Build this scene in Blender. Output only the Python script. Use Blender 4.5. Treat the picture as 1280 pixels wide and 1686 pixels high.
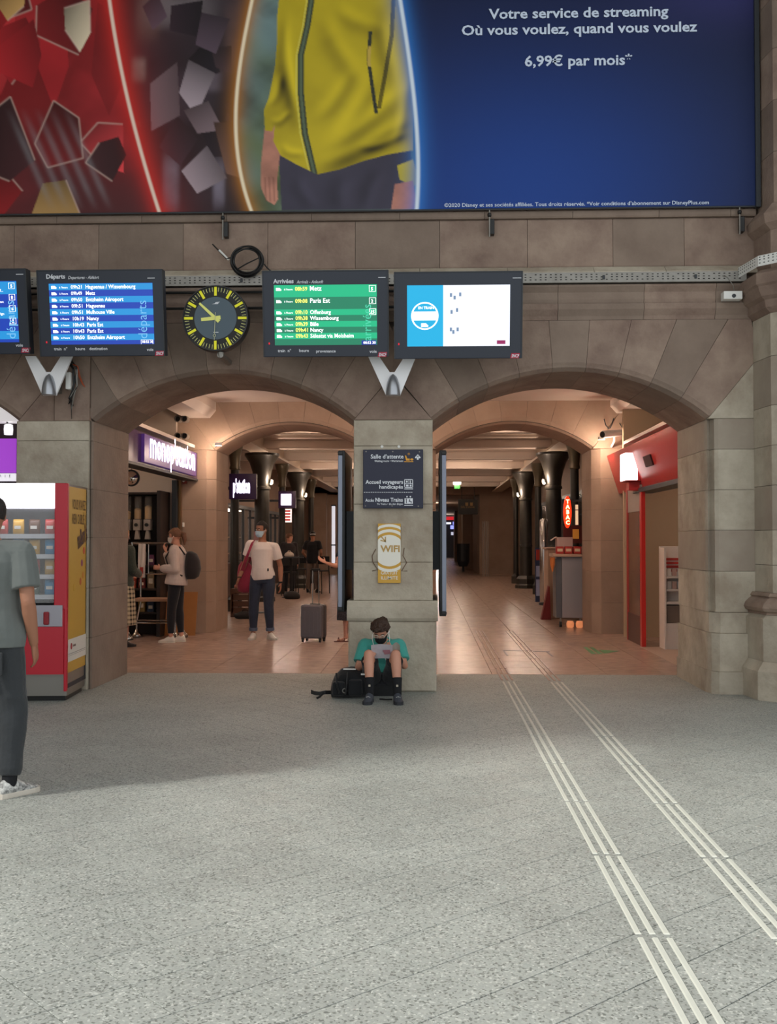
import bpy, bmesh, math, random
import numpy as np
from mathutils import Vector, Matrix

for o in list(bpy.data.objects): bpy.data.objects.remove(o)
SC = bpy.context.scene
COL = SC.collection
random.seed(7)
R = math.radians

# ------------------------------------------------------------------ camera, light, exposure
cam_d = bpy.data.cameras.new('camera'); cam = bpy.data.objects.new('camera', cam_d); COL.objects.link(cam)
FPX = 1770.0                                   # focal length in pixels of the 1280 x 1686 frame
cam_d.sensor_fit = 'HORIZONTAL'; cam_d.sensor_width = 36.0; cam_d.lens = FPX / 1280 * 36
cam_d.clip_end = 400
CAMZ = 1.5
YAW, PITCH = math.atan(64 / FPX), math.atan(47 / FPX)
cam.location = (0, 0, CAMZ); cam.rotation_euler = (math.pi / 2 + PITCH, 0, YAW)
SC.camera = cam

w = bpy.data.worlds.new('hall_daylight'); SC.world = w; w.use_nodes = True
bg = w.node_tree.nodes['Background']; bg.inputs[0].default_value = (0.94, 0.98, 1.0, 1); bg.inputs[1].default_value = 1.28

sun_d = bpy.data.lights.new('sun', 'SUN'); sun = bpy.data.objects.new('sun', sun_d); COL.objects.link(sun)
sun_d.energy = 3.2; sun_d.angle = R(7); sun_d.color = (1.0, 0.97, 0.90)
sun.rotation_euler = Vector((0.87, 0.48, -0.80)).to_track_quat('-Z', 'Y').to_euler()
sun.location = (-6, -6, 9)

SC.view_settings.view_transform = 'Standard'
try: SC.view_settings.look = 'None'
except Exception: pass
SC.view_settings.gamma = 1.0; SC.view_settings.use_curve_mapping = False
SC.view_settings.exposure = 0.0

def at(px, py, Y):
    """world point on the plane y = Y that the photograph shows at (px, py)"""
    dx, dz = (px - 640) / FPX, (843 - py) / FPX
    cp, sp = math.cos(PITCH), math.sin(PITCH)
    fy, fz = cp - dz * sp, sp + dz * cp
    cy, sy = math.cos(YAW), math.sin(YAW)
    wx, wy = dx * cy - fy * sy, dx * sy + fy * cy
    t = Y / wy
    return Vector((wx * t, Y, CAMZ + fz * t))
def X_(px, Y): return at(px, 890, Y).x
def Z_(py, Y): return at(704, py, Y).z

# ------------------------------------------------------------------ materials
MATS = {}
def srgb(c):
    if isinstance(c, str):
        c = [int(c[i:i+2], 16) / 255 for i in (0, 2, 4)]
    return tuple(x / 12.92 if x <= 0.04045 else ((x + 0.055) / 1.055) ** 2.4 for x in c[:3])
def mat(name, col='808080', rough=0.6, metal=0.0, emit=0.0, ecol=None, var=0.0, vscale=6.0, vcol=None, bump=0.0, bscale=40.0,
        rnd=0.0, spec=0.5, alpha=1.0, trans=0.0, coords='Object', ior=1.45, sheen=0.0):
    """principled material; var mixes a second tone by noise, rnd varies the value per object"""
    if name in MATS: return MATS[name]
    m = bpy.data.materials.new(name); m.use_nodes = True; MATS[name] = m
    nt = m.node_tree; N = nt.nodes; L = nt.links
    b = N['Principled BSDF']
    c = srgb(col)
    b.inputs['Base Color'].default_value = (*c, 1)
    b.inputs['Roughness'].default_value = rough; b.inputs['Metallic'].default_value = metal
    b.inputs['Specular IOR Level'].default_value = spec; b.inputs['IOR'].default_value = ior
    b.inputs['Alpha'].default_value = alpha; b.inputs['Transmission Weight'].default_value = trans
    if sheen: b.inputs['Sheen Weight'].default_value = sheen
    if emit:
        b.inputs['Emission Color'].default_value = (*srgb(ecol or col), 1); b.inputs['Emission Strength'].default_value = emit
    tc = None
    if var or bump:
        tc = N.new('ShaderNodeTexCoord')
    last = None
    if var:
        n = N.new('ShaderNodeTexNoise'); n.inputs['Scale'].default_value = vscale; n.inputs['Detail'].default_value = 6
        n.inputs['Roughness'].default_value = 0.62
        L.new(tc.outputs[coords], n.inputs['Vector'])
        r = N.new('ShaderNodeMapRange'); r.inputs[1].default_value = 0.35; r.inputs[2].default_value = 0.68
        r.inputs[3].default_value = 0; r.inputs[4].default_value = var
        L.new(n.outputs['Fac'], r.inputs[0])
        mx = N.new('ShaderNodeMix'); mx.data_type = 'RGBA'
        mx.inputs[6].default_value = (*c, 1); mx.inputs[7].default_value = (*srgb(vcol or '201c18'), 1)
        L.new(r.outputs[0], mx.inputs[0]); last = mx.outputs[2]
    if rnd:
        oi = N.new('ShaderNodeObjectInfo'); r2 = N.new('ShaderNodeMapRange')
        r2.inputs[3].default_value = 1 - rnd; r2.inputs[4].default_value = 1 + rnd
        L.new(oi.outputs['Random'], r2.inputs[0])
        hs = N.new('ShaderNodeHueSaturation'); L.new(r2.outputs[0], hs.inputs['Value'])
        if last: L.new(last, hs.inputs['Color'])
        else: hs.inputs['Color'].default_value = (*c, 1)
        last = hs.outputs[0]
    if last: L.new(last, b.inputs['Base Color'])
    if bump:
        n2 = N.new('ShaderNodeTexNoise'); n2.inputs['Scale'].default_value = bscale; n2.inputs['Detail'].default_value = 5
        L.new(tc.outputs[coords], n2.inputs['Vector'])
        bp = N.new('ShaderNodeBump'); bp.inputs['Strength'].default_value = bump; bp.inputs['Distance'].default_value = 0.02
        L.new(n2.outputs['Fac'], bp.inputs['Height']); L.new(bp.outputs[0], b.inputs['Normal'])
    return m

# ------------------------------------------------------------------ mesh helpers
class MB:
    """collects geometry, then links it as one mesh object"""
    def __init__(s): s.v = []; s.f = []
    def add(s, vs, fs):
        o = len(s.v); s.v += [tuple(p) for p in vs]; s.f += [tuple(i + o for i in f) for f in fs]; return s
    def box(s, x0, x1, y0, y1, z0, z1):
        x0, x1 = min(x0, x1), max(x0, x1); y0, y1 = min(y0, y1), max(y0, y1); z0, z1 = min(z0, z1), max(z0, z1)
        return s.add([(x0,y0,z0),(x1,y0,z0),(x1,y1,z0),(x0,y1,z0),(x0,y0,z1),(x1,y0,z1),(x1,y1,z1),(x0,y1,z1)],
                     [(0,3,2,1),(4,5,6,7),(0,1,5,4),(1,2,6,5),(2,3,7,6),(3,0,4,7)])
    def cbox(s, x0, x1, y0, y1, z0, z1, c=0.01):
        """box with chamfered edges"""
        bm = bmesh.new(); r = bmesh.ops.create_cube(bm, size=1)
        for v in bm.verts: v.co = ((x0+x1)/2 + v.co.x*abs(x1-x0), (y0+y1)/2 + v.co.y*abs(y1-y0), (z0+z1)/2 + v.co.z*abs(z1-z0))
        bmesh.ops.bevel(bm, geom=bm.edges[:], offset=c, segments=2, affect='EDGES', profile=0.5)
        return s.bm(bm)
    def bm(s, bm):
        bm.verts.index_update()
        s.add([v.co[:] for v in bm.verts], [[v.index for v in f.verts] for f in bm.faces]); bm.free(); return s
    def quad(s, a, b, c, d): return s.add([a, b, c, d], [(0,1,2,3)])
    def prism(s, poly, axis, a, b):
        """poly in the two other axes (x,z for axis y; x,y for axis z; y,z for axis x), extruded a..b"""
        n = len(poly)
        def P(p, t):
            return (p[0], t, p[1]) if axis == 'y' else ((p[0], p[1], t) if axis == 'z' else (t, p[0], p[1]))
        vs = [P(p, a) for p in poly] + [P(p, b) for p in poly]
        fs = [tuple(range(n)), tuple(range(2*n-1, n-1, -1))] + [(i, (i+1)%n + 0, (i+1)%n + n, i + n) for i in range(n)]
        return s.add(vs, fs)
    def rings(s, rings, cap=True, closed=True):
        n = len(rings[0]); o = len(s.v)
        for r in rings: s.v += [tuple(p) for p in r]
        for k in range(len(rings) - 1):
            for i in range(n if closed else n - 1):
                j = (i + 1) % n
                s.f.append((o+k*n+i, o+k*n+j, o+(k+1)*n+j, o+(k+1)*n+i))
        if cap and closed:
            s.f.append(tuple(o + i for i in range(n-1, -1, -1)))
            s.f.append(tuple(o + (len(rings)-1)*n + i for i in range(n)))
        return s
    def cyl(s, p0, p1, r0, r1=None, n=16):
        p0, p1 = Vector(p0), Vector(p1); r1 = r0 if r1 is None else r1
        t = (p1 - p0).normalized(); a = t.orthogonal().normalized(); b = t.cross(a)
        cs = [(math.cos(2*math.pi*i/n), math.sin(2*math.pi*i/n)) for i in range(n)]
        return s.rings([[p0 + a*r0*c + b*r0*d for c, d in cs], [p1 + a*r1*c + b*r1*d for c, d in cs]])
    def tube(s, pts, r, n=8):
        pts = [Vector(p) for p in pts]; rings = []
        ref = None
        for i, p in enumerate(pts):
            t = (pts[min(i+1, len(pts)-1)] - pts[max(i-1, 0)]).normalized()
            if ref is None: ref = t.orthogonal().normalized()
            a = (ref - t * ref.dot(t)).normalized(); b = t.cross(a); ref = a
            rr = r[i] if isinstance(r, (list, tuple)) else r
            rings.append([p + a*rr*math.cos(2*math.pi*k/n) + b*rr*math.sin(2*math.pi*k/n) for k in range(n)])
        return s.rings(rings)
    def lathe(s, prof, c=(0,0,0), n=24, axis='z', cap=True):
        """prof: list of (radius, height)"""
        rings = []
        for r, h in prof:
            ring = []
            for i in range(n):
                a = 2*math.pi*i/n
                p = (r*math.cos(a), r*math.sin(a), h)
                if axis == 'y': p = (r*math.cos(a), h, -r*math.sin(a))
                if axis == 'x': p = (h, r*math.cos(a), r*math.sin(a))
                ring.append((c[0]+p[0], c[1]+p[1], c[2]+p[2]))
            rings.append(ring)
        return s.rings(rings, cap=cap)
    def ball(s, c, rx, ry=None, rz=None, M=None, n=12, m=8):
        ry = rx if ry is None else ry; rz = rx if rz is None else rz
        c = Vector(c); rings = []
        for k in range(m + 1):
            ph = math.pi * (k + 0.0) / m; ph = min(max(ph, 0.03), math.pi - 0.03)
            ring = []
            for i in range(n):
                a = 2*math.pi*i/n
                p = Vector((rx*math.sin(ph)*math.cos(a), ry*math.sin(ph)*math.sin(a), -rz*math.cos(ph)))
                ring.append(c + (M @ p if M else p))
            rings.append(ring)
        return s.rings(rings)
    def text(s, txt, o, right=(1,0,0), up=(0,0,1), size=0.1, align='LEFT', xs=1.0, bold=0.0, shear=0.0, space=1.0):
        """flat lettering; o = baseline start, size = capital height"""
        cu = bpy.data.curves.new('t', 'FONT'); cu.body = txt; cu.align_x = align; cu.size = 1.0; cu.fill_mode = 'FRONT'
        cu.resolution_u = 2; cu.offset = bold; cu.shear = shear; cu.space_character = space
        ob = bpy.data.objects.new('t', cu); me = ob.to_mesh()
        k = size / 0.69; o, right, up = Vector(o), Vector(right).normalized(), Vector(up).normalized()
        vs = [o + right*(v.co.x*k*xs) + up*(v.co.y*k) for v in me.vertices]
        fs = [tuple(p.vertices) for p in me.polygons]
        ob.to_mesh_clear(); bpy.data.objects.remove(ob); bpy.data.curves.remove(cu)
        return s.add(vs, fs)
    def xform(s, M):
        s.v = [tuple(M @ Vector(p)) for p in s.v]; return s
    def build(s, name, m, parent=None, world=True, smooth=False, recalc=True):
        me = bpy.data.meshes.new(name)
        off = WL.get(parent.name, Vector((0,0,0))) if (parent and world) else Vector((0,0,0))
        me.from_pydata([(p[0]-off[0], p[1]-off[1], p[2]-off[2]) for p in s.v], [], s.f)
        if recalc:
            bm = bmesh.new(); bm.from_mesh(me); bmesh.ops.recalc_face_normals(bm, faces=bm.faces[:]); bm.to_mesh(me); bm.free()
        if m: me.materials.append(m)
        if smooth:
            me.polygons.foreach_set('use_smooth', [True]*len(me.polygons))
            try: me.set_sharp_from_angle(angle=R(smooth if smooth is not True else 40))
            except Exception: pass
        o = bpy.data.objects.new(name, me); COL.objects.link(o); o.parent = parent
        WL[o.name] = off
        return o
WL = {}     # world offset of each object whose parts are given in world coordinates
def tag(o, label=None, cat=None, group=None, kind=None):
    if label: o['label'] = label
    if cat: o['category'] = cat
    if group: o['group'] = group
    if kind: o['kind'] = kind
    return o
def thing(name, label, cat, loc=(0,0,0), rotz=0.0, group=None):
    o = bpy.data.objects.new(name, None); COL.objects.link(o)
    o.location = loc; o.rotation_euler = (0, 0, rotz); o.empty_display_size = 0.1
    WL[o.name] = Vector(loc)
    return tag(o, label, cat, group)
def struct(mb, name, m, **k):
    return tag(mb.build(name, m, **k), kind='structure')
def copy_tree(o, parent=None):
    c = o.copy(); COL.objects.link(c); c.parent = parent
    WL[c.name] = WL.get(o.name, Vector((0,0,0)))
    for ch in [x for x in bpy.data.objects if x.parent == o]: copy_tree(ch, c)
    return c
def inst(name, me, loc, parent, rotz=0.0):
    o = bpy.data.objects.new(name, me); COL.objects.link(o); o.parent = parent
    o.location = Vector(loc) - (WL.get(parent.name, Vector((0,0,0))) if parent else Vector((0,0,0)))
    o.rotation_euler = (0, 0, rotz); return o
# ------------------------------------------------------------------ surface materials
def terrazzo():
    m = bpy.data.materials.new('terrazzo'); m.use_nodes = True; nt = m.node_tree; N = nt.nodes; L = nt.links
    b = N['Principled BSDF']; g = N.new('ShaderNodeNewGeometry')
    v = N.new('ShaderNodeTexVoronoi'); v.inputs['Scale'].default_value = 120; L.new(g.outputs['Position'], v.inputs['Vector'])
    sp = N.new('ShaderNodeSeparateColor'); L.new(v.outputs['Color'], sp.inputs[0])
    cr = N.new('ShaderNodeValToRGB'); cr.color_ramp.interpolation = 'CONSTANT'
    e = cr.color_ramp.elements; e[0].position = 0; e[0].color = (*srgb('6e716c'), 1); e[1].position = 0.11; e[1].color = (*srgb('989b96'), 1)
    for p, c in ((0.35, 'a2a59f'), (0.62, '9c9f9a'), (0.86, 'b9bbb5'), (0.94, '82857f')):
        x = e.new(p); x.color = (*srgb(c), 1)
    L.new(sp.outputs[0], cr.inputs[0])
    n = N.new('ShaderNodeTexNoise'); n.inputs['Scale'].default_value = 0.9; n.inputs['Detail'].default_value = 5
    L.new(g.outputs['Position'], n.inputs['Vector'])
    r = N.new('ShaderNodeMapRange'); r.inputs[1].default_value = .3; r.inputs[2].default_value = .7; r.inputs[3].default_value = .86; r.inputs[4].default_value = 1.04
    L.new(n.outputs['Fac'], r.inputs[0])
    oi = N.new('ShaderNodeObjectInfo'); r2 = N.new('ShaderNodeMapRange'); r2.inputs[3].default_value = .95; r2.inputs[4].default_value = 1.04
    L.new(oi.outputs['Random'], r2.inputs[0])
    mu = N.new('ShaderNodeMath'); mu.operation = 'MULTIPLY'; L.new(r.outputs[0], mu.inputs[0]); L.new(r2.outputs[0], mu.inputs[1])
    hs = N.new('ShaderNodeHueSaturation'); L.new(cr.outputs[0], hs.inputs['Color']); L.new(mu.outputs[0], hs.inputs['Value'])
    L.new(hs.outputs[0], b.inputs['Base Color'])
    n3 = N.new('ShaderNodeTexNoise'); n3.inputs['Scale'].default_value = 3; L.new(g.outputs['Position'], n3.inputs['Vector'])
    r3 = N.new('ShaderNodeMapRange'); r3.inputs[3].default_value = .46; r3.inputs[4].default_value = .68; L.new(n3.outputs['Fac'], r3.inputs[0])
    L.new(r3.outputs[0], b.inputs['Roughness']); b.inputs['Specular IOR Level'].default_value = .3
    return m
def pink_tile():
    m = bpy.data.materials.new('pink_stone_tile'); m.use_nodes = True; nt = m.node_tree; N = nt.nodes; L = nt.links
    b = N['Principled BSDF']; g = N.new('ShaderNodeNewGeometry')
    n = N.new('ShaderNodeTexNoise'); n.inputs['Scale'].default_value = 7; n.inputs['Detail'].default_value = 8; L.new(g.outputs['Position'], n.inputs['Vector'])
    cr = N.new('ShaderNodeValToRGB'); e = cr.color_ramp.elements
    e[0].position = .3; e[0].color = (*srgb('a08678'), 1); e[1].position = .7; e[1].color = (*srgb('b89d8d'), 1)
    L.new(n.outputs['Fac'], cr.inputs[0])
    oi = N.new('ShaderNodeObjectInfo'); r2 = N.new('ShaderNodeMapRange'); r2.inputs[3].default_value = .93; r2.inputs[4].default_value = 1.05
    L.new(oi.outputs['Random'], r2.inputs[0])
    hs = N.new('ShaderNodeHueSaturation'); L.new(cr.outputs[0], hs.inputs['Color']); L.new(r2.outputs[0], hs.inputs['Value'])
    L.new(hs.outputs[0], b.inputs['Base Color']); b.inputs['Roughness'].default_value = .26; b.inputs['Specular IOR Level'].default_value = .45
    return m
M_TER = terrazzo(); M_PINK = pink_tile()
M_JOINT = mat('floor_joint', '3c3b38', .9)
M_PJOINT = mat('tile_joint', '7d665b', .9)
M_STONE = mat('sandstone', '9c8879', .85, var=.8, vscale=2.6, vcol='735d54', bump=.4, bscale=26, rnd=.06)
M_STONE2 = mat('pale_sandstone', 'bfb6a5', .85, var=.8, vscale=2.4, vcol='8f806f', bump=.4, bscale=26, rnd=.06)
M_STONE3 = mat('grey_sandstone', 'a89d8e', .85, var=.55, vscale=1.6, vcol='87766b', bump=.25, bscale=20, rnd=.05)
M_STONED = mat('dark_sandstone', '8c7b6e', .88, var=.55, vscale=2.2, vcol='6c5a50', bump=.3, bscale=22, rnd=.06)  # darker sandstone tone for some voussoirs, courses and the left jamb
M_STONEW = mat('buff_sandstone', 'a48d7c', .85, var=.5, vscale=1.5, vcol='876e5e', bump=.2, bscale=20, rnd=.06)
M_MORTAR = mat('mortar', '5e554c', .95)
M_CEIL = mat('white_plaster', 'd6c9bf', .8, var=.2, vscale=1.0, vcol='b8a99d')
M_IRON = mat('black_cast_iron', '26231f', .38, spec=.5, var=.4, vscale=3, vcol='3a3a32')
M_STEEL = mat('galvanised_steel', '8f8c86', .45, metal=.7, var=.4, vscale=9, vcol='6a6660')
M_CHROME = mat('chrome', 'c8c6c2', .18, metal=1.0)
M_WHITE = mat('white_paint', 'e6e6e2', .45)
M_BLACK = mat('black_plastic', '141415', .4)
M_DARK = mat('dark_grey_metal', '2f3338', .45)

# ------------------------------------------------------------------ floor of the hall: diagonal terrazzo tiles
YF, YB = 10.75, 12.05          # front and back faces of the front arcade wall
YT = 12.15                     # where the pink tiles begin
Y2, Y2B = 17.4, 18.6           # the second arcade wall
floor = struct(MB().box(-8, 9, -3, YT, -.06, -.012), 'floor', M_JOINT)
ta, ts = R(44), .2865
O = Vector((-1.215, 3.432))
e1 = Vector((math.cos(ta), math.sin(ta))); e2 = Vector((-math.sin(ta), math.cos(ta)))
h = (ts - .0042) / 2
tile_me = None
def tile_mesh(name, hx, hy, m, th=.012, c=.0012):
    mb = MB()
    mb.rings([[(sx*hx, sy*hy, -th) for sx, sy in ((-1,-1),(1,-1),(1,1),(-1,1))],
              [(sx*hx, sy*hy, -c) for sx, sy in ((-1,-1),(1,-1),(1,1),(-1,1))],
              [(sx*(hx-c), sy*(hy-c), 0) for sx, sy in ((-1,-1),(1,-1),(1,1),(-1,1))]])
    o = mb.build(name, m); me = o.data; bpy.data.objects.remove(o); return me
tile_me = tile_mesh('floor_tile', h, h, M_TER)
cand = []
for i in range(-60, 61):
    for j in range(-60, 61):
        p = O + e1 * (ts * (i + .5)) + e2 * (ts * (j + .5))
        if -7.8 < p.x < 8.8 and -2.7 < p.y < YT - .05: cand.append(p)
def in_view(p):
    d = p.y
    return d > 3.1 and -(704/FPX)*d - .2 < p.x < ((1280-704)/FPX)*d + .2
near = sorted([p for p in cand if in_view(p)], key=lambda p: p.y)[:290]
nearset = {(round(p.x, 3), round(p.y, 3)) for p in near}
for p in near: inst('floor_tile', tile_me, (p.x, p.y, 0), floor, ta)
rest = MB(); bv = [v.co.copy() for v in tile_me.vertices]; bf = [tuple(f.vertices) for f in tile_me.polygons]
RM = Matrix.Rotation(ta, 3, 'Z')
for p in cand:
    if (round(p.x, 3), round(p.y, 3)) in nearset: continue
    vs = [RM @ v + Vector((p.x, p.y, 0)) for v in bv]
    if any(v.y > YT for v in vs): continue
    rest.add(vs, bf)
rest.box(-8, 9, YT - .45, YT, -.02, -.0015)
tag(rest.build('floor_tile_field', M_TER, floor), kind='stuff')

# pink tiles of the passage and corridor
floor_in = struct(MB().box(-9, 9, YT, 100, -.06, -.010), 'floor_corridor', M_PJOINT)
pt = .645
pk = tile_mesh('corridor_tile', pt/2 - .002, pt/2 - .002, M_PINK, th=.010)
rest = MB(); bv = [v.co.copy() for v in pk.vertices]; bf = [tuple(f.vertices) for f in pk.polygons]
cnt = 0
for j in range(0, 136):
    for i in range(-13, 14):
        x, y = (i + .5) * pt + .08, YT + .002 + (j + .5) * pt
        if -8.7 < x < 8.7:
            if j < 14 and -4.9 < x < 4.3 and cnt < 290:
                inst('corridor_tile', pk, (x, y, 0), floor_in); cnt += 1
            elif (j < 60 or abs(x) < 5): rest.add([v + Vector((x, y, 0)) for v in bv], bf)
tag(rest.build('corridor_tile_field', M_PINK, floor_in), kind='stuff')

# ------------------------------------------------------------------ tactile guidance strips
M_BAR = mat('white_resin', 'c6c7bd', .6, var=.25, vscale=5, vcol='aeafa6', coords='Object')
M_BARP = mat('beige_resin', '9c8374', .5)
def bar_mesh(name, L, m):
    mb = MB(); w_, c = .0125, .004
    mb.rings([[(sx*w_, sy*L/2, 0) for sx, sy in ((-1,-1),(1,-1),(1,1),(-1,1))],
              [(sx*(w_-c), sy*(L/2-c), .005) for sx, sy in ((-1,-1),(1,-1),(1,1),(-1,1))]])
    o = mb.build(name, m); me = o.data; bpy.data.objects.remove(o); return me
bme = bar_mesh('guide_bar', 1.012, M_BAR); bmp = bar_mesh('guide_bar_beige', 1.012, M_BARP)
for k, (x0, yj, nm) in enumerate(((.79, 4.15, 'white ribbed tactile guide strip nearest the pier with the waiting room sign'),
                              (1.295, 4.12, 'white ribbed tactile guide strip nearest the grey stone pilaster'))):
    t = thing('tactile_strip', nm, 'tactile strip', (x0, 7, 0))
    t2 = thing('tactile_strip', ('beige ribbed tactile strip on the pink tiles, %s the manhole outline' % ('left of' if k == 0 else 'crossing')) if False else
               ('faint beige tactile strip continuing over pink tiles towards the hanging sign' if k == 0 else 'faint beige tactile strip on pink tiles beside the green floor arrow'), 'tactile strip', (x0, 14, 0))
    for s in range(-2, 13):
        yc = yj + 1.052 * (s + .5)
        for q in range(3):
            if yc + .53 < YT: inst('guide_bar', bme, (x0 + .0125 + q*.0545, yc, .0), t)
            elif yc < 24: inst('guide_bar', bmp, (x0 + .0125 + q*.0545, yc + .1, .0), t2)

# ------------------------------------------------------------------ arcade walls
def stone_prism(parent, poly, y0, y1, m, c=.005, name='stone', gap=.0014):
    """convex outline in x,z; front edges chamfered, joint gap all round"""
    n = len(poly); P = [Vector(p) for p in poly]
    area = sum(P[i].x*P[(i+1)%n].y - P[(i+1)%n].x*P[i].y for i in range(n))
    if area < 0: P.reverse()
    def inset(d):
        out = []
        for i in range(n):
            a, b, c_ = P[i-1], P[i], P[(i+1)%n]
            d1 = (b - a).normalized(); d2 = (c_ - b).normalized()
            n1 = Vector((-d1.y, d1.x)); n2 = Vector((-d2.y, d2.x))
            k = n1 + n2; L_ = k.length
            if L_ < .2: out.append(b + n1*d); continue
            k = k / L_; out.append(b + k * min(d / max(k.dot(n1), .35), d*2.2))
        return out
    o = inset(gap); i2 = inset(gap + c)
    mb = MB(); mb.rings([[(p.x, y1, p.y) for p in o], [(p.x, y0 + c, p.y) for p in o], [(p.x, y0, p.y) for p in i2]])
    return mb.build(name, m, parent)

class Arch:
    def __init__(s, x0, x1, zs, za):
        s.x0, s.x1, s.zs, s.za = x0, x1, zs, za
        hw = (x1 - x0) / 2; rise = za - zs
        s.R = (hw*hw + rise*rise) / (2*rise); s.cx = (x0 + x1) / 2; s.cz = za - s.R; s.a0 = math.asin(hw / s.R)
    def pt(s, a, r): return (s.cx + r*math.sin(a), s.cz + r*math.cos(a))
    def reach(s, a, ztop, xl, xr):
        r = (ztop - s.cz) / math.cos(a)
        if math.sin(a) > 1e-6: r = min(r, (xr - s.cx) / math.sin(a))
        if math.sin(a) < -1e-6: r = min(r, (xl - s.cx) / math.sin(a))
        return max(r, s.R + .12)
    def voussoirs(s, parent, n, ztop, xl, xr, y0, y1, m, ch=.055, name='voussoir'):
        g = .0015 / s.R
        cuts = [-s.a0 + 2*s.a0*k/n for k in range(n + 1)]
        for k in range(n):
            a0, a1 = cuts[k] + g, cuts[k+1] - g
            rings = []
            for i in range(6):
                a = a0 + (a1 - a0)*i/5
                ro = s.reach(a, ztop, xl, xr)
                sec = [(ro, y1), (ro, y0), (s.R + ch + .025, y0), (s.R + ch, y0 + .014), (s.R + ch*.62, y0 + .022), (s.R, y0 + ch*1.5), (s.R, y1)]
                rings.append([(s.pt(a, r)[0], y, s.pt(a, r)[1]) for r, y in sec])
            MB().rings(rings).build(name, m[k % len(m)] if isinstance(m, list) else m, parent)
    def backing(s, mb, ztop, y0, y1, e=.03, n=24):
        for k in range(n):
            xa = s.x0 + (s.x1-s.x0)*k/n; xb = s.x0 + (s.x1-s.x0)*(k+1)/n
            def zz(x): return s.cz + math.sqrt(max((s.R + e)**2 - (x - s.cx)**2, 0))
            mb.prism([(xa, zz(xa)), (xb, zz(xb)), (xb, ztop), (xa, ztop)], 'y', y0, y1)

# --- front arcade
A0 = Arch(-6.85, -4.16, 2.71, 3.20); A1 = Arch(-3.385, -.74, 2.71, 3.20); A2 = Arch(.055, 2.785, 2.71, 3.20)
ZT = 3.70
bk = MB()
for A in (A0, A1, A2): A.backing(bk, ZT + .02, YF + .03, YB - .03)
for xa, xb in ((-8, -6.88), (-4.13, -3.42), (-.71, .03), (2.9, 4.6)): bk.box(xa, xb, YF + .03, YB - .03, 0, ZT + .02)
bk.box(-8, 9, YF + .05, YB - .03, ZT, 8.2); bk.box(4.6, 9, YF + .05, YB - .03, 0, ZT)
wall_front = struct(bk, 'wall_front', M_MORTAR)
A0.voussoirs(wall_front, 9, ZT, -8, -3.78, YF, YB, M_STONE)
A1.voussoirs(wall_front, 9, ZT, -3.41, -.345, YF, YB, [M_STONED, M_STONE, M_STONE])
A2.voussoirs(wall_front, 9, ZT, -.345, 3.24, YF, YB, [M_STONE, M_STONED, M_STONE])
# stone over the middle pier, between the two springings
zm = A1.pt(A1.a0, A1.reach(A1.a0, ZT, -9, -.345))[1]
stone_prism(wall_front, [(-.74, 2.71), (.055, 2.71), (-.345, zm)], YF, YB, M_STONE)
stone_prism(wall_front, [(2.785, 2.71), (3.24, 2.71), A2.pt(A2.a0, A2.reach(A2.a0, ZT, -9, 3.24))], YF, YB, M_STONE2)
stone_prism(wall_front, [(-4.16, 2.71), (-3.78, 2.71), A0.pt(A0.a0, A0.reach(A0.a0, ZT, -9, -3.78))], YF, YB, M_STONE)
stone_prism(wall_front, [(-3.775, 2.71), (-3.415, 2.71), (-3.415, ZT), (-3.775, ZT), (-3.775, 3.1)], YF - .03, YB, M_STONE)
def bb(ys): return [Z_(y, YF) for y in ys]
# middle pier: courses, projecting moulding and plinth
zs = [2.71] + bb([734, 830, 926]) + [.90]
for a, b in zip(zs, zs[1:]): stone_prism(wall_front, [(-.74, b), (.055, b), (.055, a), (-.74, a)], YF, YB, M_STONE2, c=.006)
def molding(parent, xa, xb, prof, m, name='moulding_stone', closed_back=YB):
    """profile (y,z) front to back swept along x"""
    return MB().prism(prof, 'x', xa, xb).build(name, m, parent)
MB().prism([(YB + .03, .70), (YF - .055, .70), (YF - .07, .73), (YF - .07, .84), (YF - .02, .90), (YB, .90)], 'x', -.80, .105).build('moulding_stone', M_STONE2, wall_front)
for a, b in ((.698, .0),): stone_prism(wall_front, [(-.79, b), (.09, b), (.09, a), (-.79, a)], YF - .05, YB + .02, M_STONE2, c=.015)
# left pier and the jamb of the left arch
zs = [2.71] + [Z_(724, YF), 2.02, 1.53, 1.02, .52, 0]
for a, b in zip(zs, zs[1:]):
    stone_prism(wall_front, [(-4.16, b), (-3.42, b), (-3.42, a), (-4.16, a)], YF - .03, YB, M_STONE2, c=.005)
    stone_prism(wall_front, [(-3.415, b), (-3.385, b), (-3.385, a), (-3.415, a)], YF + .02, YB, M_STONED, c=.004)
# right pier with a moulded jamb
zs = [2.71] + bb([741, 807, 873, 940, 1007])
plan = [(2.785, YB), (2.785, YF + .14), (2.80, YF + .09), (2.83, YF + .115), (2.85, YF + .02), (2.885, YF), (3.26, YF), (3.26, YB)]
for k, (a, b) in enumerate(zip(zs, zs[1:])):
    MB().prism(plan, 'z', b + .002, a - .002).build('stone', M_STONE2 if k % 3 else M_STONE3, wall_front)
pl2 = [(2.775, YB), (2.775, YF + .06), (2.80, YF - .02), (2.86, YF - .09), (3.2, YF - .09), (3.2, YB)]
zp = zs[-1]
MB().prism([(p[0] + (.02 if p[0] < 2.9 else 0), p[1] + (.04 if p[1] < YF else 0)) for p in pl2], 'z', zp - .20, zp - .002).build('stone', M_STONE2, wall_front)
MB().prism(pl2, 'z', .22, zp - .203).build('stone', M_STONE2, wall_front)
MB().prism([(p[0] - (.015 if p[0] < 2.9 else 0), p[1] - (.03 if p[1] < YF else 0)) for p in pl2], 'z', 0, .218).build('stone', M_STONE2, wall_front)

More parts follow.
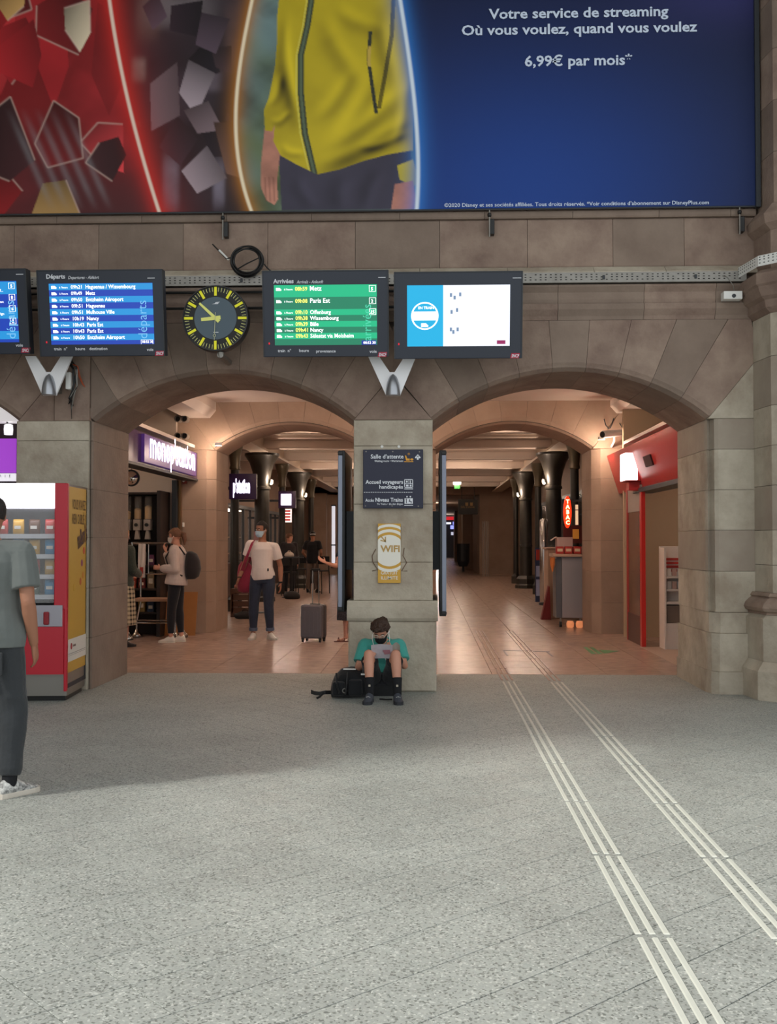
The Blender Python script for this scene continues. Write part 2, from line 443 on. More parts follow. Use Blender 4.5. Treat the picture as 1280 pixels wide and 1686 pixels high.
# clustered octagonal pilaster on the right
def octo(e, y0=YF + .2):
    return [(3.235 - e, y0), (3.235 - e, YF - .02), (3.275 - e, YF - .42 - e*.4), (3.66 - e*.6, YF - .78 - e), (4.7 + e*.6, YF - .78 - e), (5.05 + e, YF - .42), (5.05 + e, y0)]
pil = struct(MB().prism(octo(-.08), 'z', 0, 8.2), 'wall_pilaster', M_MORTAR)
zz = [1.0] + [Z_(y, YF - .4) for y in (930, 873, 800, 735, 670, 590, 520)]
for k, (a, b) in enumerate(zip(zz, zz[1:])):
    MB().prism(octo(0), 'z', a + .002, b - .002).build('stone', [M_STONE2, M_STONE2, M_STONE3][k % 3], pil)
def octo_rings(prof, m, name='moulding_stone'):
    rings = []
    for e, z in prof: rings.append([(x, y, z) for x, y in octo(e)])
    return MB().rings(rings).build(name, m, pil)
# moulded base
octo_rings([(.03, 1.0), (.05, .97), (.035, .955), (.06, .94), (.10, .90), (.115, .86), (.10, .83), (.07, .815), (.075, .795)], M_STONE)
octo_rings([(.075, .793), (.11, .76), (.11, .36)], M_STONE2, 'stone')
octo_rings([(.11, .358), (.15, .30), (.17, .27), (.17, 0)], M_STONE2, 'stone')
# capital course and the shaft above it
zc = Z_(520, YF - .4)
octo_rings([(0, zc), (.05, zc + .05), (.06, zc + .12), (.10, zc + .15), (.13, zc + .24), (.15, zc + .26), (.15, zc + .36), (.10, zc + .40)], M_STONE)
octo_rings([(-.01, zc + .402), (-.01, zc + .80)], M_STONE, 'stone')
octo_rings([(-.01, zc + .802), (.05, zc + .86), (.06, zc + .95), (.0, zc + 1.02), (-.03, zc + 1.06)], M_STONE)
for k in range(5): octo_rings([(-.05, zc + 1.062 + k*.5), (-.05, zc + 1.558 + k*.5)], [M_STONE, M_STONED][k % 2], 'stone')

# string courses above the arches, in lengths of stone
XS = [-8 + .87*k for k in range(14)]
XS = [x for x in XS if x < 3.24] + [3.24]
seams = [X_(px, YF) for px in (-420, -275, -130, 20, 160, 300, 440, 585, 725, 870, 1012, 1130)] + [3.26]
def course(prof, m, name='moulding_stone', shift=0.0):
    xs = [-8] + [x + shift for x in seams[:-1]] + [3.26]
    for k, (a, b) in enumerate(zip(xs, xs[1:])):
        MB().prism(prof, 'x', a + .002, b - .002).build(name, m[k % len(m)] if isinstance(m, list) else m, wall_front)
course([(YF + .1, 3.702), (YF - .004, 3.702), (YF - .012, 3.74), (YF - .05, 3.80), (YF - .055, 3.855), (YF + .1, 3.855)], [M_STONED, M_STONE], shift=.3)
course([(YF + .1, 3.859), (YF - .03, 3.859), (YF - .045, 3.90), (YF - .045, 3.97), (YF - .085, 4.02), (YF - .085, 4.04), (YF + .1, 4.04)], [M_STONED, M_STONED, M_STONE], shift=.3)
course([(YF + .1, 4.044), (YF - .03, 4.044), (YF - .03, 4.135), (YF + .1, 4.135)], M_STONED, shift=.1)
course([(YF + .1, 4.138), (YF - .11, 4.138), (YF - .11, 4.165), (YF - .02, 4.23), (YF + .1, 4.23)], M_STONE2, shift=-.2)
course([(YF + .1, 4.233), (YF - .012, 4.233), (YF - .018, 4.245), (YF - .018, 4.705), (YF - .012, 4.715), (YF + .1, 4.715)], [M_STONE, M_STONE, M_STONED], name='stone')
course([(YF + .1, 4.718), (YF - .05, 4.718), (YF - .06, 4.735), (YF - .06, 4.785), (YF + .1, 4.785)], M_STONED, shift=.45)
for r in range(6): course([(YF + .1, 4.79 + r*.55), (YF - .01, 4.79 + r*.55), (YF - .01, 5.335 + r*.55), (YF + .1, 5.335 + r*.55)], M_STONE, name='stone', shift=.3*(r % 2))

# --- second arcade
B1 = Arch(-3.47, -.95, 2.98, 3.40); B2 = Arch(.14, 2.66, 2.98, 3.40)
bk = MB()
for A in (B1, B2): A.backing(bk, 3.8, Y2 + .03, Y2B - .03)
for xa, xb in ((-4.3, -3.68), (-.75, -.06), (2.86, 3.3)): bk.box(xa, xb, Y2 + .03, Y2B - .03, 0, 3.8)
wall_mid = struct(bk, 'wall_middle', M_MORTAR)
B1.voussoirs(wall_mid, 7, 3.78, -4.2, -.405, Y2, Y2B, M_STONEW, ch=.07)
B2.voussoirs(wall_mid, 7, 3.78, -.405, 3.2, Y2, Y2B, M_STONEW, ch=.07)
zm = B1.pt(B1.a0, B1.reach(B1.a0, 3.78, -9, -.405))[1]
stone_prism(wall_mid, [(-.95, 2.98), (.14, 2.98), (-.405, zm)], Y2, Y2B, M_STONEW)
for sx, xo, A in ((-1, -4.2, B1), (1, 3.2, B2)):
    xi = A.x0 if sx < 0 else A.x1
    po = A.pt(sx*A.a0, A.reach(sx*A.a0, 3.78, -4.2, 3.2))
    stone_prism(wall_mid, [(xi, 2.98), (xo, 2.98), (xo, 3.78), po], Y2, Y2B, M_STONEW)
zs = [2.98, 2.5, 2.0, 1.5, 1.0, .5, 0]
for a, b in zip(zs, zs[1:]):
    for x0, x1, ci in ((-4.2, -3.47, 1), (-.95, .14, 0), (2.66, 3.2, -1)):
        pl = [(x0, Y2B), (x0, Y2 + (.16 if ci <= 0 else 0)), (x0 + (.13 if ci <= 0 else 0), Y2), (x1 - (.13 if ci >= 0 else 0), Y2), (x1, Y2 + (.16 if ci >= 0 else 0)), (x1, Y2B)]
        MB().prism(pl, 'z', b + .002, a - .002).build('stone', M_STONEW, wall_mid)

# --- ceilings
ceil_ = struct(MB().box(-7, 7, YB - .02, Y2 + .02, 3.76, 3.95), 'ceiling', M_CEIL)
MB().prism([(-3.95, 3.758), (-3.45, 3.758), (-3.45, 3.62), (-3.55, 3.50), (-3.95, 3.50)], 'y', YB, Y2).build('ceiling_beam', M_CEIL, ceil_)
MB().prism([(3.35, 3.758), (2.95, 3.758), (2.95, 3.66), (3.05, 3.55), (3.35, 3.55)], 'y', YB, Y2).build('ceiling_beam', M_CEIL, ceil_)
ceil2 = struct(MB().box(-7, 7, Y2B - .02, 49, 4.10, 4.25), 'ceiling_corridor', M_CEIL)
for k in range(9):
    yb = 22.75 - 3.77 + 3.77*k*1.0
    MB().prism([(yb - .18, 4.099), (yb - .18, 4.03), (yb - .05, 3.98), (yb - .14, 3.80), (yb - .14, 3.77), (yb + .14, 3.77), (yb + .14, 3.80), (yb + .05, 3.98), (yb + .18, 4.03), (yb + .18, 4.099)], 'x', -6.9, 6.9).build('ceiling_beam', M_CEIL, ceil2)
for x in (-4.1, 3.1):
    mb = MB(); mb.box(x - .22, x + .22, Y2B, 48, 3.66, 3.72); mb.box(x - .05, x + .05, Y2B, 48, 3.72, 4.099)
    mb.build('ceiling_beam', mat('cream_painted_iron', 'b9a896', .5), ceil2)

struct(MB().box(-8, 9, 2.2, YF, 9.0, 9.25), 'unseen_shading_ceiling', mat('hall_plaster', 'c4c0b8', .85))  # unseen ceiling, added to block sky light and darken the floor by the arches
# --- hall sides out of frame, closing walls of the passage
struct(MB().box(-5.75, -5.45, 4.6, YF - .06, 0, 13), 'unseen_shading_wall', M_STONE2)  # unseen side wall, placed to cast the shadow on the hall floor
struct(MB().box(-8, -7.7, YB, 49, 0, 4.3), 'wall_far_left', mat('beige_wall', 'a08a76', .8))
struct(MB().box(7.2, 7.5, YB, 49, 0, 4.3), 'wall_far_right', MATS['beige_wall'])
mb = MB(); mb.box(-8, -5.2, YB + 1.5, YB + 1.6, 0, 4.2); struct(mb, 'wall_shop_rear', MATS['beige_wall'])
mb = MB(); mb.box(-8, 8, YB, 49, 4.26, 4.4); struct(mb, 'roof', MATS['beige_wall'])
# ------------------------------------------------------------------ advertising banner (flat print as colours on a fine grid)
YBN = YF - .12
def paint_banner():
    """printed picture in a raster of photograph-like units: u to the right, v down; returns linear colours"""
    W_, H_ = 1500, 430
    u0, u1, v0, v1 = -150.0, 1247.0, -45.0, 348.0
    U, V = np.meshgrid(np.linspace(u0, u1, W_), np.linspace(v0, v1, H_))
    img = np.zeros((H_, W_, 3))
    rng = np.random.RandomState(3)
    def lin(h): return np.array(srgb(h))
    def smooth_noise(sc, seed):
        r = np.random.RandomState(seed); a = np.zeros_like(U)
        for o in range(4):
            f = 2**o/sc; p = r.rand(6)*6.28
            a += (np.sin(U*f*1.1+p[0]+2*np.sin(V*f+p[1]))+np.sin(V*f*1.3+p[2]+1.7*np.sin(U*f*.8+p[3])))/2**o
        return a/3.6
    def inside(poly):
        c = np.zeros(U.shape, bool); n = len(poly)
        for i in range(n):
            (xa, ya), (xb, yb) = poly[i], poly[(i+1) % n]
            if ya == yb: continue
            t = ((ya > V) != (yb > V)) & (U < (xb-xa)*(V-ya)/(yb-ya) + xa)
            c ^= t
        return c
    def fill(poly, col, shade=None, amt=.3):
        k = inside(poly); c = lin(col) if isinstance(col, str) else col
        s = 1.0 if shade is None else (1 + amt*shade[k])[:, None]
        img[k] = np.clip(c*s, 0, 1)
    def curve(pts):
        p = np.array(pts, float); return np.interp(V, p[:, 1], p[:, 0])
    def smoothcurve(pts):
        p = np.array(pts, float); t = p[:, 1]; cf = np.polyfit(t, p[:, 0], min(3, len(p)-1)); return np.polyval(cf, V)
    l1 = smoothcurve([(180, -45), (188, 0), (203, 100), (228, 200), (271, 348)])
    l2 = smoothcurve([(432, -45), (424, 0), (404, 100), (398, 200), (424, 348)])
    l3 = smoothcurve([(662, -45), (669, 0), (684, 100), (695, 200), (696, 348)])
    n1, n2, n3 = smooth_noise(60, 1), smooth_noise(130, 2), smooth_noise(22, 5)
    # panel 1: plain red and charcoal abstract folds with gold and silver flakes
    base = lin('8e1a1f')*(1 + .45*n2)[..., None] + lin('c0343a')*np.clip(n1, 0, 1)[..., None]*.5
    dark = 1/(1+np.exp(-(V-215-.15*U+60*n2)/22))
    base = base*(1-.72*dark)[..., None] + lin('2c2427')*(dark*.7)[..., None]
    img[:] = np.clip(base, 0, 1)
    for k in range(5):
        x0 = -190 + k*86 + rng.rand()*18; ww = 34 + rng.rand()*24; top = -45 + rng.rand()*60
        sh = n1
        fill([(x0, top), (x0+ww, top+20), (x0+ww*1.2, top+120), (x0+ww*.5, top+190), (x0-10, top+120)], ['a81f26', '7c161b', 'b42c31'][k % 3], sh, .35)
    for k in range(9):
        x0 = -200 + rng.rand()*300; y0 = 40 + rng.rand()*240; s = 14 + rng.rand()*22; a = rng.rand()*3
        q = [(x0+s*math.cos(a+b)*(.7+.5*rng.rand()), y0+1.5*s*math.sin(a+b)*(.7+.5*rng.rand())) for b in (0, 1.5, 3.0, 4.6)]
        fill(q, ['b9965c', 'a8854e', 'c9c4c2', 'b59a73'][k % 4], n3, .3)
    for k in range(26):   # crisp overlapping facets, each with a bright edge
        x0 = -150 + rng.rand()*345; y0 = -40 + rng.rand()*390; s = 22 + rng.rand()*34; a = rng.rand()*3.1
        q = [(x0+s*math.cos(a+b)*(.6+.7*rng.rand()), y0+1.35*s*math.sin(a+b)*(.6+.7*rng.rand())) for b in (0, 1.1, 2.3, 3.3, 4.7)]
        c_ = lin(['9c1d24', '6b1317', 'b8353a', '3a1a1e', '84181d', 'b08a54', '5a1216', '2b2024', 'a5272c', 'c7b89f'][k % 10])
        gx = ((U-x0)*math.cos(a) + (V-y0)*math.sin(a))/s
        k_ = inside(q); img[k_] = np.clip(c_*(1 + .55*gx[k_])[:, None], 0, 1)
        for (xa, ya), (xb, yb) in zip(q, q[1:] + q[:1]):
            if rng.rand() < .5: continue
            dx, dy = xb-xa, yb-ya; ln = max(math.hypot(dx, dy), 1); tt = ((U-xa)*dx+(V-ya)*dy)/ln**2; d = np.abs((U-xa)*dy-(V-ya)*dx)/ln
            wgt = np.exp(-(d/1.3)**2)*((tt > 0) & (tt < 1))*.6; img[:] = img*(1-wgt)[..., None] + lin('d8b8ac')*wgt[..., None]
    for k in range(5):   # slanted silvery streaks
        x0 = 20 + k*24; d = np.abs(U - (x0 + (V-180)*.45)); wgt = np.exp(-(d/6)**2)*np.clip((V-170)/60, 0, 1)*np.clip((345-V)/40, 0, 1)*.28
        img[:] = img*(1-wgt)[..., None] + lin('9a9ca2')*wgt[..., None]
    # panel 2: dark violet cloth with soft steel highlights
    p2 = U > l1
    b2 = lin('1d161d')*(1+.5*n1)[..., None] + lin('5a4a52')*np.clip(n2, 0, 1)[..., None]*.4
    img[p2] = np.clip(b2, 0, 1)[p2]
    for x0, y0, wx, wy, c, s in ((300, 10, 60, 30, '9a8f94', .5), (345, 130, 26, 18, '8d7f8c', .7), (250, 20, 20, 40, '7c5f56', .5),
                                 (305, 155, 55, 42, '3a2f3a', .8), (290, 300, 14, 45, 'a39aab', .55), (370, 300, 10, 40, '9a92a6', .6), (395, 60, 18, 60, '6d5350', .5),
                                 (235, 110, 12, 20, 'b3a29a', .55)):
        wgt = np.exp(-((U-x0)/wx)**4-((V-y0)/wy)**4)*s*(.75+.25*n3)*p2
        wgt = np.clip(wgt, 0, 1); img[:] = img*(1-wgt)[..., None] + lin(c)*wgt[..., None]
    for k in range(16):
        x0 = 215 + rng.rand()*200; y0 = -30 + rng.rand()*370; s = 14 + rng.rand()*30; a = rng.rand()*3.1
        q = [(x0+s*math.cos(a+b)*(.6+.7*rng.rand()), y0+1.3*s*math.sin(a+b)*(.6+.7*rng.rand())) for b in (0, 1.4, 2.9, 4.4)]
        c_ = lin(['2a2028', '15101a', '453843', '6a5a60', '1d1720', '8d8088', '33262c', '5a4038'][k % 8])
        gx = ((U-x0)*math.cos(a+.6) + (V-y0)*math.sin(a+.6))/s; k_ = inside(q) & p2; img[k_] = np.clip(c_*(1 + .6*gx[k_])[:, None], 0, 1)
    d = (U - l1); wgt = np.where(p2, np.exp(-d/30), 0)*.75; img[:] = img*(1-wgt)[..., None] + lin('b32a22')*wgt[..., None]
    # panel 3: blurred woodland, walker in a yellow jacket
    p3 = U > l2
    fo = lin('5e6c46')*(1+.4*n1)[..., None] + lin('5d7fa6')*np.clip(n2+.15, 0, 1)[..., None]*.9
    fo = fo*(1-.55*np.clip(smooth_noise(35, 9), 0, 1))[..., None]
    img[p3] = np.clip(fo, 0, 1)[p3]
    fold = smooth_noise(46, 21)*.6 + .5*np.sin((V*.06 + U*.025) + 2*smooth_noise(90, 8)) * np.clip((V-120)/150, 0, 1)
    def strokes(L):
        a = np.zeros_like(U)
        for (xa, ya, xb, yb, wd, amp) in L:
            dx, dy = xb-xa, yb-ya; ln = math.hypot(dx, dy); tt = ((U-xa)*dx+(V-ya)*dy)/ln**2; e = np.clip(tt, 0, 1)
            d = ((U-xa)*dy-(V-ya)*dx)/ln + 4*np.sin(tt*5); fade = np.exp(-((tt-.5)/.42)**4)
            a += amp*fade*((d/wd)*np.exp(-(d/wd)**2)*1.6 - .35*np.exp(-(d/wd*1.6)**2))
        return a
    fold = fold*.45 + strokes([(545, 250, 690, 150, 16, .9), (530, 275, 690, 205, 14, .9), (560, 230, 640, 130, 18, .7), (600, 245, 690, 225, 9, .8), (530, 200, 600, 120, 14, .6), (470, 60, 500, 220, 12, .8),
                           (480, 20, 488, 180, 9, .7), (640, 20, 655, 150, 14, .8), (540, 20, 600, 150, 16, .5), (560, 10, 640, 60, 14, .5), (452, 175, 480, 120, 8, .7), (456, 200, 492, 190, 7, .7), (472, 240, 512, 262, 8, .7), (660, 240, 690, 130, 10, .8)])
    fill([(468, 240), (474, 348), (690, 348), (686, 235)], '3e3a4a', n1*.5 + strokes([(500, 290, 520, 348, 12, .8), (580, 290, 560, 348, 16, .8), (640, 280, 600, 348, 12, .7)]), .45)
    hand = [(446, 205), (443, 235), (439, 275), (440, 310), (449, 330), (462, 338), (468, 328), (466, 300), (470, 262), (474, 236), (470, 208)]
    fill(hand, 'b97f6c', n3, .35)
    for x in (447, 454, 461):
        wgt = np.exp(-((U-x-(V-310)*.05)/1.3)**2)*((V > 292) & (V < 332))*.5; img[:] = img*(1-wgt)[..., None] + lin('6a3a30')*wgt[..., None]
    jack = [(472, -45), (466, 20), (466, 60), (462, 110), (452, 160), (444, 180), (446, 214), (458, 216), (462, 205), (460, 232), (472, 256), (500, 272), (532, 288),
            (570, 280), (610, 266), (650, 256), (690, 250), (690, -45)]
    fill(jack, 'bda81e', fold, .62)
    fill([(664, 275), (690, 265), (700, 300), (692, 310), (668, 298)], 'c0ae20', fold, .3)
    fill([(660, 306), (690, 300), (698, 348), (654, 348)], 'bd7f6c', n3, .3)
    zc = np.interp(V, [-45, 0, 40, 90, 150, 220, 288], [523, 522, 516, 505, 505, 512, 528])
    zk = inside(jack)
    for wd, c in ((5.2, '38402f'), (2.2, '5c6a52')):
        k = zk & (np.abs(U-zc) < wd); img[k] = lin(c)
    k = zk & (np.abs(U - zc + 7.5) < 1.2); img[k] = lin('d8cb52')
    pk = np.interp(V, [50, 100, 150, 190], [620, 617, 624, 630]); k = zk & (np.abs(U-pk) < 3) & (V > 52) & (V < 188); img[k] = lin('2f3328')
    k = zk & (np.abs(U-pk-.5) < 2.6) & (V > 76) & (V < 110); img[k] = lin('c4a64a')
    pk = np.interp(V, [-45, 60, 120, 180], [660, 655, 645, 634]); k = zk & (np.abs(U-pk) < 3.5) & (V < 180); img[k] = img[k]*.25
    # panel 4: deep blue
    p4 = U > l3
    g = np.exp(-(((U-860)/330)**2 + ((V-330)/230)**2))
    b4 = lin('0c1434')[None, None]*(1-g)[..., None] + lin('0d3c8c')*g[..., None]
    g2 = np.exp(-(((U-1225)/150)**2 + ((V+20)/70)**2))*.5; b4 = b4*(1-g2)[..., None] + lin('3c3a80')*g2[..., None]
    img[p4] = b4[p4]
    for l, c, s, wd in ((l1, 'd82a22', -1, 16), (l2, 'b8741c', 0, 13), (l3, '2f7fd8', 1, 15)):
        d = U - l
        wgt = np.exp(-(np.abs(d)/wd)**1.4)*.8; img[:] = img*(1-wgt)[..., None] + lin(c)*wgt[..., None]
    wgt = np.exp(-((U-l1)/3.0)**4); img[:] = img*(1-wgt)[..., None] + lin('f7dccb')*wgt[..., None]
    wgt = np.exp(-((U-l2)/3.0)**4); img[:] = img*(1-wgt)[..., None] + lin('fae9c8')*wgt[..., None]
    wgt = np.exp(-((U-l3)/3.2)**4); img[:] = img*(1-wgt)[..., None] + lin('dceaf8')*wgt[..., None]
    img = np.clip(img, 0, 1).reshape(H_//2, 2, W_//2, 2, 3).mean((1, 3))
    return img, (u0, u1, v0, v1)
def banner():
    img, (u0, u1, v0, v1) = paint_banner()
    H_, W_ = img.shape[:2]
    p0, p1 = at(u0, v1, YBN), at(u1, v1, YBN)
    x0, x1 = p0.x, p1.x; z0 = 4.80; z1 = Z_(v0, YBN)
    bn = thing('advertising_banner', 'huge printed banner with yellow jacket and blue panel stretched above the arches', 'banner', ((x0+x1)/2, YBN, z0))
    xs = np.linspace(x0, x1, W_); zs_ = np.linspace(z1, z0, H_)
    me = bpy.data.meshes.new('printed_sheet')
    XX, ZZ = np.meshgrid(xs, zs_)
    co = np.stack([XX - (x0+x1)/2, np.zeros_like(XX) + .004*np.sin(XX*2.1)*np.cos(ZZ*1.7), ZZ - z0], -1).reshape(-1, 3)
    i = np.arange(H_*W_).reshape(H_, W_)
    q = np.stack([i[:-1, :-1], i[1:, :-1], i[1:, 1:], i[:-1, 1:]], -1).reshape(-1, 4)
    me.vertices.add(len(co)); me.vertices.foreach_set('co', co.ravel())
    me.loops.add(q.size); me.loops.foreach_set('vertex_index', q.ravel())
    me.polygons.add(len(q)); me.polygons.foreach_set('loop_start', np.arange(0, q.size, 4)); me.polygons.foreach_set('loop_total', np.full(len(q), 4))
    me.update(calc_edges=True)
    at_ = me.color_attributes.new('print', 'FLOAT_COLOR', 'POINT')
    at_.data.foreach_set('color', np.concatenate([img.reshape(-1, 3), np.ones((H_*W_, 1))], 1).ravel())
    m = bpy.data.materials.new('printed_vinyl'); m.use_nodes = True; nt = m.node_tree
    a = nt.nodes.new('ShaderNodeVertexColor'); a.layer_name = 'print'
    b = nt.nodes['Principled BSDF']; nt.links.new(a.outputs[0], b.inputs['Base Color']); b.inputs['Roughness'].default_value = .5; b.inputs['Specular IOR Level'].default_value = .3
    me.materials.append(m)
    o = bpy.data.objects.new('printed_sheet', me); COL.objects.link(o); o.parent = bn
    yt = YBN - .008
    t = MB(); mw = mat('banner_white_print', 'c9d6ea', .5)
    def line(s, pxl, pxr, pyb, caph, bold):
        a, b = at(pxl, pyb, yt), at(pxr, pyb, yt)
        k = MB().text(s, (0, 0, 0), size=1, bold=bold); wdt = max(v[0] for v in k.v) - min(v[0] for v in k.v)
        cap = caph*yt/FPX; t.text(s, (a.x, yt, a.z), size=cap, xs=(b.x-a.x)/(wdt*cap), bold=bold)
    line('Votre service de streaming', 806, 1102, 31, 16.5, .022)
    line('Où vous voulez, quand vous voulez', 760, 1148, 58, 16.5, .022)
    line('6,99€ par mois*', 864, 1041, 109, 17, .022)
    line('©2020 Disney et ses sociétés affiliées. Tous droits réservés. *Voir conditions d’abonnement sur DisneyPlus.com', 732, 1168, 341, 6.2, .012)
    tag(t.build('lettering', mw, bn), kind='stuff')
    MB().box(x1 - .015, x1 + .03, YBN - .03, YBN + .04, z0 - .02, z1).build('edge_batten', M_DARK, bn)
    MB().box(x0, x1 + .03, YBN + .006, YBN + .03, z0 - .012, z0 + .03).build('bottom_batten', M_DARK, bn)
banner()
# tensioners that pull the banner down
for px, nm in ((368, 'thin steel turnbuckle under the banner above the coiled cable'), (806, 'thin steel turnbuckle under the blue part of the banner'),
               (1217, 'thin steel turnbuckle under the banner corner beside the pilaster')):
    p = at(px, 348, YF - .07); yb = YF - .07
    t = thing('turnbuckle', nm, 'turnbuckle', (p.x, yb, 4.58))
    MB().cyl((p.x, yb - .03, 4.52), (p.x, yb - .03, 4.86), .008).build('rod', M_STEEL, t)
    MB().cbox(p.x + .008, p.x + .05, yb - .03, yb + .05, 4.55, 4.70, .004).build('wall_bracket', M_BLACK, t)
    mb = MB(); mb.lathe([(.012, 0), (.02, .01), (.02, .03), (.012, .04)], (p.x, yb - .03, 4.72), 10); mb.build('nut', M_BLACK, t)
    MB().tube([(p.x, yb - .03, 4.80), (p.x - .015, yb - .03, 4.83), (p.x, yb - .04, 4.86), (p.x + .015, yb - .03, 4.83), (p.x, yb - .03, 4.80)], .006).build('hook', M_STEEL, t)

# ------------------------------------------------------------------ perforated cable tray along the wall
def tray(nm, xa, xb, label, y=YF - .125, z=4.05):
    t = thing('cable_tray', label, 'cable tray', ((xa+xb)/2, y, z))
    mb = MB(); mb.box(xa, xb, y, y + .09, z, z + .006)
    holes = MB()
    n = int((xb-xa)/.05)
    mb.box(xa, xb, y - .002, y + .002, z, z + .1); mb.box(xa, xb, y, y + .02, z + .096, z + .1)
    mb.build('tray_rail', M_STEEL, t)
    for k in range(n):
        x = xa + .03 + k*.05
        for zz_ in (.03, .055, .08):
            if (k*3 + int(zz_*100)) % 7: holes.box(x - .009, x + .009, y - .0035, y - .001, z + zz_ - .005, z + zz_ + .003)
    tag(holes.build('slot', mat('tray_slot', '1d1b19', .9), t), kind='stuff')
    for k in range(int((xb-xa)/.9)+1):
        x = min(xa + .15 + k*.9, xb - .05)
        MB().cbox(x - .012, x + .012, y - .012, y + .0, z + .03, z + .07, .003).build('bolt', M_DARK, t)
tray('t', X_(-60, YF), 3.14, 'long perforated steel cable tray behind the departure screens and clock')
# pilaster tray piece
t = thing('cable_tray', 'short perforated white tray bent round the stone pilaster', 'cable tray', (3.5, YF - .9, zc + .42))
pts = [(3.06, YF - .12), (3.12, YF - .56), (3.5, YF - .97), (4.6, YF - .97)]
mb = MB()
for a, b in zip(pts, pts[1:]):
    mb.quad((a[0], a[1], zc + .41), (b[0], b[1], zc + .41), (b[0], b[1], zc + .51), (a[0], a[1], zc + .51))
mb.build('tray_rail', M_WHITE, t)
hb = MB()
for a, b in zip(pts[:2], pts[1:3]):
    a, b = Vector(a), Vector(b); L_ = (b-a).length; d = (b-a)/L_; nn = Vector((d.y, -d.x))
    if nn.y > 0: nn = -nn
    for k in range(int(L_/.045)):
        for zz_ in (.44, .47, .495):
            c = a + d*(.02 + k*.045) + nn*.004; e = d*.008
            hb.quad((c.x-e.x, c.y-e.y, zc+zz_-.005), (c.x+e.x, c.y+e.y, zc+zz_-.005), (c.x+e.x, c.y+e.y, zc+zz_+.003), (c.x-e.x, c.y-e.y, zc+zz_+.003))
tag(hb.build('slot', MATS['tray_slot'], t), kind='stuff')
# dark conduits behind the screens
for k, z in enumerate((3.985, 3.825)):
    tag(MB().tube([(X_(-60, YF), YF - .11, z), (X_(860, YF), YF - .11, z)], .014).build('conduit', M_BLACK),
        ['thin dark conduit along the upper groove behind the screens', 'thin dark conduit along the lower groove behind the screens'][k], 'conduit')

# ------------------------------------------------------------------ information screens
M_BEZ = mat('screen_bezel', '2b313d', .45)
M_ALU = mat('light_aluminium', 'b9bcc2', .35, metal=.6)
M_TXTW = mat('screen_white_glow', 'ffffff', .5, emit=1.1)
M_PRINT = mat('bezel_white_print', 'd8dce4', .5)
M_RED = mat('red_logo', 'b3123a', .4)
TILT = R(9)
def emis(name, c, s): return mat(name, '050505', .35, emit=s*1.15, ecol=c)
def screen(px, label, loc_y=10.22):
    """px: (left, right, top, bottom) in the photograph; returns the thing and a local-to-surface helper"""
    l, r, tp, bt = px
    a, b = at(l, bt, loc_y), at(r, tp, loc_y)
    wd, hh = b.x - a.x, (b.z - a.z)/math.cos(TILT)
    t = thing('information_screen', label, 'screen', ((a.x+b.x)/2, loc_y, a.z)); t.rotation_euler = (TILT, 0, 0)
    MB().cbox(-wd/2, wd/2, 0, .13, 0, hh, .006).build('housing', M_BEZ, t, world=False)
    mb = MB(); mb.box(-wd/2 - .004, -wd/2 + .006, -.006, .06, 0, hh); mb.box(wd/2 - .006, wd/2 + .004, -.006, .06, 0, hh); mb.box(-wd/2, wd/2, -.006, .06, hh - .006, hh + .004)
    mb.build('edge_frame', M_DARK, t, world=False)
    MB().box(-wd/2 + .15, wd/2 - .15, .13, .30, hh*.35, hh*.6).build('mounting_arm', M_DARK, t, world=False)
    def uv(px_, py_, d=.002):   # photograph pixel to panel plane
        return Vector((-wd/2 + wd*(px_-l)/(r-l), -d, hh*(bt-py_)/(bt-tp)))
    return t, uv, wd, hh
def rect(mb, uv, x0, y0, x1, y1, d):
    a, b = uv(x0, y1, d), uv(x1, y0, d)
    mb.quad((a.x, a.y, a.z), (b.x, a.y, a.z), (b.x, a.y, b.z), (a.x, a.y, b.z))
def txt(mb, uv, s, x, y, cap, d=.006, xs=1.0, bold=.02, align='LEFT', x1=None, shear=0.0, right=(1,0,0), up=(0,0,1)):
    p = uv(x, y, d); k = (uv(1, 0) - uv(0, 0)).x
    if x1 is not None:
        q = MB().text(s, (0,0,0), size=1, bold=bold); w0 = max(v[0] for v in q.v) - min(v[0] for v in q.v)
        xs = (x1-x)*k/(w0*cap*k)
    mb.text(s, p, right=right, up=up, size=cap*k, xs=xs, bold=bold, align=align, shear=shear)
def logo(t, uv, x, y):
    m1 = MB(); a, b = uv(x - 8, y + 4, .002), uv(x + 8, y - 4, .002); q = .012
    m1.add([(a.x, a.y, a.z), (b.x - q, a.y, a.z), (b.x, a.y, b.z), (a.x + q, a.y, b.z)], [(0,1,2,3)])
    lg = m1.build('operator_logo', M_RED, t, world=False)
    m2 = MB(); txt(m2, uv, 'SNCF', x - 6, y + 2.6, 5, .004, bold=.03, x1=x + 6, shear=.2); m2.build('logo_lettering', M_PRINT, lg, world=False)
def bezel_text(t, uv, words, title=None, sub=None, tl=None):
    mb = MB()
    for s, x, y, x1 in words: txt(mb, uv, s, x, y, 4.6, .002, bold=.02, x1=x1)
    if title: txt(mb, uv, title[0], title[1], title[2], 6.6, .002, bold=.035, x1=title[3])
    if sub: txt(mb, uv, sub[0], sub[1], sub[2], 4.8, .002, bold=.015, x1=sub[3], shear=.25)
    if tl: rect(mb, uv, tl[0], tl[1], tl[0] + 12, tl[1] + 1.2, .002)
    tag(mb.build('bezel_lettering', M_PRINT, t, world=False), kind='stuff')
def status_led(t, uv, x, y):
    mb = MB(); p = uv(x, y, 0); mb.ball((p.x, p.y, p.z), .008, .004, .011, n=10, m=6); mb.build('status_lamp', mat('red_lamp', 'd02030', .4, emit=.6), t, world=False)
E_BLUE, E_CYAN = emis('screen_blue', '1f46b8', .85), emis('screen_cyan', '2796dc', .9)
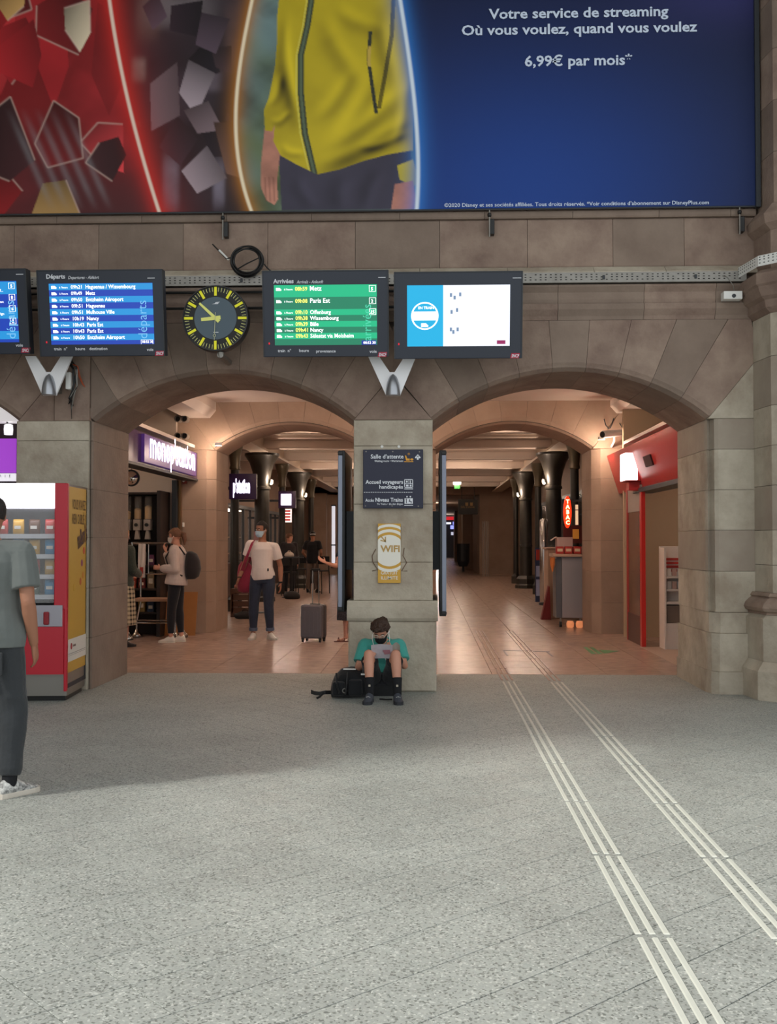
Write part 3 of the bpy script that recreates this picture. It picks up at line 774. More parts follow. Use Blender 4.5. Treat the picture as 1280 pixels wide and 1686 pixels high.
def train_icon(mb, uv, x, y, w_=9, h_=4.6):
    a, b = uv(x, y, .006), uv(x + w_, y - h_, .006); q = (b.x-a.x)*.35
    mb.add([(a.x, a.y, a.z), (b.x - q*.3, a.y, a.z), (b.x, a.y, a.z + (b.z-a.z)*.35), (b.x - q, a.y, b.z), (a.x, a.y, b.z)], [(0,1,2,3,4)])

# departures board
t, uv, wd, hh = screen((67, 272, 449, 587), 'blue departures screen with white rows between the clock and the white bracket')
mb = MB(); rect(mb, uv, 86, 470, 256, 568, .003); scr = mb.build('display', E_BLUE, t, world=False)
row = 10.1
for k in range(0, 9, 2): mb = MB(); rect(mb, uv, 86, 470.5 + k*row, 256, 470.5 + (k+1)*row, .0042); mb.build('row_band', E_CYAN, scr, world=False)
mb = MB()
deps = [('09h21', 'Haguenau / Wissembourg'), ('09h49', 'Metz'), ('09h50', 'Entzheim Aéroport'), ('09h51', 'Haguenau'), ('09h51', 'Mulhouse Ville'),
        ('10h19', 'Nancy'), ('10h43', 'Paris Est'), ('10h43', 'Paris Est'), ('10h50', 'Entzheim Aéroport')]
for k, (a, b) in enumerate(deps):
    y = 470.5 + k*row + 8
    train_icon(mb, uv, 90, y); txt(mb, uv, 'à l’heure', 103, y - .8, 2.8, bold=.01)
    txt(mb, uv, a, 122, y, 5.6, bold=.01, x1=140); txt(mb, uv, b, 146, y, 6, bold=.012, xs=.9)
txt(mb, uv, '08:52 30', 236, 566, 3.6, bold=.02)
for x0, y0, x1, y1 in ((234, 561, 254, 561.6), (234, 561, 234.6, 568), (253.4, 561, 254, 568)): rect(mb, uv, x0, y0, x1, y1, .005)
tag(mb.build('row_lettering', M_TXTW, scr, world=False), kind='stuff')
mb = MB(); p = uv(245, 560, .0075); k = (uv(1,0)-uv(0,0)).x
mb.text('départs', p, right=(0,0,1), up=(-1,0,0), size=15*k, xs=.95, bold=-.005); mb.build('vertical_lettering', emis('screen_pale_blue', '7cc4f4', .9), scr, world=False)
bezel_text(t, uv, [('train  n°', 90, 577, 112), ('heure', 125, 577, 141), ('destination', 148, 577, 178), ('voie', 243, 579, 254)], ('Départs', 82, 462, 113), ('Departures - Abfahrt', 118, 463, 168), (248, 462))
logo(t, uv, 264, 583); status_led(t, uv, 78, 564)
# departures board cut by the frame
t, uv, wd, hh = screen((-155, 50, 448, 584), 'blue departures screen standing beyond the white bracket, showing only its right end')
mb = MB(); rect(mb, uv, -136, 467, 34, 565, .003); scr = mb.build('display', E_BLUE, t, world=False)
for y0, y1 in ((468, 488), (509, 527), (547, 560)): mb = MB(); rect(mb, uv, -136, y0, 34, y1, .0042); mb.build('row_band', E_CYAN, scr, world=False)
mb = MB()
for s, n, y in (('Marseille', '5', 478), ('Arles', '8', 496), ('Nîmes', '6', 514), ('Cologne', '2', 534), ('Fribourg', '', 556)):
    txt(mb, uv, '10h0' + str(len(s)), -104, y, 6, bold=.03); txt(mb, uv, s, -70, y, 6.5, bold=.03)
    if n:
        txt(mb, uv, n, 24, y - .3, 5, bold=.03)
        for x0, y0, x1, y1 in ((21, y-8, 31, y-7.4), (21, y+1.2, 31, y+1.8), (21, y-8, 21.7, y+1.6), (30.3, y-8, 31, y+1.6)): rect(mb, uv, x0, y0, x1, y1, .006)
for s, y in (('Hochf...', 484), ('Mulhouse - Lyon', 502), ('Lyon - Avign', 521)): txt(mb, uv, s, 12, y, 4, bold=.01, align='RIGHT')
tag(mb.build('row_lettering', M_TXTW, scr, world=False), kind='stuff')
mb = MB(); mb.text('départs', uv(29, 560, .0075), right=(0,0,1), up=(-1,0,0), size=15*k, xs=.95); mb.build('vertical_lettering', MATS['screen_pale_blue'], scr, world=False)
bezel_text(t, uv, [('destination', -72, 573, -42), ('voie', 28, 572, 40)], None, None, (34, 456)); logo(t, uv, 44, 578)
# arrivals board
E_G1, E_G2 = emis('screen_green', '1c8160', .9), emis('screen_mint', '18bd86', .9)
t, uv, wd, hh = screen((435, 640, 450, 588), 'green arrivals screen mounted beside the round clock')
mb = MB(); rect(mb, uv, 453.5, 472.5, 621.5, 569, .003); scr = mb.build('display', E_G1, t, world=False)
rows = [(472.5, 492), (492, 511.5), (511.5, 521), (521, 530.5), (530.5, 540), (540, 549.5), (549.5, 559)]
for y0, y1 in rows[::2]: mb = MB(); rect(mb, uv, 453.5, y0, 621.5, y1, .0042); mb.build('row_band', E_G2, scr, world=False)
mb = MB(); my = MB()
for (y0, y1), a, b, big in zip(rows, ('08h59', '09h08', '09h10', '09h38', '09h39', '09h41', '09h43'),
                           ('Metz', 'Paris Est', 'Offenburg', 'Wissembourg', 'Bâle', 'Nancy', 'Sélestat via Molsheim'), (1, 1, 0, 0, 0, 0, 0)):
    y = y0 + (9.2 if big else 7.6)
    train_icon(mb, uv, 457, y); txt(mb, uv, 'à l’heure', 470, y - .8, 2.8, bold=.01)
    txt(my, uv, a, 488, y, 6.2, bold=.015, x1=508); txt(mb, uv, b, 512, y, 7.2 if big else 6.2, bold=.012, xs=.92)
for n, x, y in (('5', 612, 482), ('2', 612, 501.5), ('25', 610.5, 519)):
    txt(mb, uv, n, x, y, 5, bold=.03)
    for x0, y0, x1, y1 in ((609, y-8, 620, y-7.4), (609, y+1.6, 620, y+2.2), (609, y-8, 609.7, y+2), (619.3, y-8, 620, y+2)): rect(mb, uv, x0, y0, x1, y1, .006)
tag(mb.build('row_lettering', M_TXTW, scr, world=False), kind='stuff')
tag(my.build('time_lettering', mat('screen_yellow_glow', 'f2ef6a', .5, emit=1.0), scr, world=False), kind='stuff')
mb = MB(); rect(mb, uv, 596, 562, 620, 569, .005); b_ = mb.build('clock_box', emis('screen_navy', '1c3aa0', .9), scr, world=False)
mb = MB(); txt(mb, uv, '08:52 30', 599, 567.6, 4, .007, bold=.02); mb.build('clock_lettering', M_TXTW, scr, world=False)
mb = MB(); mb.text('arrivées', uv(612, 563, .0075), right=(0,0,1), up=(-1,0,0), size=14*k, xs=.9); mb.build('vertical_lettering', emis('screen_pale_green', '4fd8ae', .9), scr, world=False)
bezel_text(t, uv, [('train  n°', 458, 580, 480), ('heure', 493, 580, 509), ('provenance', 521, 581, 553), ('voie', 609, 582, 621)], ('Arrivées', 453, 469.5, 486.5), ('Arrivals - Ankunft', 491, 470, 534), (624, 461))
logo(t, uv, 630, 585); status_led(t, uv, 444, 566)
# notice screen
t, uv, wd, hh = screen((650, 859, 452, 591), 'white and turquoise notice screen beside the arrivals screen')
mb = MB(); rect(mb, uv, 671, 473, 839, 571, .003); scr = mb.build('display', emis('screen_white', 'eef3ff', 1.0), t, world=False)
mb = MB(); rect(mb, uv, 671, 473, 730, 571, .0042); mb.build('turquoise_field', emis('screen_turquoise', '12aee0', .95), scr, world=False)
mb = MB(); c = uv(700, 522, .006); rr = 22*k
n = 40
for i in range(n):
    a0, a1 = 2*math.pi*i/n, 2*math.pi*(i+1)/n
    mb.quad(*[(c.x + q*math.cos(a), c.y, c.z + q*math.sin(a)) for a, q in ((a0, rr*.9), (a0, rr), (a1, rr), (a1, rr*.9))])
rect(mb, uv, 680, 515, 720, 529, .007); train_icon(mb, uv, 694, 540, 12, 6); txt(mb, uv, 'EN TRAIN', 689, 511, 4, bold=.02)
tag(mb.build('badge', M_TXTW, scr, world=False), kind='stuff')
mb = MB()
for x, y in ((741, 491), (747, 495), (756, 490), (742, 518), (751, 515), (745, 550), (752, 546), (741, 546)): rect(mb, uv, x, y - 5, x + 3.5, y + 1, .006)
tag(mb.build('pictogram', emis('screen_grey', '7d97b8', .8), scr, world=False), kind='stuff')
mb = MB(); rect(mb, uv, 818, 562, 832, 568, .006); mb.build('screen_logo', emis('screen_crimson', 'a02060', .8), scr, world=False)
mb = MB(); rect(mb, uv, 843, 462, 857, 463.2, .002); tag(mb.build('bezel_lettering', M_PRINT, t, world=False), kind='stuff')
logo(t, uv, 848, 587); status_led(t, uv, 657, 567)

# ------------------------------------------------------------------ white V brackets
def vbracket(cxp, label):
    yw = 10.46
    c = at(cxp, 590, yw); s = yw/FPX
    t = thing('v_bracket', label, 'bracket', (c.x, yw, c.z - 64*s))
    zt, zb = c.z + 4*s, c.z - 62*s
    m = mat('satin_white_metal', 'f0f0f2', .35)
    MB().prism([(c.x - 40*s, zt), (c.x - 22*s, zt), (c.x - 4*s, c.z - 23*s), (c.x + 4*s, c.z - 23*s), (c.x + 21*s, zt), (c.x + 40*s, zt), (c.x + 13*s, zb), (c.x - 10*s, zb)], 'y', yw, yw + .03).build('arm_plate', m, t)
    rings = []
    for q in range(9):
        f = q/8; z = zb + f*36*s; rr_ = 12*s*math.sqrt(max(1 - f*f, .004))
        rings.append([(c.x + 1.5*s + rr_*math.cos(a), yw - .002 - rr_*1.2*math.sin(a), z) for a in [math.pi*i/12 for i in range(13)]])
    MB().rings(rings).build('nose_cone', mat('satin_aluminium', 'a5a8ae', .3, metal=.7), t, smooth=50)
    MB().box(c.x - 6*s, c.x + 8*s, yw + .03, YF - .032, zb + 8*s, zb + 22*s).build('wall_arm', M_STEEL, t)
vbracket(80, 'white V-shaped metal bracket beside the dangling cable bundle')
vbracket(646, 'white V-shaped metal bracket over the middle pier under the arrivals screen')

# ------------------------------------------------------------------ station clock
yc_ = 10.25
c = at(355, 524, yc_); s = yc_/FPX
ck = thing('station_clock', 'round black station clock with yellow hour marks and hands', 'clock', (c.x, yc_, c.z - .33))
Rr = 55.5*s
mb = MB(); mb.lathe([(Rr*.9, .12), (Rr, .10), (Rr, .0), (Rr*.985, -.018), (Rr*.955, -.02), (Rr*.945, -.006), (Rr*.94, .03), (.001, .03)], (c.x, yc_, c.z), 64, 'y'); mb.build('case', mat('clock_case', '2a2b2e', .35), ck, smooth=35)
mb = MB(); mb.lathe([(.001, -.004), (Rr*.95, -.004), (Rr*.95, .05), (.001, .05)], (c.x, yc_, c.z), 64, 'y'); dial = mb.build('dial', mat('clock_black', '0d0e0c', .5), ck)
mb = MB(); mb.lathe([(.001, -.006), (Rr*.64, -.006), (Rr*.64, -.003), (.001, -.003)], (c.x, yc_, c.z), 64, 'y'); mb.build('inner_dial', mat('clock_slate', '4b5c68', .45), dial)
my_ = mat('clock_yellow', 'e6e224', .5, emit=.12)
def hand(mb, ang, r0, r1, w0, w1, y):
    d = Vector((math.sin(ang), 0, math.cos(ang))); q = Vector((d.z, 0, -d.x)); o = Vector((c.x, y, c.z))
    mb.add([o + d*r0 - q*w0, o + d*r0 + q*w0, o + d*r1 + q*w1, o + d*r1 - q*w1], [(0,1,2,3)])
for hmark in range(12):
    mb = MB(); hand(mb, hmark*math.pi/6, Rr*.68, Rr*.945, .0125, .0125, yc_ - .0065); mb.build('hour_mark', my_, dial)
mb = MB()
for i in range(60):
    if i % 5: hand(mb, i*math.pi/30, Rr*.80, Rr*.93, .0028, .0028, yc_ - .0065)
tag(mb.build('minute_mark', mat('clock_pale_yellow', 'cfcf86', .5), dial), kind='stuff')
mh = mat('hand_yellow', 'dcde7a', .5, emit=.1)
mb = MB(); hand(mb, R(-97+.5*2), -Rr*.16, Rr*.43, .019, .016, yc_ - .012); mb.build('hour_hand', mh, ck)
mb = MB(); hand(mb, R(-47), -Rr*.16, Rr*.66, .017, .010, yc_ - .015); mb.build('minute_hand', mh, ck)
mb = MB(); hand(mb, R(182), -Rr*.17, Rr*.49, .003, .003, yc_ - .018); hand(mb, R(182), Rr*.57, Rr*.66, .003, .003, yc_ - .018)
a_ = R(182); oc = Vector((c.x + math.sin(a_)*Rr*.53, yc_ - .018, c.z + math.cos(a_)*Rr*.53))
for i in range(16):
    q0, q1 = 2*math.pi*i/16, 2*math.pi*(i+1)/16
    mb.quad(*[(oc.x + r_*math.cos(q), oc.y, oc.z + r_*math.sin(q)) for q, r_ in ((q0, .009), (q0, .015), (q1, .015), (q1, .009))])
mb.build('second_hand', mat('hand_grey', 'b9bd9c', .5), ck)
mb = MB(); mz = c.z + Rr*.42
mb.add([(c.x - .035, yc_ - .008, mz), (c.x + .025, yc_ - .008, mz), (c.x + .03, yc_ - .008, mz + .012), (c.x - .015, yc_ - .008, mz + .006)], [(0,1,2,3)])
mb.add([(c.x - .008, yc_ - .008, mz + .007), (c.x + .03, yc_ - .008, mz + .013), (c.x + .045, yc_ - .008, mz + .024), (c.x + .004, yc_ - .008, mz + .02)], [(0,1,2,3)])
mb.box(c.x - .02, c.x + .03, yc_ - .0085, yc_ - .0075, c.z - Rr*.44, c.z - Rr*.42)
mb.build('maker_mark', M_PRINT, dial)
mb = MB(); mb.cyl((c.x + .04, yc_ + .06, c.z - Rr*1.0), (c.x + .04, yc_ + .06, c.z - Rr*1.16), .035, .025, 12); mb.cyl((c.x + .04, yc_ + .04, c.z - Rr*1.08), (c.x + .04, YF - .001, c.z - Rr*1.08), .03, .03, 12)
mb.build('wall_mount', M_STEEL, ck)

# ------------------------------------------------------------------ coiled cable and loose cables
p = at(409, 433, YF - .09)
cc = thing('cable_coil', 'black cable wound in a loop with a pale rod end above the clock', 'cable', (p.x, YF - .09, p.z - .15))
for q, (dr, dy) in enumerate(((.0, .0), (.012, .018), (-.012, .012), (.006, -.016), (-.02, -.006))):
    pts = [(p.x + (.15 + dr)*math.cos(a), YF - .17 + dy + .012*math.sin(3*a + q), p.z + (.14 + dr)*math.sin(a)) for a in [2*math.pi*i/36 for i in range(37)]]
    MB().tube(pts, .0085).build('cable_turn', M_BLACK, cc)
MB().tube([(p.x - .13, YF - .17, p.z + .04), at(373, 426, YF - .13), at(350, 402, YF - .12)], .007).build('cable_tail', M_BLACK, cc)
MB().tube([at(377, 428, YF - .13), at(361, 412, YF - .125)], .011).build('rod_end', M_WHITE, cc)
MB().tube([(p.x - .11, YF - .17, p.z - .09), (p.x, YF - .18, p.z - .03), (p.x + .12, YF - .17, p.z + .03), at(440, 441, YF - .12), at(447, 447, YF - .12)], .007).build('cable_tail', M_BLACK, cc)
cb = thing('cable_bundle', 'dangling bundle of cables with a white junction box on the left pier', 'cable', at(117, 630, YF - .08))
a, b = at(109, 613, YF - .14), at(122, 643, YF - .05)
MB().cbox(a.x, b.x, YF - .16, YF - .06, b.z, a.z, .006).build('junction_box', M_WHITE, cb)
rng = random.Random(5)
for q in range(7):
    pts = [at(112 + rng.uniform(-3, 8), 592, YF - .1), at(118 + rng.uniform(-2, 10), 604 + rng.uniform(0, 6), YF - .14), at(121 + rng.uniform(0, 6), 630 + rng.uniform(-8, 8), YF - .13),
           at(117 + rng.uniform(-4, 6), 650 + rng.uniform(0, 8), YF - .12), at(116 + rng.uniform(-3, 6), 662 + rng.uniform(0, 14), YF - .08)]
    MB().tube(pts, .0065).build('cable', M_BLACK if q % 4 else M_STEEL, cb)
for q in range(2):
    MB().tube([at(120 + q, 600, YF - .13), at(127 + q, 603, YF - .14), at(130 + q*2, 620, YF - .1), at(136 + q, 633, YF - .05), at(140, 637, YF - .04)], .004).build('orange_wire', mat('orange_wire', 'b5502a', .5), cb)
MB().tube([at(117, 665, YF - .1), at(118, 690, YF - .06)], .004).build('cable_tail', M_BLACK, cb)

# ------------------------------------------------------------------ plates and signs
t = thing('wall_socket_box', 'small white box with a round plug on the string course by the pilaster', 'junction box', at(1205, 494, YF - .1))
a, b = at(1190, 481, YF - .12), at(1221, 494, YF - .12)
MB().cbox(a.x, b.x, YF - .17, YF - .06, b.z, a.z, .006).build('box_body', M_WHITE, t)
mb = MB(); q = at(1209, 487, YF - .17); mb.lathe([(.001, -.01), (.018, -.01), (.02, .002), (.001, .002)], tuple(q), 14, 'y'); mb.build('plug', M_DARK, t)
MB().tube([at(1210, 482, YF - .1), at(1208, 470, YF - .13), at(1198, 456, YF - .13), at(1190, 454, YF - .13)], .004).build('lead', M_STEEL, t)

# waiting-room direction sign on the middle pier
ys = YF - .045
a, b = at(598, 837, ys), at(697, 740, ys)
ds = thing('direction_sign', 'navy direction sign for waiting room and trains on the middle pier', 'sign', ((a.x+b.x)/2, ys, a.z))
MB().cbox(a.x, b.x, ys, YF - .001, a.z, b.z, .004).build('panel', mat('navy_enamel', '20233a', .45), ds)
def suv(px_, py_, d=.003): q = at(px_, py_, ys); return Vector((q.x, ys - d, q.z))
mw_ = mat('sign_white', 'e4e8f0', .5); mo = mat('sign_orange', 'e0a030', .5)
mb = MB()
txt(mb, suv, 'Salle d’attente', 610.5, 755, 6.4, .003, bold=.015, x1=662.5); txt(mb, suv, 'Waiting room • Warteraum', 617, 760.6, 3, .003, bold=.015, x1=662.5)
txt(mb, suv, 'Accueil voyageurs', 602.5, 796.5, 5.8, .003, bold=.02, x1=662); txt(mb, suv, 'handicapés', 624.5, 804.5, 5.8, .003, bold=.02, x1=662)
txt(mb, suv, 'Accès', 602, 826, 4.6, .003, bold=.02, x1=615.5); txt(mb, suv, 'Niveau Trains', 618, 826, 6, .003, bold=.025, x1=661.5); txt(mb, suv, 'To Trains • Zu den Zügen', 621, 831.2, 2.8, .003, bold=.012, x1=662)
for i in range(27): rect(mb, suv, 599.5 + i*3.0, 810, 601.2 + i*3.0, 811.2, .003)
tag(mb.build('lettering', mw_, ds), kind='stuff')
mb = MB()   # arrow
for i, q in enumerate([[(686.8, 757), (689.6, 757), (689.6, 750.5), (686.8, 750.5)], [(688.2, 748), (693, 753.2), (691.3, 755), (688.2, 751.6), (685.1, 755), (683.4, 753.2)]]):
    mb.add([suv(x, y) for x, y in q], [tuple(range(len(q)))])
mb.build('arrow', mw_, ds)
mb = MB(); rect(mb, suv, 666, 759.5, 681, 760.8, .003)
mb.add([suv(x, y) for x, y in ((667, 750), (669, 750), (671, 755), (675, 755), (675, 758.5), (669, 758.5))], [(0,1,2,3,4,5)])
o_ = suv(678.5, 756.5)
mb.add([(o_.x + 2.6*.0061*math.cos(i*.524), o_.y, o_.z + 1.9*.0061*math.sin(i*.524)) for i in range(12)], [tuple(range(12))])
o_ = suv(673.5, 747.5)
for i in range(12):
    q0, q1 = i*.524, (i+1)*.524
    mb.quad(*[(o_.x + r_*math.cos(q), o_.y, o_.z + r_*math.sin(q)) for q, r_ in ((q0, .007), (q0, .011), (q1, .011), (q1, .007))])
mb.build('seated_traveller_pictogram', mo, ds)
mb = MB()
for x0, y0, x1, y1 in ((666, 789, 680.5, 790.2), (666, 802, 680.5, 803.2), (666, 789, 667.2, 803.2), (679.3, 789, 680.5, 803.2), (666, 804.4, 680.5, 805.6), (673, 790, 673.8, 797), (667, 796, 680, 796.8), (669, 791.5, 671.5, 794.5), (675.5, 791, 676.8, 796), (669, 798, 673, 801), (675, 798, 678, 801)): rect(mb, suv, x0, y0, x1, y1, .003)
rect(mb, suv, 666, 831.4, 680.5, 832.6, .003); rect(mb, suv, 666.5, 820.5, 680, 829.5, .003)
for xx in (670.5, 676): mb.add([suv(xx + 1.3*math.cos(i), 817.8 + 1.3*math.sin(i)) for i in (0, 1.05, 2.1, 3.14, 4.2, 5.2)], [(0,1,2,3,4,5)])
tag(mb.build('access_pictogram', mw_, ds), kind='stuff')
mb = MB()
for x0, y0, x1, y1 in ((668.8, 823, 669.9, 828.5), (668.2, 821.3, 670.5, 822.7), (674, 822, 675.5, 825), (673.5, 825, 678, 826.2), (676.8, 826, 678, 828.8)): rect(mb, suv, x0, y0, x1, y1, .005)
tag(mb.build('lift_pictogram', MATS['navy_enamel'], ds), kind='stuff')
for x, y in ((603, 743.5), (647, 743.5), (691, 744), (602, 833), (646, 833), (689, 833.5)):
    mb = MB(); q = suv(x, y, 0); mb.lathe([(.001, -.004), (.006, -.003), (.007, .001)], tuple(q), 10, 'y'); mb.build('screw', M_STEEL, ds)
for x in (629, 657):
    mb = MB(); q = at(x, 735.5, YF); mb.lathe([(.001, -.006), (.012, -.005), (.016, .002)], tuple(q), 12, 'y')
    tag(mb.build('wall_plug', M_WHITE), 'white round filler plug in the stone just above the direction sign', 'wall plug', 'plugs above the direction sign')

# wifi sign
def wifi(px, y_, label, full=True):
    l, r, tp, bt = px
    a, b = at(l, bt, y_), at(r, tp, y_)
    ws = thing('wifi_sign', label, 'sign', ((a.x+b.x)/2, y_, a.z))
    MB().cbox(a.x, b.x, y_, y_ + .02, a.z, b.z, .002).build('panel', mat('ochre_enamel', 'd0a03c', .5), ws)
    cx_, cz_ = (a.x+b.x)/2, a.z + (b.z-a.z)*.545; hw = (b.x-a.x)/2; H_ = b.z - a.z
    mwf = mat('sign_ivory', 'ece9de', .5)
    def disc(r0, r1, d, n=48, half=0):
        mb = MB()
        for i in range(n):
            if half and (i < n//2) != (half > 0): continue
            q0, q1 = 2*math.pi*i/n, 2*math.pi*(i+1)/n
            P = [(r_*math.cos(q), r_*math.sin(q)) for q, r_ in ((q0, r0), (q0, r1), (q1, r1), (q1, r0))]
            if max(abs(p_[0]) for p_ in P) > hw*1.25 and r0 > 0 and min(abs(p_[0]) for p_ in P) > hw: continue
            P = [(max(-hw, min(hw, x)), z) for x, z in P]
            mb.add([(cx_ + x, y_ - d, cz_ + z) for x, z in P], [(0,1,2,3)])
        return mb
    k_ = H_/2
    disc(.0, k_*.53, .002).build('white_disc', mwf, ws)
    for hf in (1, -1):
        disc(k_*.62, k_*.72, .002, half=hf).build('white_arc', mwf, ws)
        if hf > 0: disc(k_*.80, k_*.89, .002, half=hf).build('white_arc', mwf, ws)
    mb = MB(); W2 = hw*1.66
    q = MB().text('WIFI', (0,0,0), size=1, bold=.03); w0 = max(v[0] for v in q.v)
    mb.text('WIFI', (cx_ - W2/2 + .01, y_ - .004, cz_ - H_*.02), size=H_*.105, xs=W2/(w0*H_*.105), bold=.03)
    ax, az, s_ = cx_ - hw*.55, cz_ + H_*.18, H_*.05
    mb.add([(ax - s_, y_ - .004, az + s_*1.3), (ax - s_*.7, y_ - .004, az + s_*1.5), (ax + s_*.9, y_ - .004, az - s_*.3), (ax + s_*.6, y_ - .004, az - s_*.6)], [(0,1,2,3)])
    mb.add([(ax - s_*.9, y_ - .004, az - s_*.3), (ax + s_*1.0, y_ - .004, az - s_*.8), (ax + s_*.9, y_ - .004, az - s_*.45), (ax - s_*.8, y_ - .004, az + s_*.05)], [(0,1,2,3)])
    mb.add([(ax + s_*1.0, y_ - .004, az - s_*.8), (ax + s_*1.0, y_ - .004, az + s_*1.1), (ax + s_*.65, y_ - .004, az + s_*1.0), (ax + s_*.65, y_ - .004, az - s_*.6)], [(0,1,2,3)])
    mb.build('wifi_lettering', mat('sign_tan', 'b99450', .5), ws)
    mb = MB()
    for s_, z in (('GRATUIT', .145), ('ILLIMITE', .06)):
        q = MB().text(s_, (0,0,0), size=1, bold=.008); w0 = max(v[0] for v in q.v); W3 = hw*1.5
        mb.text(s_, (cx_ - W3/2, y_ - .003, a.z + H_*z), size=H_*.055, xs=W3/(w0*H_*.055), bold=.008)
    tag(mb.build('base_lettering', mwf, ws), kind='stuff')
wifi((622.5, 660, 862, 960), YF - .026, 'narrow ochre and white WIFI sign on the middle pier')
wifi((838, 860, 512, 567), YF - .026, 'ochre WIFI sign half hidden behind the notice screen')

# advertising display cases on the pier flanks (edge-on)
for sgn, x0, x1, nm in ((-1, -.90, -.802, 'slim grey display case fixed to the pier flank facing the suitcase'), (1, .092, .19, 'slim grey display case fixed to the pier flank facing the tactile strips')):
    t = thing('display_case', nm, 'display case', ((x0+x1)/2, YF + .6, .74))
    z0, z1 = (.78, 2.41) if sgn < 0 else (.74, 2.41)
    MB().cbox(x0 + (.03 if sgn > 0 else 0), x1 - (.0 if sgn > 0 else .03), YF + .06, YF + 1.12, z0, z1, .008).build('case_body', M_BLACK, t)
    xa = x0 if sgn < 0 else x1 - .045
    MB().cbox(xa, xa + .045, YF + .03, YF + 1.15, z0 + .05, z1 - .05, .006).build('aluminium_frame', mat('grey_anodised', '7d8290', .35, metal=.5), t)
    for z in (z0 + .02, z1 - .045): MB().cbox(xa - .003, xa + .048, YF + .025, YF + .10, z, z + .03, .004).build('corner_cap', M_BLACK, t)
    MB().box(*( (x1 - .03, -.738) if sgn < 0 else (.05, x0 + .03)), YF + .3, YF + .9, 1.2, 1.8).build('wall_fixing', M_DARK, t)
# small wires around the wifi sign and drill holes
for q, pts in enumerate(([(619, 904), (613, 915), (614, 925), (622, 938), (613, 940)], [(666, 902), (664, 915), (670, 926), (662, 940), (671, 940)])):
    tag(MB().tube([at(x, y, YF - .006) for x, y in pts], .004).build('old_wire', mat('rusty_wire', '6e5646', .7)),
        ['loose rusty wire on the stone left of the WIFI lettering', 'loose rusty wire on the stone right of the WIFI lettering'][q], 'wire')
# ------------------------------------------------------------------ lamps of the passage and corridor
WARM = (1.0, .75, .57)
def lamp(name, label, loc, e, r=.10, col=WARM, group=None, down=True):
    t = thing(name, label, 'lamp', loc, 0, group)
    mb = MB(); mb.lathe([(.001, .02), (r, .02), (r*1.15, .0), (r*1.15, -.03), (r*.95, -.03), (r*.95, -.005), (.001, -.005)], loc, 16); mb.build('housing', M_WHITE, t)
    mb = MB(); mb.lathe([(.001, -.008), (r*.9, -.008), (r*.9, -.004), (.001, -.004)], loc, 16); mb.build('diffuser', mat('warm_lamp_glass', 'fff0dc', .4, emit=3, ecol='ffd8b0'), t)
    ld = bpy.data.lights.new(name + '_light', 'POINT'); lo = bpy.data.objects.new('light', ld); COL.objects.link(lo)
    ld.energy = e; ld.color = col; ld.shadow_soft_size = r; lo.parent = t; lo.location = (0, 0, -.14)
    return t
for k, (x, y, e) in enumerate(((-2.2, 14.0, 60), (1.4, 14.0, 60), (-.4, 15.8, 50))):  # unseen downlights, added to brighten the passage
    lamp('added_ceiling_lamp', ['added round ceiling lamp in the passage on the purple shop side', 'added round ceiling lamp in the passage on the red shop side', 'added round ceiling lamp in the passage before the second pier'][k], (x, y, 3.72), e)
for k, (x, y, z) in enumerate(((2.75, Y2 - .35, 3.12), (-3.35, Y2 - .3, 3.05))):
    lamp('wall_uplight', ['small wall lamp beside the white security camera', 'small wall lamp above the purple shop sign end'][k], (x, y, z), 22, r=.05)
for k in range(5):
    y = 21.5 + k*5.6
    for x in (-2.0, 1.2): lamp('added_corridor_lamp', 'added round white ceiling lamp between the corridor beams', (x, y, 4.05), 50, r=.12, group='added lamps under the corridor ceiling')  # lamps added to light the corridor, mostly out of view
for k, (x, y) in enumerate(((-6.4, 15.2), (5.2, 15.0), (-6.6, 24), (-6.6, 32), (5.6, 24), (5.6, 32))):  # lamps added to brighten the shop interiors
    lamp('added_shop_lamp', ['added round shop lamp over the drink dispensers', 'added round shop lamp inside the red doorway', 'added round lamp over the second purple shop', 'added round lamp over the cafe', 'added round lamp behind the snack counter', 'added round lamp behind the iron columns'][k], (x, y, 2.97 if k < 2 else 4.06), [45, 40, 60, 50, 30, 20][k], r=.12, col=(1, .80, .64))

# ------------------------------------------------------------------ purple shop
XL = -3.75
sf = thing('shop_fascia', 'purple shop fascia with white glowing monop station letters', 'shop sign', (XL, 15, 2.5))
MB().cbox(XL - .22, XL, YB + .02, Y2 - .01, 2.50, 2.93, .006).build('fascia_board', mat('purple_acrylic', '3a2350', .22), sf)
MB().box(XL - .23, XL + .01, YB + .02, Y2 - .01, 2.47, 2.5).build('lower_trim', M_DARK, sf)
def y_at(px, X=XL): return X*FPX/(px - 704)
mb = MB(); s_ = 'monop’station'
ya, yb_ = y_at(236), y_at(313)
q = MB().text(s_, (0,0,0), size=1, bold=.012); w0 = max(v[0] for v in q.v); cap = .40
mb.text(s_, (XL + .05, ya, 2.615), right=(0,1,0), up=(0,0,1), size=cap*.93, xs=(yb_-ya)/(w0*cap*.93), bold=.012)
mb.build('glowing_letters', mat('sign_white_glow', 'ffffff', .5, emit=2.6, ecol='f3eaff'), sf)
MB().box(XL + .001, XL + .045, ya - .25, yb_ + .12, 2.535, 2.90).build('letter_backing', mat('violet_acrylic', '4a3068', .3, emit=.25, ecol='6a3f9c'), sf)
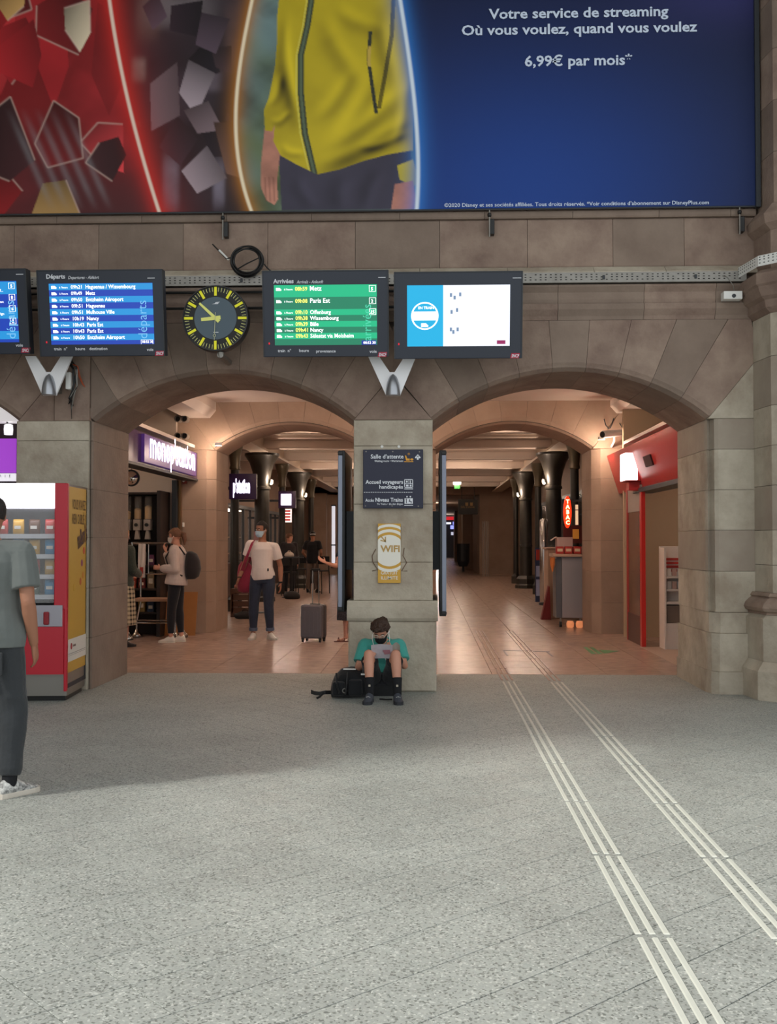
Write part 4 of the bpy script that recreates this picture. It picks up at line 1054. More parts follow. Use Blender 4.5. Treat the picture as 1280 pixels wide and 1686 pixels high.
# shop front frame
fr = thing('shop_front_frame', 'dark metal post with bronze strip at the shop opening edge', 'door frame', (-4.05, 17.2, 0))
MB().cbox(-4.10, -4.02, 17.1, 17.25, 0, 2.47, .005).build('post', M_DARK, fr)
MB().cbox(-4.015, -3.97, 17.18, 17.28, 0, 2.47, .005).build('bronze_strip', mat('bronze', '7a5a3a', .35, metal=.7), fr)
struct(MB().box(-7.6, -4.08, Y2 - .12, Y2 - .02, 0, 3.75), 'wall_shop', mat('shop_white_wall', 'd8c8b8', .6))
struct(MB().box(-7.7, XL - .02, YB, Y2 - .12, 3.0, 3.05), 'ceiling_shop', M_CEIL)
# dark wall shelving with bulk dispensers
sh = thing('shelf_unit', 'tall dark shelving unit with clear dispensers inside the purple shop', 'shelf', (-4.75, 16.9, 0))
MB().box(-5.4, -4.17, 17.2, 17.27, .0, 2.28).build('back_panel', mat('dark_wood', '2a1f1b', .5), sh)
for x in (-5.4, -4.22): MB().cbox(x, x + .06, 16.62, 17.2, 0, 2.28, .005).build('side_panel', MATS['dark_wood'], sh)
for z in (.35, .72, 1.08, 1.42, 2.22): MB().cbox(-5.34, -4.22, 16.66, 17.2, z, z + .035, .004).build('shelf_board', MATS['dark_wood'], sh)
M_CLEAR = mat('clear_plastic', 'e8e2da', .08, trans=.85, alpha=.55)
for k in range(6):
    x = -5.22 + k*.165
    d = thing('bulk_dispenser', 'clear cereal tube dispenser with pale filling on the dark shelving', 'dispenser', (x, 16.78, 1.78), 0, 'bulk dispensers on the shop shelving')
    mb = MB(); mb.lathe([(.055, 0), (.058, .02), (.058, .33), (.05, .36), (.03, .37)], (x, 16.78, 1.83), 14); mb.build('tube', M_CLEAR, d, smooth=40)
    mb = MB(); mb.lathe([(.05, 0), (.052, .10 + .04*(k % 3)), (.02, .13 + .04*(k % 3))], (x, 16.78, 1.84), 12); mb.build('filling', mat('cereal', 'd8b888', .9), d)
    MB().cbox(x - .055, x + .055, 16.70, 16.84, 1.66, 1.83, .006).build('valve_box', mat('grey_plastic', '9a8f86', .4), d)
    mb = MB(); mb.cyl((x, 16.695, 1.745), (x, 16.66, 1.745), .028, .028, 12); mb.build('knob', M_BLACK, d)
    MB().prism([(x - .04, 1.52), (x + .04, 1.52), (x + .02, 1.66), (x - .02, 1.66)], 'y', 16.72, 16.80).build('chute', MATS['grey_plastic'], d)
rng = random.Random(11)
cols = ['6e2a2a', '7a6a52', '2f4a3a', 'b8a890', '5a3050', '8a7040', '30405a', 'a04030']
for zi, z in enumerate((.385, .755, 1.115)):
    for k in range(7):
        x = -5.2 + k*.145; hh_ = rng.uniform(.14, .28); cc_ = cols[(k + zi*3) % 8]
        p_ = thing('grocery_pack', 'small %s pack on the %s shelf of the dark shelving' % ({'6e2a2a': 'maroon', '7a6a52': 'khaki', '2f4a3a': 'green', 'b8a890': 'beige', '5a3050': 'plum', '8a7040': 'mustard', '30405a': 'navy', 'a04030': 'rust'}[cc_], ['lowest', 'middle', 'highest'][zi]), 'grocery pack', (x, 16.75, z), 0, 'packs on the dark shelving')
        MB().prism([(x - .05, z), (x + .05, z), (x + .05, z + hh_*.85), (x + .035, z + hh_), (x - .035, z + hh_), (x - .05, z + hh_*.85)], 'y', 16.70, 16.80).build('pack_body', mat('pack_' + cc_, cc_, .5), p_)
        MB().box(x - .032, x + .032, 16.697, 16.70, z + hh_*.3, z + hh_*.6).build('pack_label', mat('pack_paper', 'd8d0c0', .6), p_)
# convex mirror
p = at(216, 787, 16.2)
mi = thing('convex_mirror', 'round convex security mirror hanging in the purple shop', 'mirror', tuple(p))
mb = MB()
prof = [(.001, -.055), (.03, -.053), (.06, -.044), (.09, -.028), (.115, -.006), (.118, .02), (.001, .02)]
mb.lathe(prof, tuple(p), 32, 'y'); mb.build('mirror_dome', mat('mirror', 'd8d0c8', .04, metal=1.0), mi, smooth=50)
mb = MB(); mb.lathe([(.112, -.014), (.128, -.014), (.130, .02), (.112, .02), (.112, -.014)], tuple(p), 32, 'y', cap=False); mb.build('rim', M_BLACK, mi)
MB().cyl((p.x, p.y + .02, p.z), (p.x, p.y + .05, 3.0), .01).build('hanger', M_STEEL, mi)
# alarm and switch boxes on the pillar beside the shop
for px, py, m_, nm, lb, w_ in ((303, 792, mat('alarm_red', '8a2420', .4), 'fire_alarm', 'small red fire alarm box under the purple fascia end', 9), (299, 864, M_WHITE, 'switch_box', 'small white switch box on the pillar behind the woman in white', 8)):
    p = at(px, py, Y2 - .05)
    tt = thing(nm, lb, 'alarm' if 'alarm' in nm else 'switch', tuple(p)); k_ = w_*.0097/2
    MB().cbox(p.x - k_, p.x + k_, Y2 - .075, Y2 + .005, p.z - k_, p.z + k_, .008).build('box_body', m_, tt)
    mb = MB(); mb.lathe([(.001, -.012), (.018, -.01), (.022, .002)], (p.x, Y2 - .075, p.z), 12, 'y'); mb.build('button', M_WHITE if 'alarm' in nm else MATS['grey_plastic'], tt)
# cardboard sheets
tag(MB().prism([(16.86, .003), (16.88, .003), (17.06, .68), (17.04, .68)], 'x', -4.15, -3.66).build('cardboard_sheet', mat('cardboard', 'a8703e', .8, var=.3, vscale=3, vcol='8a5a30')),
    'large brown cardboard sheet leaning on the wall behind the trolley', 'cardboard')
# chrome trolley
tr = thing('shop_trolley', 'tall chrome tube trolley with a shelf on bell-shaped feet', 'trolley', (-4.2, 16.35, 0))
xa, xb, y0, y1 = -4.46, -3.86, 16.1, 16.6
for x, sg in ((xa, -1), (xb, 1)):
    for y in (y0, y1):
        top = 1.46 if y == y1 or x == xa else .72
        MB().tube([(x + sg*.06, y, .08), (x + sg*.06, y, .24), (x, y, .55), (x, y, .72), (x, y, top)], .017).build('upright', M_CHROME, tr, smooth=60)
        mb = MB(); mb.lathe([(.085, .012), (.088, .03), (.07, .06), (.035, .09), (.02, .13)], (x + sg*.06, y, 0), 18); ft = mb.build('bell_foot', M_CHROME, tr, smooth=50)
        mb = MB(); mb.lathe([(.08, 0), (.086, .004), (.086, .014), (.08, .014)], (x + sg*.06, y, 0), 18); mb.build('rubber_ring', M_BLACK, ft)
MB().cbox(xa - .02, xb + .02, y0 - .02, y1 + .02, .58, .62, .006).build('shelf_board', mat('pale_wood', 'a88468', .6), tr)
for z in (.26,): MB().tube([(xa - .05, y0, z), (xb + .05, y0, z), (xb + .05, y1, z), (xa - .05, y1, z), (xa - .05, y0, z)], .012).build('lower_rail', M_CHROME, tr)
MB().tube([(xa, y0, 1.46), (xa, y1, 1.46), (xb, y1, 1.46)], .017).build('top_rail', M_CHROME, tr)
MB().tube([(xa, y1, .98), (xb, y1, .98)], .012).build('middle_rail', M_CHROME, tr)
MB().tube([(xa, y0, 1.46), (xb - .1, y0 + .0, 1.46)], .014).build('front_rail', M_CHROME, tr)
MB().tube([(xa + .12, y1, .98), (xa + .12, y1, 1.46)], .010).build('middle_post', M_CHROME, tr)
# cloth on the trolley
mb = MB(); rings = []
for q in range(7):
    z = 1.45 - q*.085; rings.append([(xa + .10 + .11*i/8, y0 - .02 - .012*math.sin(i*1.4 + q*.5), z) for i in range(9)])
mb.rings(rings, cap=False, closed=False)
cl = thing('hanging_towel', 'white towel with a red mark hanging on the chrome trolley', 'towel', (xa + .15, y0, 1.0))
mb.build('cloth', mat('towel_white', 'd8cdc4', .9), cl); MB().box(xa + .13, xa + .18, y0 - .040, y0 - .036, 1.0, 1.10).build('red_mark', mat('towel_red', 'a83228', .8), cl)
# grey rail stand beside the plaid skirt
st = thing('display_rail', 'thin grey metal display rail standing in the shop opening', 'display rail', (-4.62, 15.95, 0))
MB().cbox(-4.66, -4.56, 15.82, 15.92, .05, 1.75, .008).build('post', mat('grey_steel', '7d756f', .4, metal=.4), st)
MB().cbox(-4.85, -4.56, 15.6, 15.95, 0, .05, .01).build('base_plate', MATS['grey_steel'], st)
for q in range(5): MB().tube([(-4.60, 15.84, 1.7 - q*.02), (-4.60 - .05*q, 15.72, 1.55), (-4.60 - .05*q, 15.72, 1.30)], .008).build('hook_arm', M_CHROME, st)

# twin wall spotlights and vertical trunking
def spot_pair(px, py, sx, label, Y=Y2 - .28):
    p = at(px, py, Y)
    t = thing('twin_spotlight', label, 'spotlight', tuple(p))
    for dx in (-.055, .055):
        mb = MB(); mb.lathe([(.045, .14), (.052, .12), (.052, -.06), (.046, -.06), (.046, .02), (.001, .02)], (p.x + dx, p.y, p.z), 18, 'y'); mb.build('lamp_tube', mat('spot_grey', '8f857c', .4, metal=.4), t, smooth=40)
        mb = MB(); mb.lathe([(.001, .012), (.045, .012), (.045, .018), (.001, .018)], (p.x + dx, p.y, p.z), 18, 'y'); mb.build('lens', M_BLACK, t)
    MB().box(p.x - .03, p.x + .03, p.y + .13, Y2 + .0, p.z - .03, p.z + .03).build('bracket', MATS['spot_grey'], t)
for px, py, sx, lb in ((299, 690, -1, 'upper twin grey spotlight above the purple shop'), (299, 718, -1, 'lower twin grey spotlight touching the purple fascia'),
                       (1040, 698, 1, 'upper twin grey spotlight above the red shop'), (1040, 729, 1, 'lower twin grey spotlight beside the security camera')): spot_pair(px, py, sx, lb)
for px, lb in ((283, 'pale vertical trunking beside the twin spotlights of the purple shop'), (1048, 'pale vertical trunking beside the twin spotlights of the red shop')):
    p = at(px, 700, Y2 - .06); tag(MB().cbox(p.x - .05, p.x + .05, Y2 - .1, Y2 - .002, 2.95, 3.75, .006).build('cable_trunking', M_CEIL), lb, 'trunking')
# bullet security camera
p = at(1008, 714, Y2 - .35); cm_ = thing('security_camera', 'white bullet security camera on a bracket over the red fascia', 'camera', tuple(p))
d = Vector((-.8, -.55, -.12)).normalized(); a = p - d*.24; b = p + d*.2
MB().cyl(a, b, .055, .06, 18).build('camera_body', M_WHITE, cm_, smooth=50)
MB().cyl(b, b + d*.012, .05, .05, 18).build('lens', M_BLACK, cm_)
MB().tube([p - d*.05, p - d*.05 + Vector((.01, .05, -.12)), p + Vector((.05, .33, -.18))], .018).build('bracket_arm', M_WHITE, cm_)
MB().tube([a, a + Vector((.03, .1, .06)), a + Vector((-.02, .25, .2))], .008).build('cable', M_DARK, cm_)
for q, (px, py) in enumerate(((995, 690), (1011, 689))):
    tag(MB().tube([at(px, py, Y2 - .03), at(px + (3 if q == 0 else -3), py + 10, Y2 - .07), at(px + (8 if q == 0 else -6), py + 16, Y2 - .02)], .009).build('wire_end', M_DARK),
        ['dark loose wire end on the arch stone nearest the second arch', 'dark loose wire end on the arch stone nearest the twin spotlights'][q], 'wire')

# ------------------------------------------------------------------ red shop on the right
XR = 3.05
rf = thing('shop_fascia', 'sloping red shop fascia with a dark vent opening', 'shop sign', (XR, 15, 2.25))
mr = mat('red_enamel', 'a82a2a', .35)
MB().prism([(XR + .25, 2.25), (XR + .03, 2.25), (XR - .02, 2.40), (XR - .16, 2.86), (XR + .25, 2.88)], 'y', YB + .03, Y2 - .01).build('fascia_board', mr, rf)
MB().box(XR - .03, XR + .25, YB + .03, 15.9, 2.19, 2.25).build('lower_trim', M_DARK, rf)
MB().prism([(XR - .075, 2.50), (XR - .115, 2.64), (XR + .0, 2.64), (XR + .0, 2.50)], 'y', 14.3, 14.75).build('vent', mat('vent_dark', '3a1414', .7), rf)
ps = thing('lit_box_sign', 'white glowing box sign with red sides projecting from the red fascia', 'sign', (2.9, 15.6, 2.3))
a, b = at(1031, 792, 15.4), at(1060, 744, 15.4)
MB().cbox(a.x + .01, b.x + .06, 15.42, 15.85, a.z, b.z, .012).build('box_body', mr, ps)
MB().cbox(a.x - .004, a.x + .17, 15.40, 15.84, a.z + .015, b.z - .01, .008).build('lit_face', mat('box_sign_glow', 'ffffff', .4, emit=2.2, ecol='fff4f0'), ps)
MB().cbox(a.x + .06, b.x + .03, 15.5, 15.7, a.z - .13, a.z - .002, .01).build('mount', mr, ps)
df = thing('shop_door_frame', 'bright red door post with a glass side panel at the red shop', 'door frame', (XR, 15.5, 0))
MB().cbox(XR - .03, XR + .03, 15.30, 15.42, 0, 2.19, .006).build('post', mat('bright_red', 'c02822', .35), df)
MB().cbox(XR - .02, XR + .02, 16.42, 16.5, .0, 2.3, .005).build('post', mr, df)
MB().box(XR - .005, XR + .005, 15.42, 16.42, .42, 1.92).build('glass_pane', mat('brown_glass', '6b4a38', .15, spec=.6), df)
MB().box(XR - .012, XR + .012, 15.42, 16.42, 0, .42).build('kick_panel', mat('door_brown', '5c3f36', .5), df)
MB().cbox(XR - .012, XR + .012, 15.42, 16.42, 1.92, 2.3, .004).build('head_panel', mat('grey_panel', '8d7f77', .4), df)
struct(MB().box(XR + .02, 7.2, 16.9, 17.0, 0, 3.75), 'wall_red_shop', mat('beige_plaster', 'b09a80', .8))
struct(MB().box(XR + .02, 7.2, YB, 16.9, 3.0, 3.05), 'ceiling_red_shop', M_CEIL)
struct(MB().box(XR - .06, 7.1, YB + .1, 15.3, .0005, .004), 'floor_red_shop', mat('shop_floor', 'a89080', .5))
dz = thing('leaflet_stand', 'white leaflet display stand with red print inside the red shop', 'display stand', (3.75, 15.1, 0))
mws = mat('stand_white', 'ddd2c8', .5)
x0, x1 = 3.26, 3.80
MB().cbox(x0, x1, 15.2, 15.28, 0, 1.42, .006).build('back_board', mws, dz)
for x in (x0, x1 - .03): MB().cbox(x, x + .03, 14.95, 15.2, 0, 1.40, .005).build('side_panel', mws, dz)
for z, hh_ in ((.0, .36), (.62, .04), (.98, .03), (.80, .03)): MB().cbox(x0 + .03, x1 - .03, 14.97, 15.2, z, z + hh_, .004).build('shelf_board' if z else 'base_box', mws, dz)
mb = MB()
for k in range(4):
    z = 1.22 - k*.052; mb.box(x0 + .05, x0 + .05 + [.24, .33, .28, .20][k], 15.19, 15.198, z, z + .036)
tag(mb.build('red_lettering', mat('print_red', 'b8382e', .6), dz), kind='stuff')
rng = random.Random(4)
for z in (.83, 1.01):
    for k in range(6):
        x = x0 + .06 + k*.075
        tag(MB().box(x, x + .06, 15.06, 15.08, z, z + .10).build('leaflet', mat('leaflet_%d' % (k % 3), ['e6ddd2', 'd8b0a0', 'e0e0dc'][k % 3], .6)),
            'pale folded leaflet in a rack of the white leaflet stand', 'leaflet', 'leaflets in the white stand')
MB().box(x0 + .36, x0 + .46, 14.965, 14.97, .66, .76).build('red_sticker', MATS['print_red'], dz)
MB().box(x0 + .03, x1 - .03, 15.0, 15.19, .37, .60).build('dark_niche', mat('niche_grey', '7a6a5e', .6), dz)
# floor decals
a = at(893, 1070, 15)
def gp(px, py): dpt = FPX*CAMZ/(py - 890); return (X_(px, dpt), dpt)
gd = thing('floor_arrow', 'green striped arrow decal on the pink tiles', 'floor marking', (*gp(920, 1070), 0))
mg = mat('decal_green', '3f7a4a', .5)
for k, q in enumerate(([(1000-40, 1064), (966, 1064), (982, 1075), (973, 1075)], [(970, 1064), (976, 1064), (992, 1075), (984, 1075)], [(986, 1068), (1020, 1070), (998, 1074), (993, 1074)])):
    MB().prism([gp(x, y) for x, y in q], 'z', .0004, .0018).build('decal_stripe', mg, gd)
mh_ = thing('floor_hatch', 'thin dark outline of a floor hatch in the pink tiles', 'hatch', (*gp(870, 1074), 0))
for q in ([(828, 1069), (905, 1071), (905, 1072), (828, 1070)], [(828, 1070), (830, 1070), (837, 1078), (834, 1078)], [(899, 1072), (902, 1072), (911, 1079), (908, 1079)]):
    MB().prism([gp(x, y) for x, y in q], 'z', .0004, .0015).build('hatch_edge', mat('hatch_dark', '4a3a30', .8), mh_)

# ------------------------------------------------------------------ cast iron columns
def column_proto(x, y, thick, label, cap_lit):
    t = thing('cast_iron_column', label, 'column', (x, y, 0))
    if thick:
        mb = MB(); mb.lathe([(.34, 0), (.34, .10), (.30, .14), (.30, .30), (.26, .36), (.22, .40)], (x, y, 0), 8); mb.build('base', M_IRON, t)
        mb = MB(); mb.lathe([(.20, .38), (.19, 1.6), (.185, 2.75)], (x, y, 0), 20); mb.build('shaft', M_IRON, t, smooth=50)
        mb = MB(); mb.lathe([(.185, 2.75), (.215, 2.77), (.215, 2.82), (.19, 2.85), (.20, 3.0), (.24, 3.2), (.31, 3.42), (.41, 3.58), (.43, 3.60), (.43, 3.655), (.01, 3.657)], (x, y, 0), 20); mb.build('capital', M_IRON, t, smooth=35)
        mb = MB(); mb.lathe([(.195, 1.30), (.205, 1.31), (.205, 1.36), (.195, 1.37)], (x, y, 0), 20); mb.build('band', M_IRON, t)
    else:
        mb = MB(); mb.lathe([(.16, 0), (.16, .25), (.12, .30), (.10, .34)], (x, y, 0), 8); mb.build('base', M_IRON, t)
        mb = MB(); mb.lathe([(.095, .3), (.09, 3.0)], (x, y, 0), 14); mb.build('shaft', M_IRON, t, smooth=50)
        mb = MB(); mb.lathe([(.09, 3.0), (.115, 3.02), (.115, 3.06), (.10, 3.1), (.12, 3.3), (.17, 3.5), (.20, 3.6), (.20, 3.655), (.01, 3.657)], (x, y, 0), 16); mb.build('capital', mat('brass_painted_iron', '5a5140', .4, metal=.3), t, smooth=35)
    return t
sides = ((-4.1, 'on the cafe side'), (3.1, 'on the snack counter side'))
for x, sd in sides:
    for k, y in enumerate((26.5, 34.0)):
        column_proto(x, y, True, 'thick black iron column %s, %s along the corridor' % (sd, ['first', 'second'][k]), False)
    for k, y in enumerate((19.0, 22.75, 30.2, 37.8)):
        if k == 0 and x > 0: continue
        column_proto(x, y, False, 'slim black iron column %s, %s of the slim ones' % (sd, ['first', 'second', 'third', 'fourth'][k]), False)
    for k, y in enumerate((26.5, 34.0)):
        p_ = Vector((x + (.24 if x < 0 else -.24), y - .05, 2.95))
        t = thing('column_spotlight', 'tiny bright spotlight under the %s thick column capital %s' % (['first', 'second'][k], sd), 'spotlight', tuple(p_))
        mb = MB(); mb.lathe([(.02, .06), (.045, .05), (.05, -.04), (.04, -.04)], tuple(p_), 12); mb.build('housing', M_STEEL, t)
        mb = MB(); mb.ball(tuple(p_ + Vector((0, -.02, -.04))), .035); mb.build('bulb', mat('bulb_glow', 'fff2d8', .4, emit=8, ecol='ffe6c0'), t)
        ld = bpy.data.lights.new('column_light', 'POINT'); lo = bpy.data.objects.new('light', ld); COL.objects.link(lo); ld.energy = 38; ld.color = WARM; ld.shadow_soft_size = .06; lo.parent = t; lo.location = (.14 if x < 0 else -.14, -.1, .02)

# ------------------------------------------------------------------ left shop row along the corridor
XW = -5.3
row_ = struct(MB().box(XW - .1, XW, Y2B, 40, 2.5, 4.2), 'wall_shop_row', mat('shop_row_brown', '8f735f', .7, var=.3, vscale=1, vcol='75594a'))
for k, (ya_, yb2, lit) in enumerate(((19.2, 23.4, 1), (24.0, 29.0, 1), (29.6, 34.5, 1), (35.2, 39.6, 0))):
    wn = thing('shop_window', ['bright glazed shop window under the second purple sign', 'glazed cafe window between the thick iron columns', 'lit red and white shop window beyond the cafe', 'dim shop window by the end of the iron columns'][k], 'shop window', (XW, ya_, 0))
    n = 4; w_ = (yb2-ya_)/n
    MB().box(XW - .06, XW, ya_, yb2, 0, .9).build('stall_riser', mat('riser_brown', '4a332c', .5), wn)
    for i in range(n):
        MB().box(XW - .04, XW - .03, ya_ + i*w_ + .04, ya_ + (i+1)*w_ - .04, .95, 2.4).build('glass_pane', mat('shop_glass', 'ffffff', .03, alpha=.12, spec=.8), wn)
    for i in range(n + 1): MB().cbox(XW - .06, XW + .02, ya_ + i*w_ - .04, ya_ + i*w_ + .04, .9, 2.45, .004).build('mullion', M_DARK, wn)
    MB().cbox(XW - .06, XW + .02, ya_, yb2, 2.4, 2.5, .004).build('transom', M_DARK, wn)
    # lit interior
    MB().box(XW - 1.6, XW - 1.55, ya_, yb2, 0, 2.5).build('interior_wall', mat(['shop_inside_pale', 'shop_inside_dark', 'shop_inside_red', 'shop_inside_dim'][k], ['e0dcd8', '6a4a3a', '7a2f2a', '4a3a34'][k], .7), wn)
    for i in range(3):
        MB().cbox(XW - 1.5, XW - 1.2, ya_ + .3, yb2 - .3, .5 + i*.55, .53 + i*.55, .004).build('interior_shelf', mat('interior_shelf_wood', '9a7a5a', .6), wn)
    if lit:
        MB().box(XW - 1.2, XW - .6, ya_ + .5, yb2 - .5, 2.42, 2.45).build('light_panel', mat('shop_light_panel', 'ffffff', .4, emit=5 if k == 0 else 2.5, ecol='fff0e0'), wn)
for k, (y, c_) in enumerate(((20.4, 0), (21.3, 0), (22.2, 0))):
    t = thing('pendant_lamp', 'round white pendant lamp glowing in the bright shop window', 'lamp', (XW - .5, y, 1.95), 0, 'pendant lamps in the bright window')
    mb = MB(); mb.ball((XW - .5, y, 1.95), .11); mb.build('globe', mat('pendant_glow', 'ffffff', .4, emit=6, ecol='fff4e4'), t); MB().cyl((XW - .5, y, 2.04), (XW - .5, y, 2.42), .008, n=6).build('cord', M_BLACK, t)
# second purple sign, projecting so that it faces the hall
for px0, px1, py0, py1, Y_, txt_, lb in ((384, 412, 785, 815, 20.2, 'p’station', 'smaller purple sign with glowing white letters beyond the second arch'), (463, 480, 812, 832, 29.6, 'XX', 'small dark sign with a blank glowing white face in the cafe row')):
    a, b = at(px0, py1, Y_), at(px1, py0, Y_)
    sg = thing('projecting_sign', lb, 'sign', ((a.x+b.x)/2, Y_, a.z))
    MB().cbox(a.x - .08, b.x + .12, Y_, Y_ + .12, a.z - .08, b.z + .06, .01).build('sign_box', MATS['purple_acrylic'], sg)
    if txt_ == 'XX':
        MB().cbox(a.x, b.x, Y_ - .015, Y_ - .002, a.z, b.z - .02, .004).build('lit_face', MATS['sign_white_glow'], sg); MB().box(XW - .02, a.x - .07, Y_ + .03, Y_ + .09, a.z + .1, a.z + .16).build('bracket', M_DARK, sg); continue
    mb = MB(); q = MB().text(txt_ if txt_ != 'XX' else '38', (0,0,0), size=1, bold=.05); w0 = max(v[0] for v in q.v); H_ = (b.z-a.z)*.72
    mb.text(txt_ if txt_ != 'XX' else '38', (a.x, Y_ - .01, a.z + .05), size=H_, xs=(b.x-a.x)/(w0*H_), bold=.05); mb.build('glowing_letters', MATS['sign_white_glow'], sg)
    MB().box(XW - .02, a.x - .07, Y_ + .03, Y_ + .09, a.z + .1, a.z + .16).build('bracket', M_DARK, sg)
# red-and-white lit menu board
a, b = at(465, 860, 31.5), at(480, 838, 31.5)
mn = thing('menu_board', 'glowing red and white menu board in the cafe row', 'menu board', ((a.x+b.x)/2, 31.5, a.z))
MB().cbox(a.x, b.x, 31.5, 31.58, a.z, b.z, .005).build('board', mat('menu_white', 'ffffff', .5, emit=1.2, ecol='ffe8e0'), mn)
for i in range(4):
    z = a.z + (b.z-a.z)*(.12 + .22*i); MB().box(a.x + .03, b.x - .03, 31.49, 31.5, z, z + .05).build('menu_line', mat('menu_red', 'c03028', .5, emit=.6), mn)
MB().box(XW, a.x, 31.52, 31.56, a.z + .1, a.z + .16).build('bracket', M_DARK, mn)
# pink notice on a stand
a, b = at(418, 895, 22.2), at(433, 875, 22.2)
nt_ = thing('notice_stand', 'pink paper notice on a thin stand behind the man with the shoulder bag', 'notice', ((a.x+b.x)/2, 22.2, 0))
MB().cbox(a.x, b.x, 22.2, 22.22, a.z, b.z, .003).build('notice_sheet', mat('pink_paper', 'b08686', .7), nt_)
MB().cyl(((a.x+b.x)/2, 22.23, 0), ((a.x+b.x)/2, 22.23, b.z), .015, n=8).build('pole', M_STEEL, nt_); MB().lathe([(.16, 0), (.16, .02), (.02, .03)], ((a.x+b.x)/2, 22.23, 0), 16).build('base', M_DARK, nt_)
# low wooden counter with bags
a, b = at(380, 990, 21.0), at(414, 950, 21.0)
ct = thing('wooden_bench', 'low brown wooden bench holding bags beyond the second arch', 'bench', ((a.x+b.x)/2, 21.2, 0))
mwd = mat('brown_wood', '5f4030', .5, var=.4, vscale=5, vcol='3f2a20')
MB().cbox(a.x, b.x, 20.95, 21.5, .46, .56, .008).build('seat_board', mwd, ct)
for i in range(3): MB().cbox(a.x + .02, b.x - .02, 20.98, 21.0, .08 + i*.125, .19 + i*.125, .004).build('front_plank', mwd, ct)
for x in (a.x, b.x - .06): MB().cbox(x, x + .06, 20.98, 21.46, 0, .46, .005).build('end_leg', mwd, ct)
def sack(name, label, x, y, z, w_, d_, h_, m, cat='bag'):
    t = thing(name, label, cat, (x, y, z)); rings = []
    for f, k in ((0, .82), (.08, 1.0), (.35, 1.06), (.65, .95), (.85, .7), (1.0, .4)):
        rings.append([(x + w_/2*k*math.cos(q)*(1 + .06*math.sin(5*q + f*9)), y + d_/2*k*math.sin(q), z + h_*f) for q in [2*math.pi*i/18 for i in range(18)]])
    MB().rings(rings).build('bag_body', m, t, smooth=70)
    MB().tube([(x - w_*.15, y, z + h_*.95), (x - w_*.1, y, z + h_*1.2), (x + w_*.1, y, z + h_*1.2), (x + w_*.15, y, z + h_*.95)], .012).build('handle', m, t)
    return t
sack('shopping_bag', 'pale pink bag standing on the low wooden bench', a.x + .36, 21.25, .56, .26, .2, .20, mat('pink_bag', '8f6a62', .7))
sack('shopping_bag', 'small orange-pink bag beside the pale bag on the wooden bench', a.x + .13, 21.12, .56, .16, .14, .09, mat('orange_bag', 'b8705e', .7))
sack('shopping_bag', 'dark bag on the floor before the wooden bench', b.x - .05, 20.6, 0, .40, .25, .14, mat('dark_bag', '1d1a1a', .7))
# cafe table and chairs
def cafe_chair(x, y, rz, label):
    t = thing('cafe_chair', label, 'chair', (x, y, 0), rz, 'black cafe chairs')
    MB().cbox(-.2, .2, -.2, .2, .62, .66, .01).build('seat', M_BLACK, t, world=False)
    MB().cbox(-.2, .2, .17, .2, .82, 1.05, .01).build('backrest', M_BLACK, t, world=False)
    for sx in (-.18, .18):
        for sy in (-.18, .18): MB().cyl((sx*1.1, sy*1.1, 0), (sx, sy, .62 if sy < 0 else 1.0), .014, n=8).build('leg', M_BLACK, t, world=False)
    return t
cafe_chair(X_(478, 29), 29.0, .3, 'black high cafe chair beside the second thick column, holding bags')
cafe_chair(X_(527, 30.5), 30.5, -.5, 'black high cafe chair just beyond the man in black')
cafe_chair(X_(503, 32.4), 32.4, 2.6, 'black high cafe chair half hidden by the man in black')
ct2 = thing('cafe_table', 'round high cafe table with dark top in the corridor', 'table', (X_(478, 28), 28.2, 0))
px_ = X_(478, 28)
MB().lathe([(.001, 1.04), (.34, 1.04), (.34, 1.07), (.001, 1.07)], (px_, 28.2, 0), 24).build('table_top', M_DARK, ct2); MB().cyl((px_, 28.2, .02), (px_, 28.2, 1.04), .035, n=10).build('pedestal', M_BLACK, ct2); MB().lathe([(.24, 0), (.24, .02), (.03, .04)], (px_, 28.2, 0), 20).build('foot', M_BLACK, ct2)
sack('shopping_bag', 'crumpled white paper bag on the round cafe table', px_ - .05, 28.2, 1.07, .24, .2, .13, mat('paper_white', 'b8a89c', .8))
sack('rubbish_heap_bag', 'dark bag on the floor under the round cafe table', px_ + .1, 27.6, 0, .4, .3, .2, MATS['dark_bag'])

# ------------------------------------------------------------------ right side of the corridor: snack counter
cr = thing('snack_counter', 'grey snack counter on castors with red packs just behind the second arch', 'counter', (2.45, 18.9, 0))
a, b = at(926, 1036, 18.75), at(962, 915, 18.75)
MB().cbox(a.x, b.x + .3, 18.75, 19.25, .16, 1.22, .008).build('cabinet', mat('counter_grey', '8f8d92', .4), cr)
MB().cbox(a.x - .10, a.x - .002, 18.78, 19.25, .16, 1.22, .006).build('side_panel', mat('counter_slate', '575a60', .4), cr)
MB().cbox(a.x - .16, b.x + .32, 18.68, 19.3, 1.22, 1.27, .006).build('counter_top', mat('counter_beige', 'b89a84', .5), cr)
for x in (a.x - .04, a.x + .3):
    MB().cyl((x, 18.8, .05), (x + .04, 18.8, .05), .05, n=14).build('castor', M_BLACK, cr)
    MB().box(x + .01, x + .03, 18.78, 18.84, .08, .16).build('castor_fork', M_STEEL, cr)
rng = random.Random(8)
for k in range(4):
    x = a.x - .10 + k*.15
    t = thing('snack_pack', 'red snack pack with pale label on the grey snack counter', 'snack pack', (x, 18.8, 1.27), 0, 'red packs on the snack counter')
    MB().cbox(x, x + .13, 18.72, 18.86, 1.27, 1.40, .01).build('pack_body', mat('pack_red', 'b02a20', .45), t); MB().box(x + .02, x + .11, 18.716, 18.72, 1.31, 1.36).build('pack_label', mat('pack_cream', 'e0c8a8', .6), t)
t = thing('paper_box', 'pale pink paper carton on the snack counter above the red packs', 'carton', (a.x + .05, 19.05, 1.27))
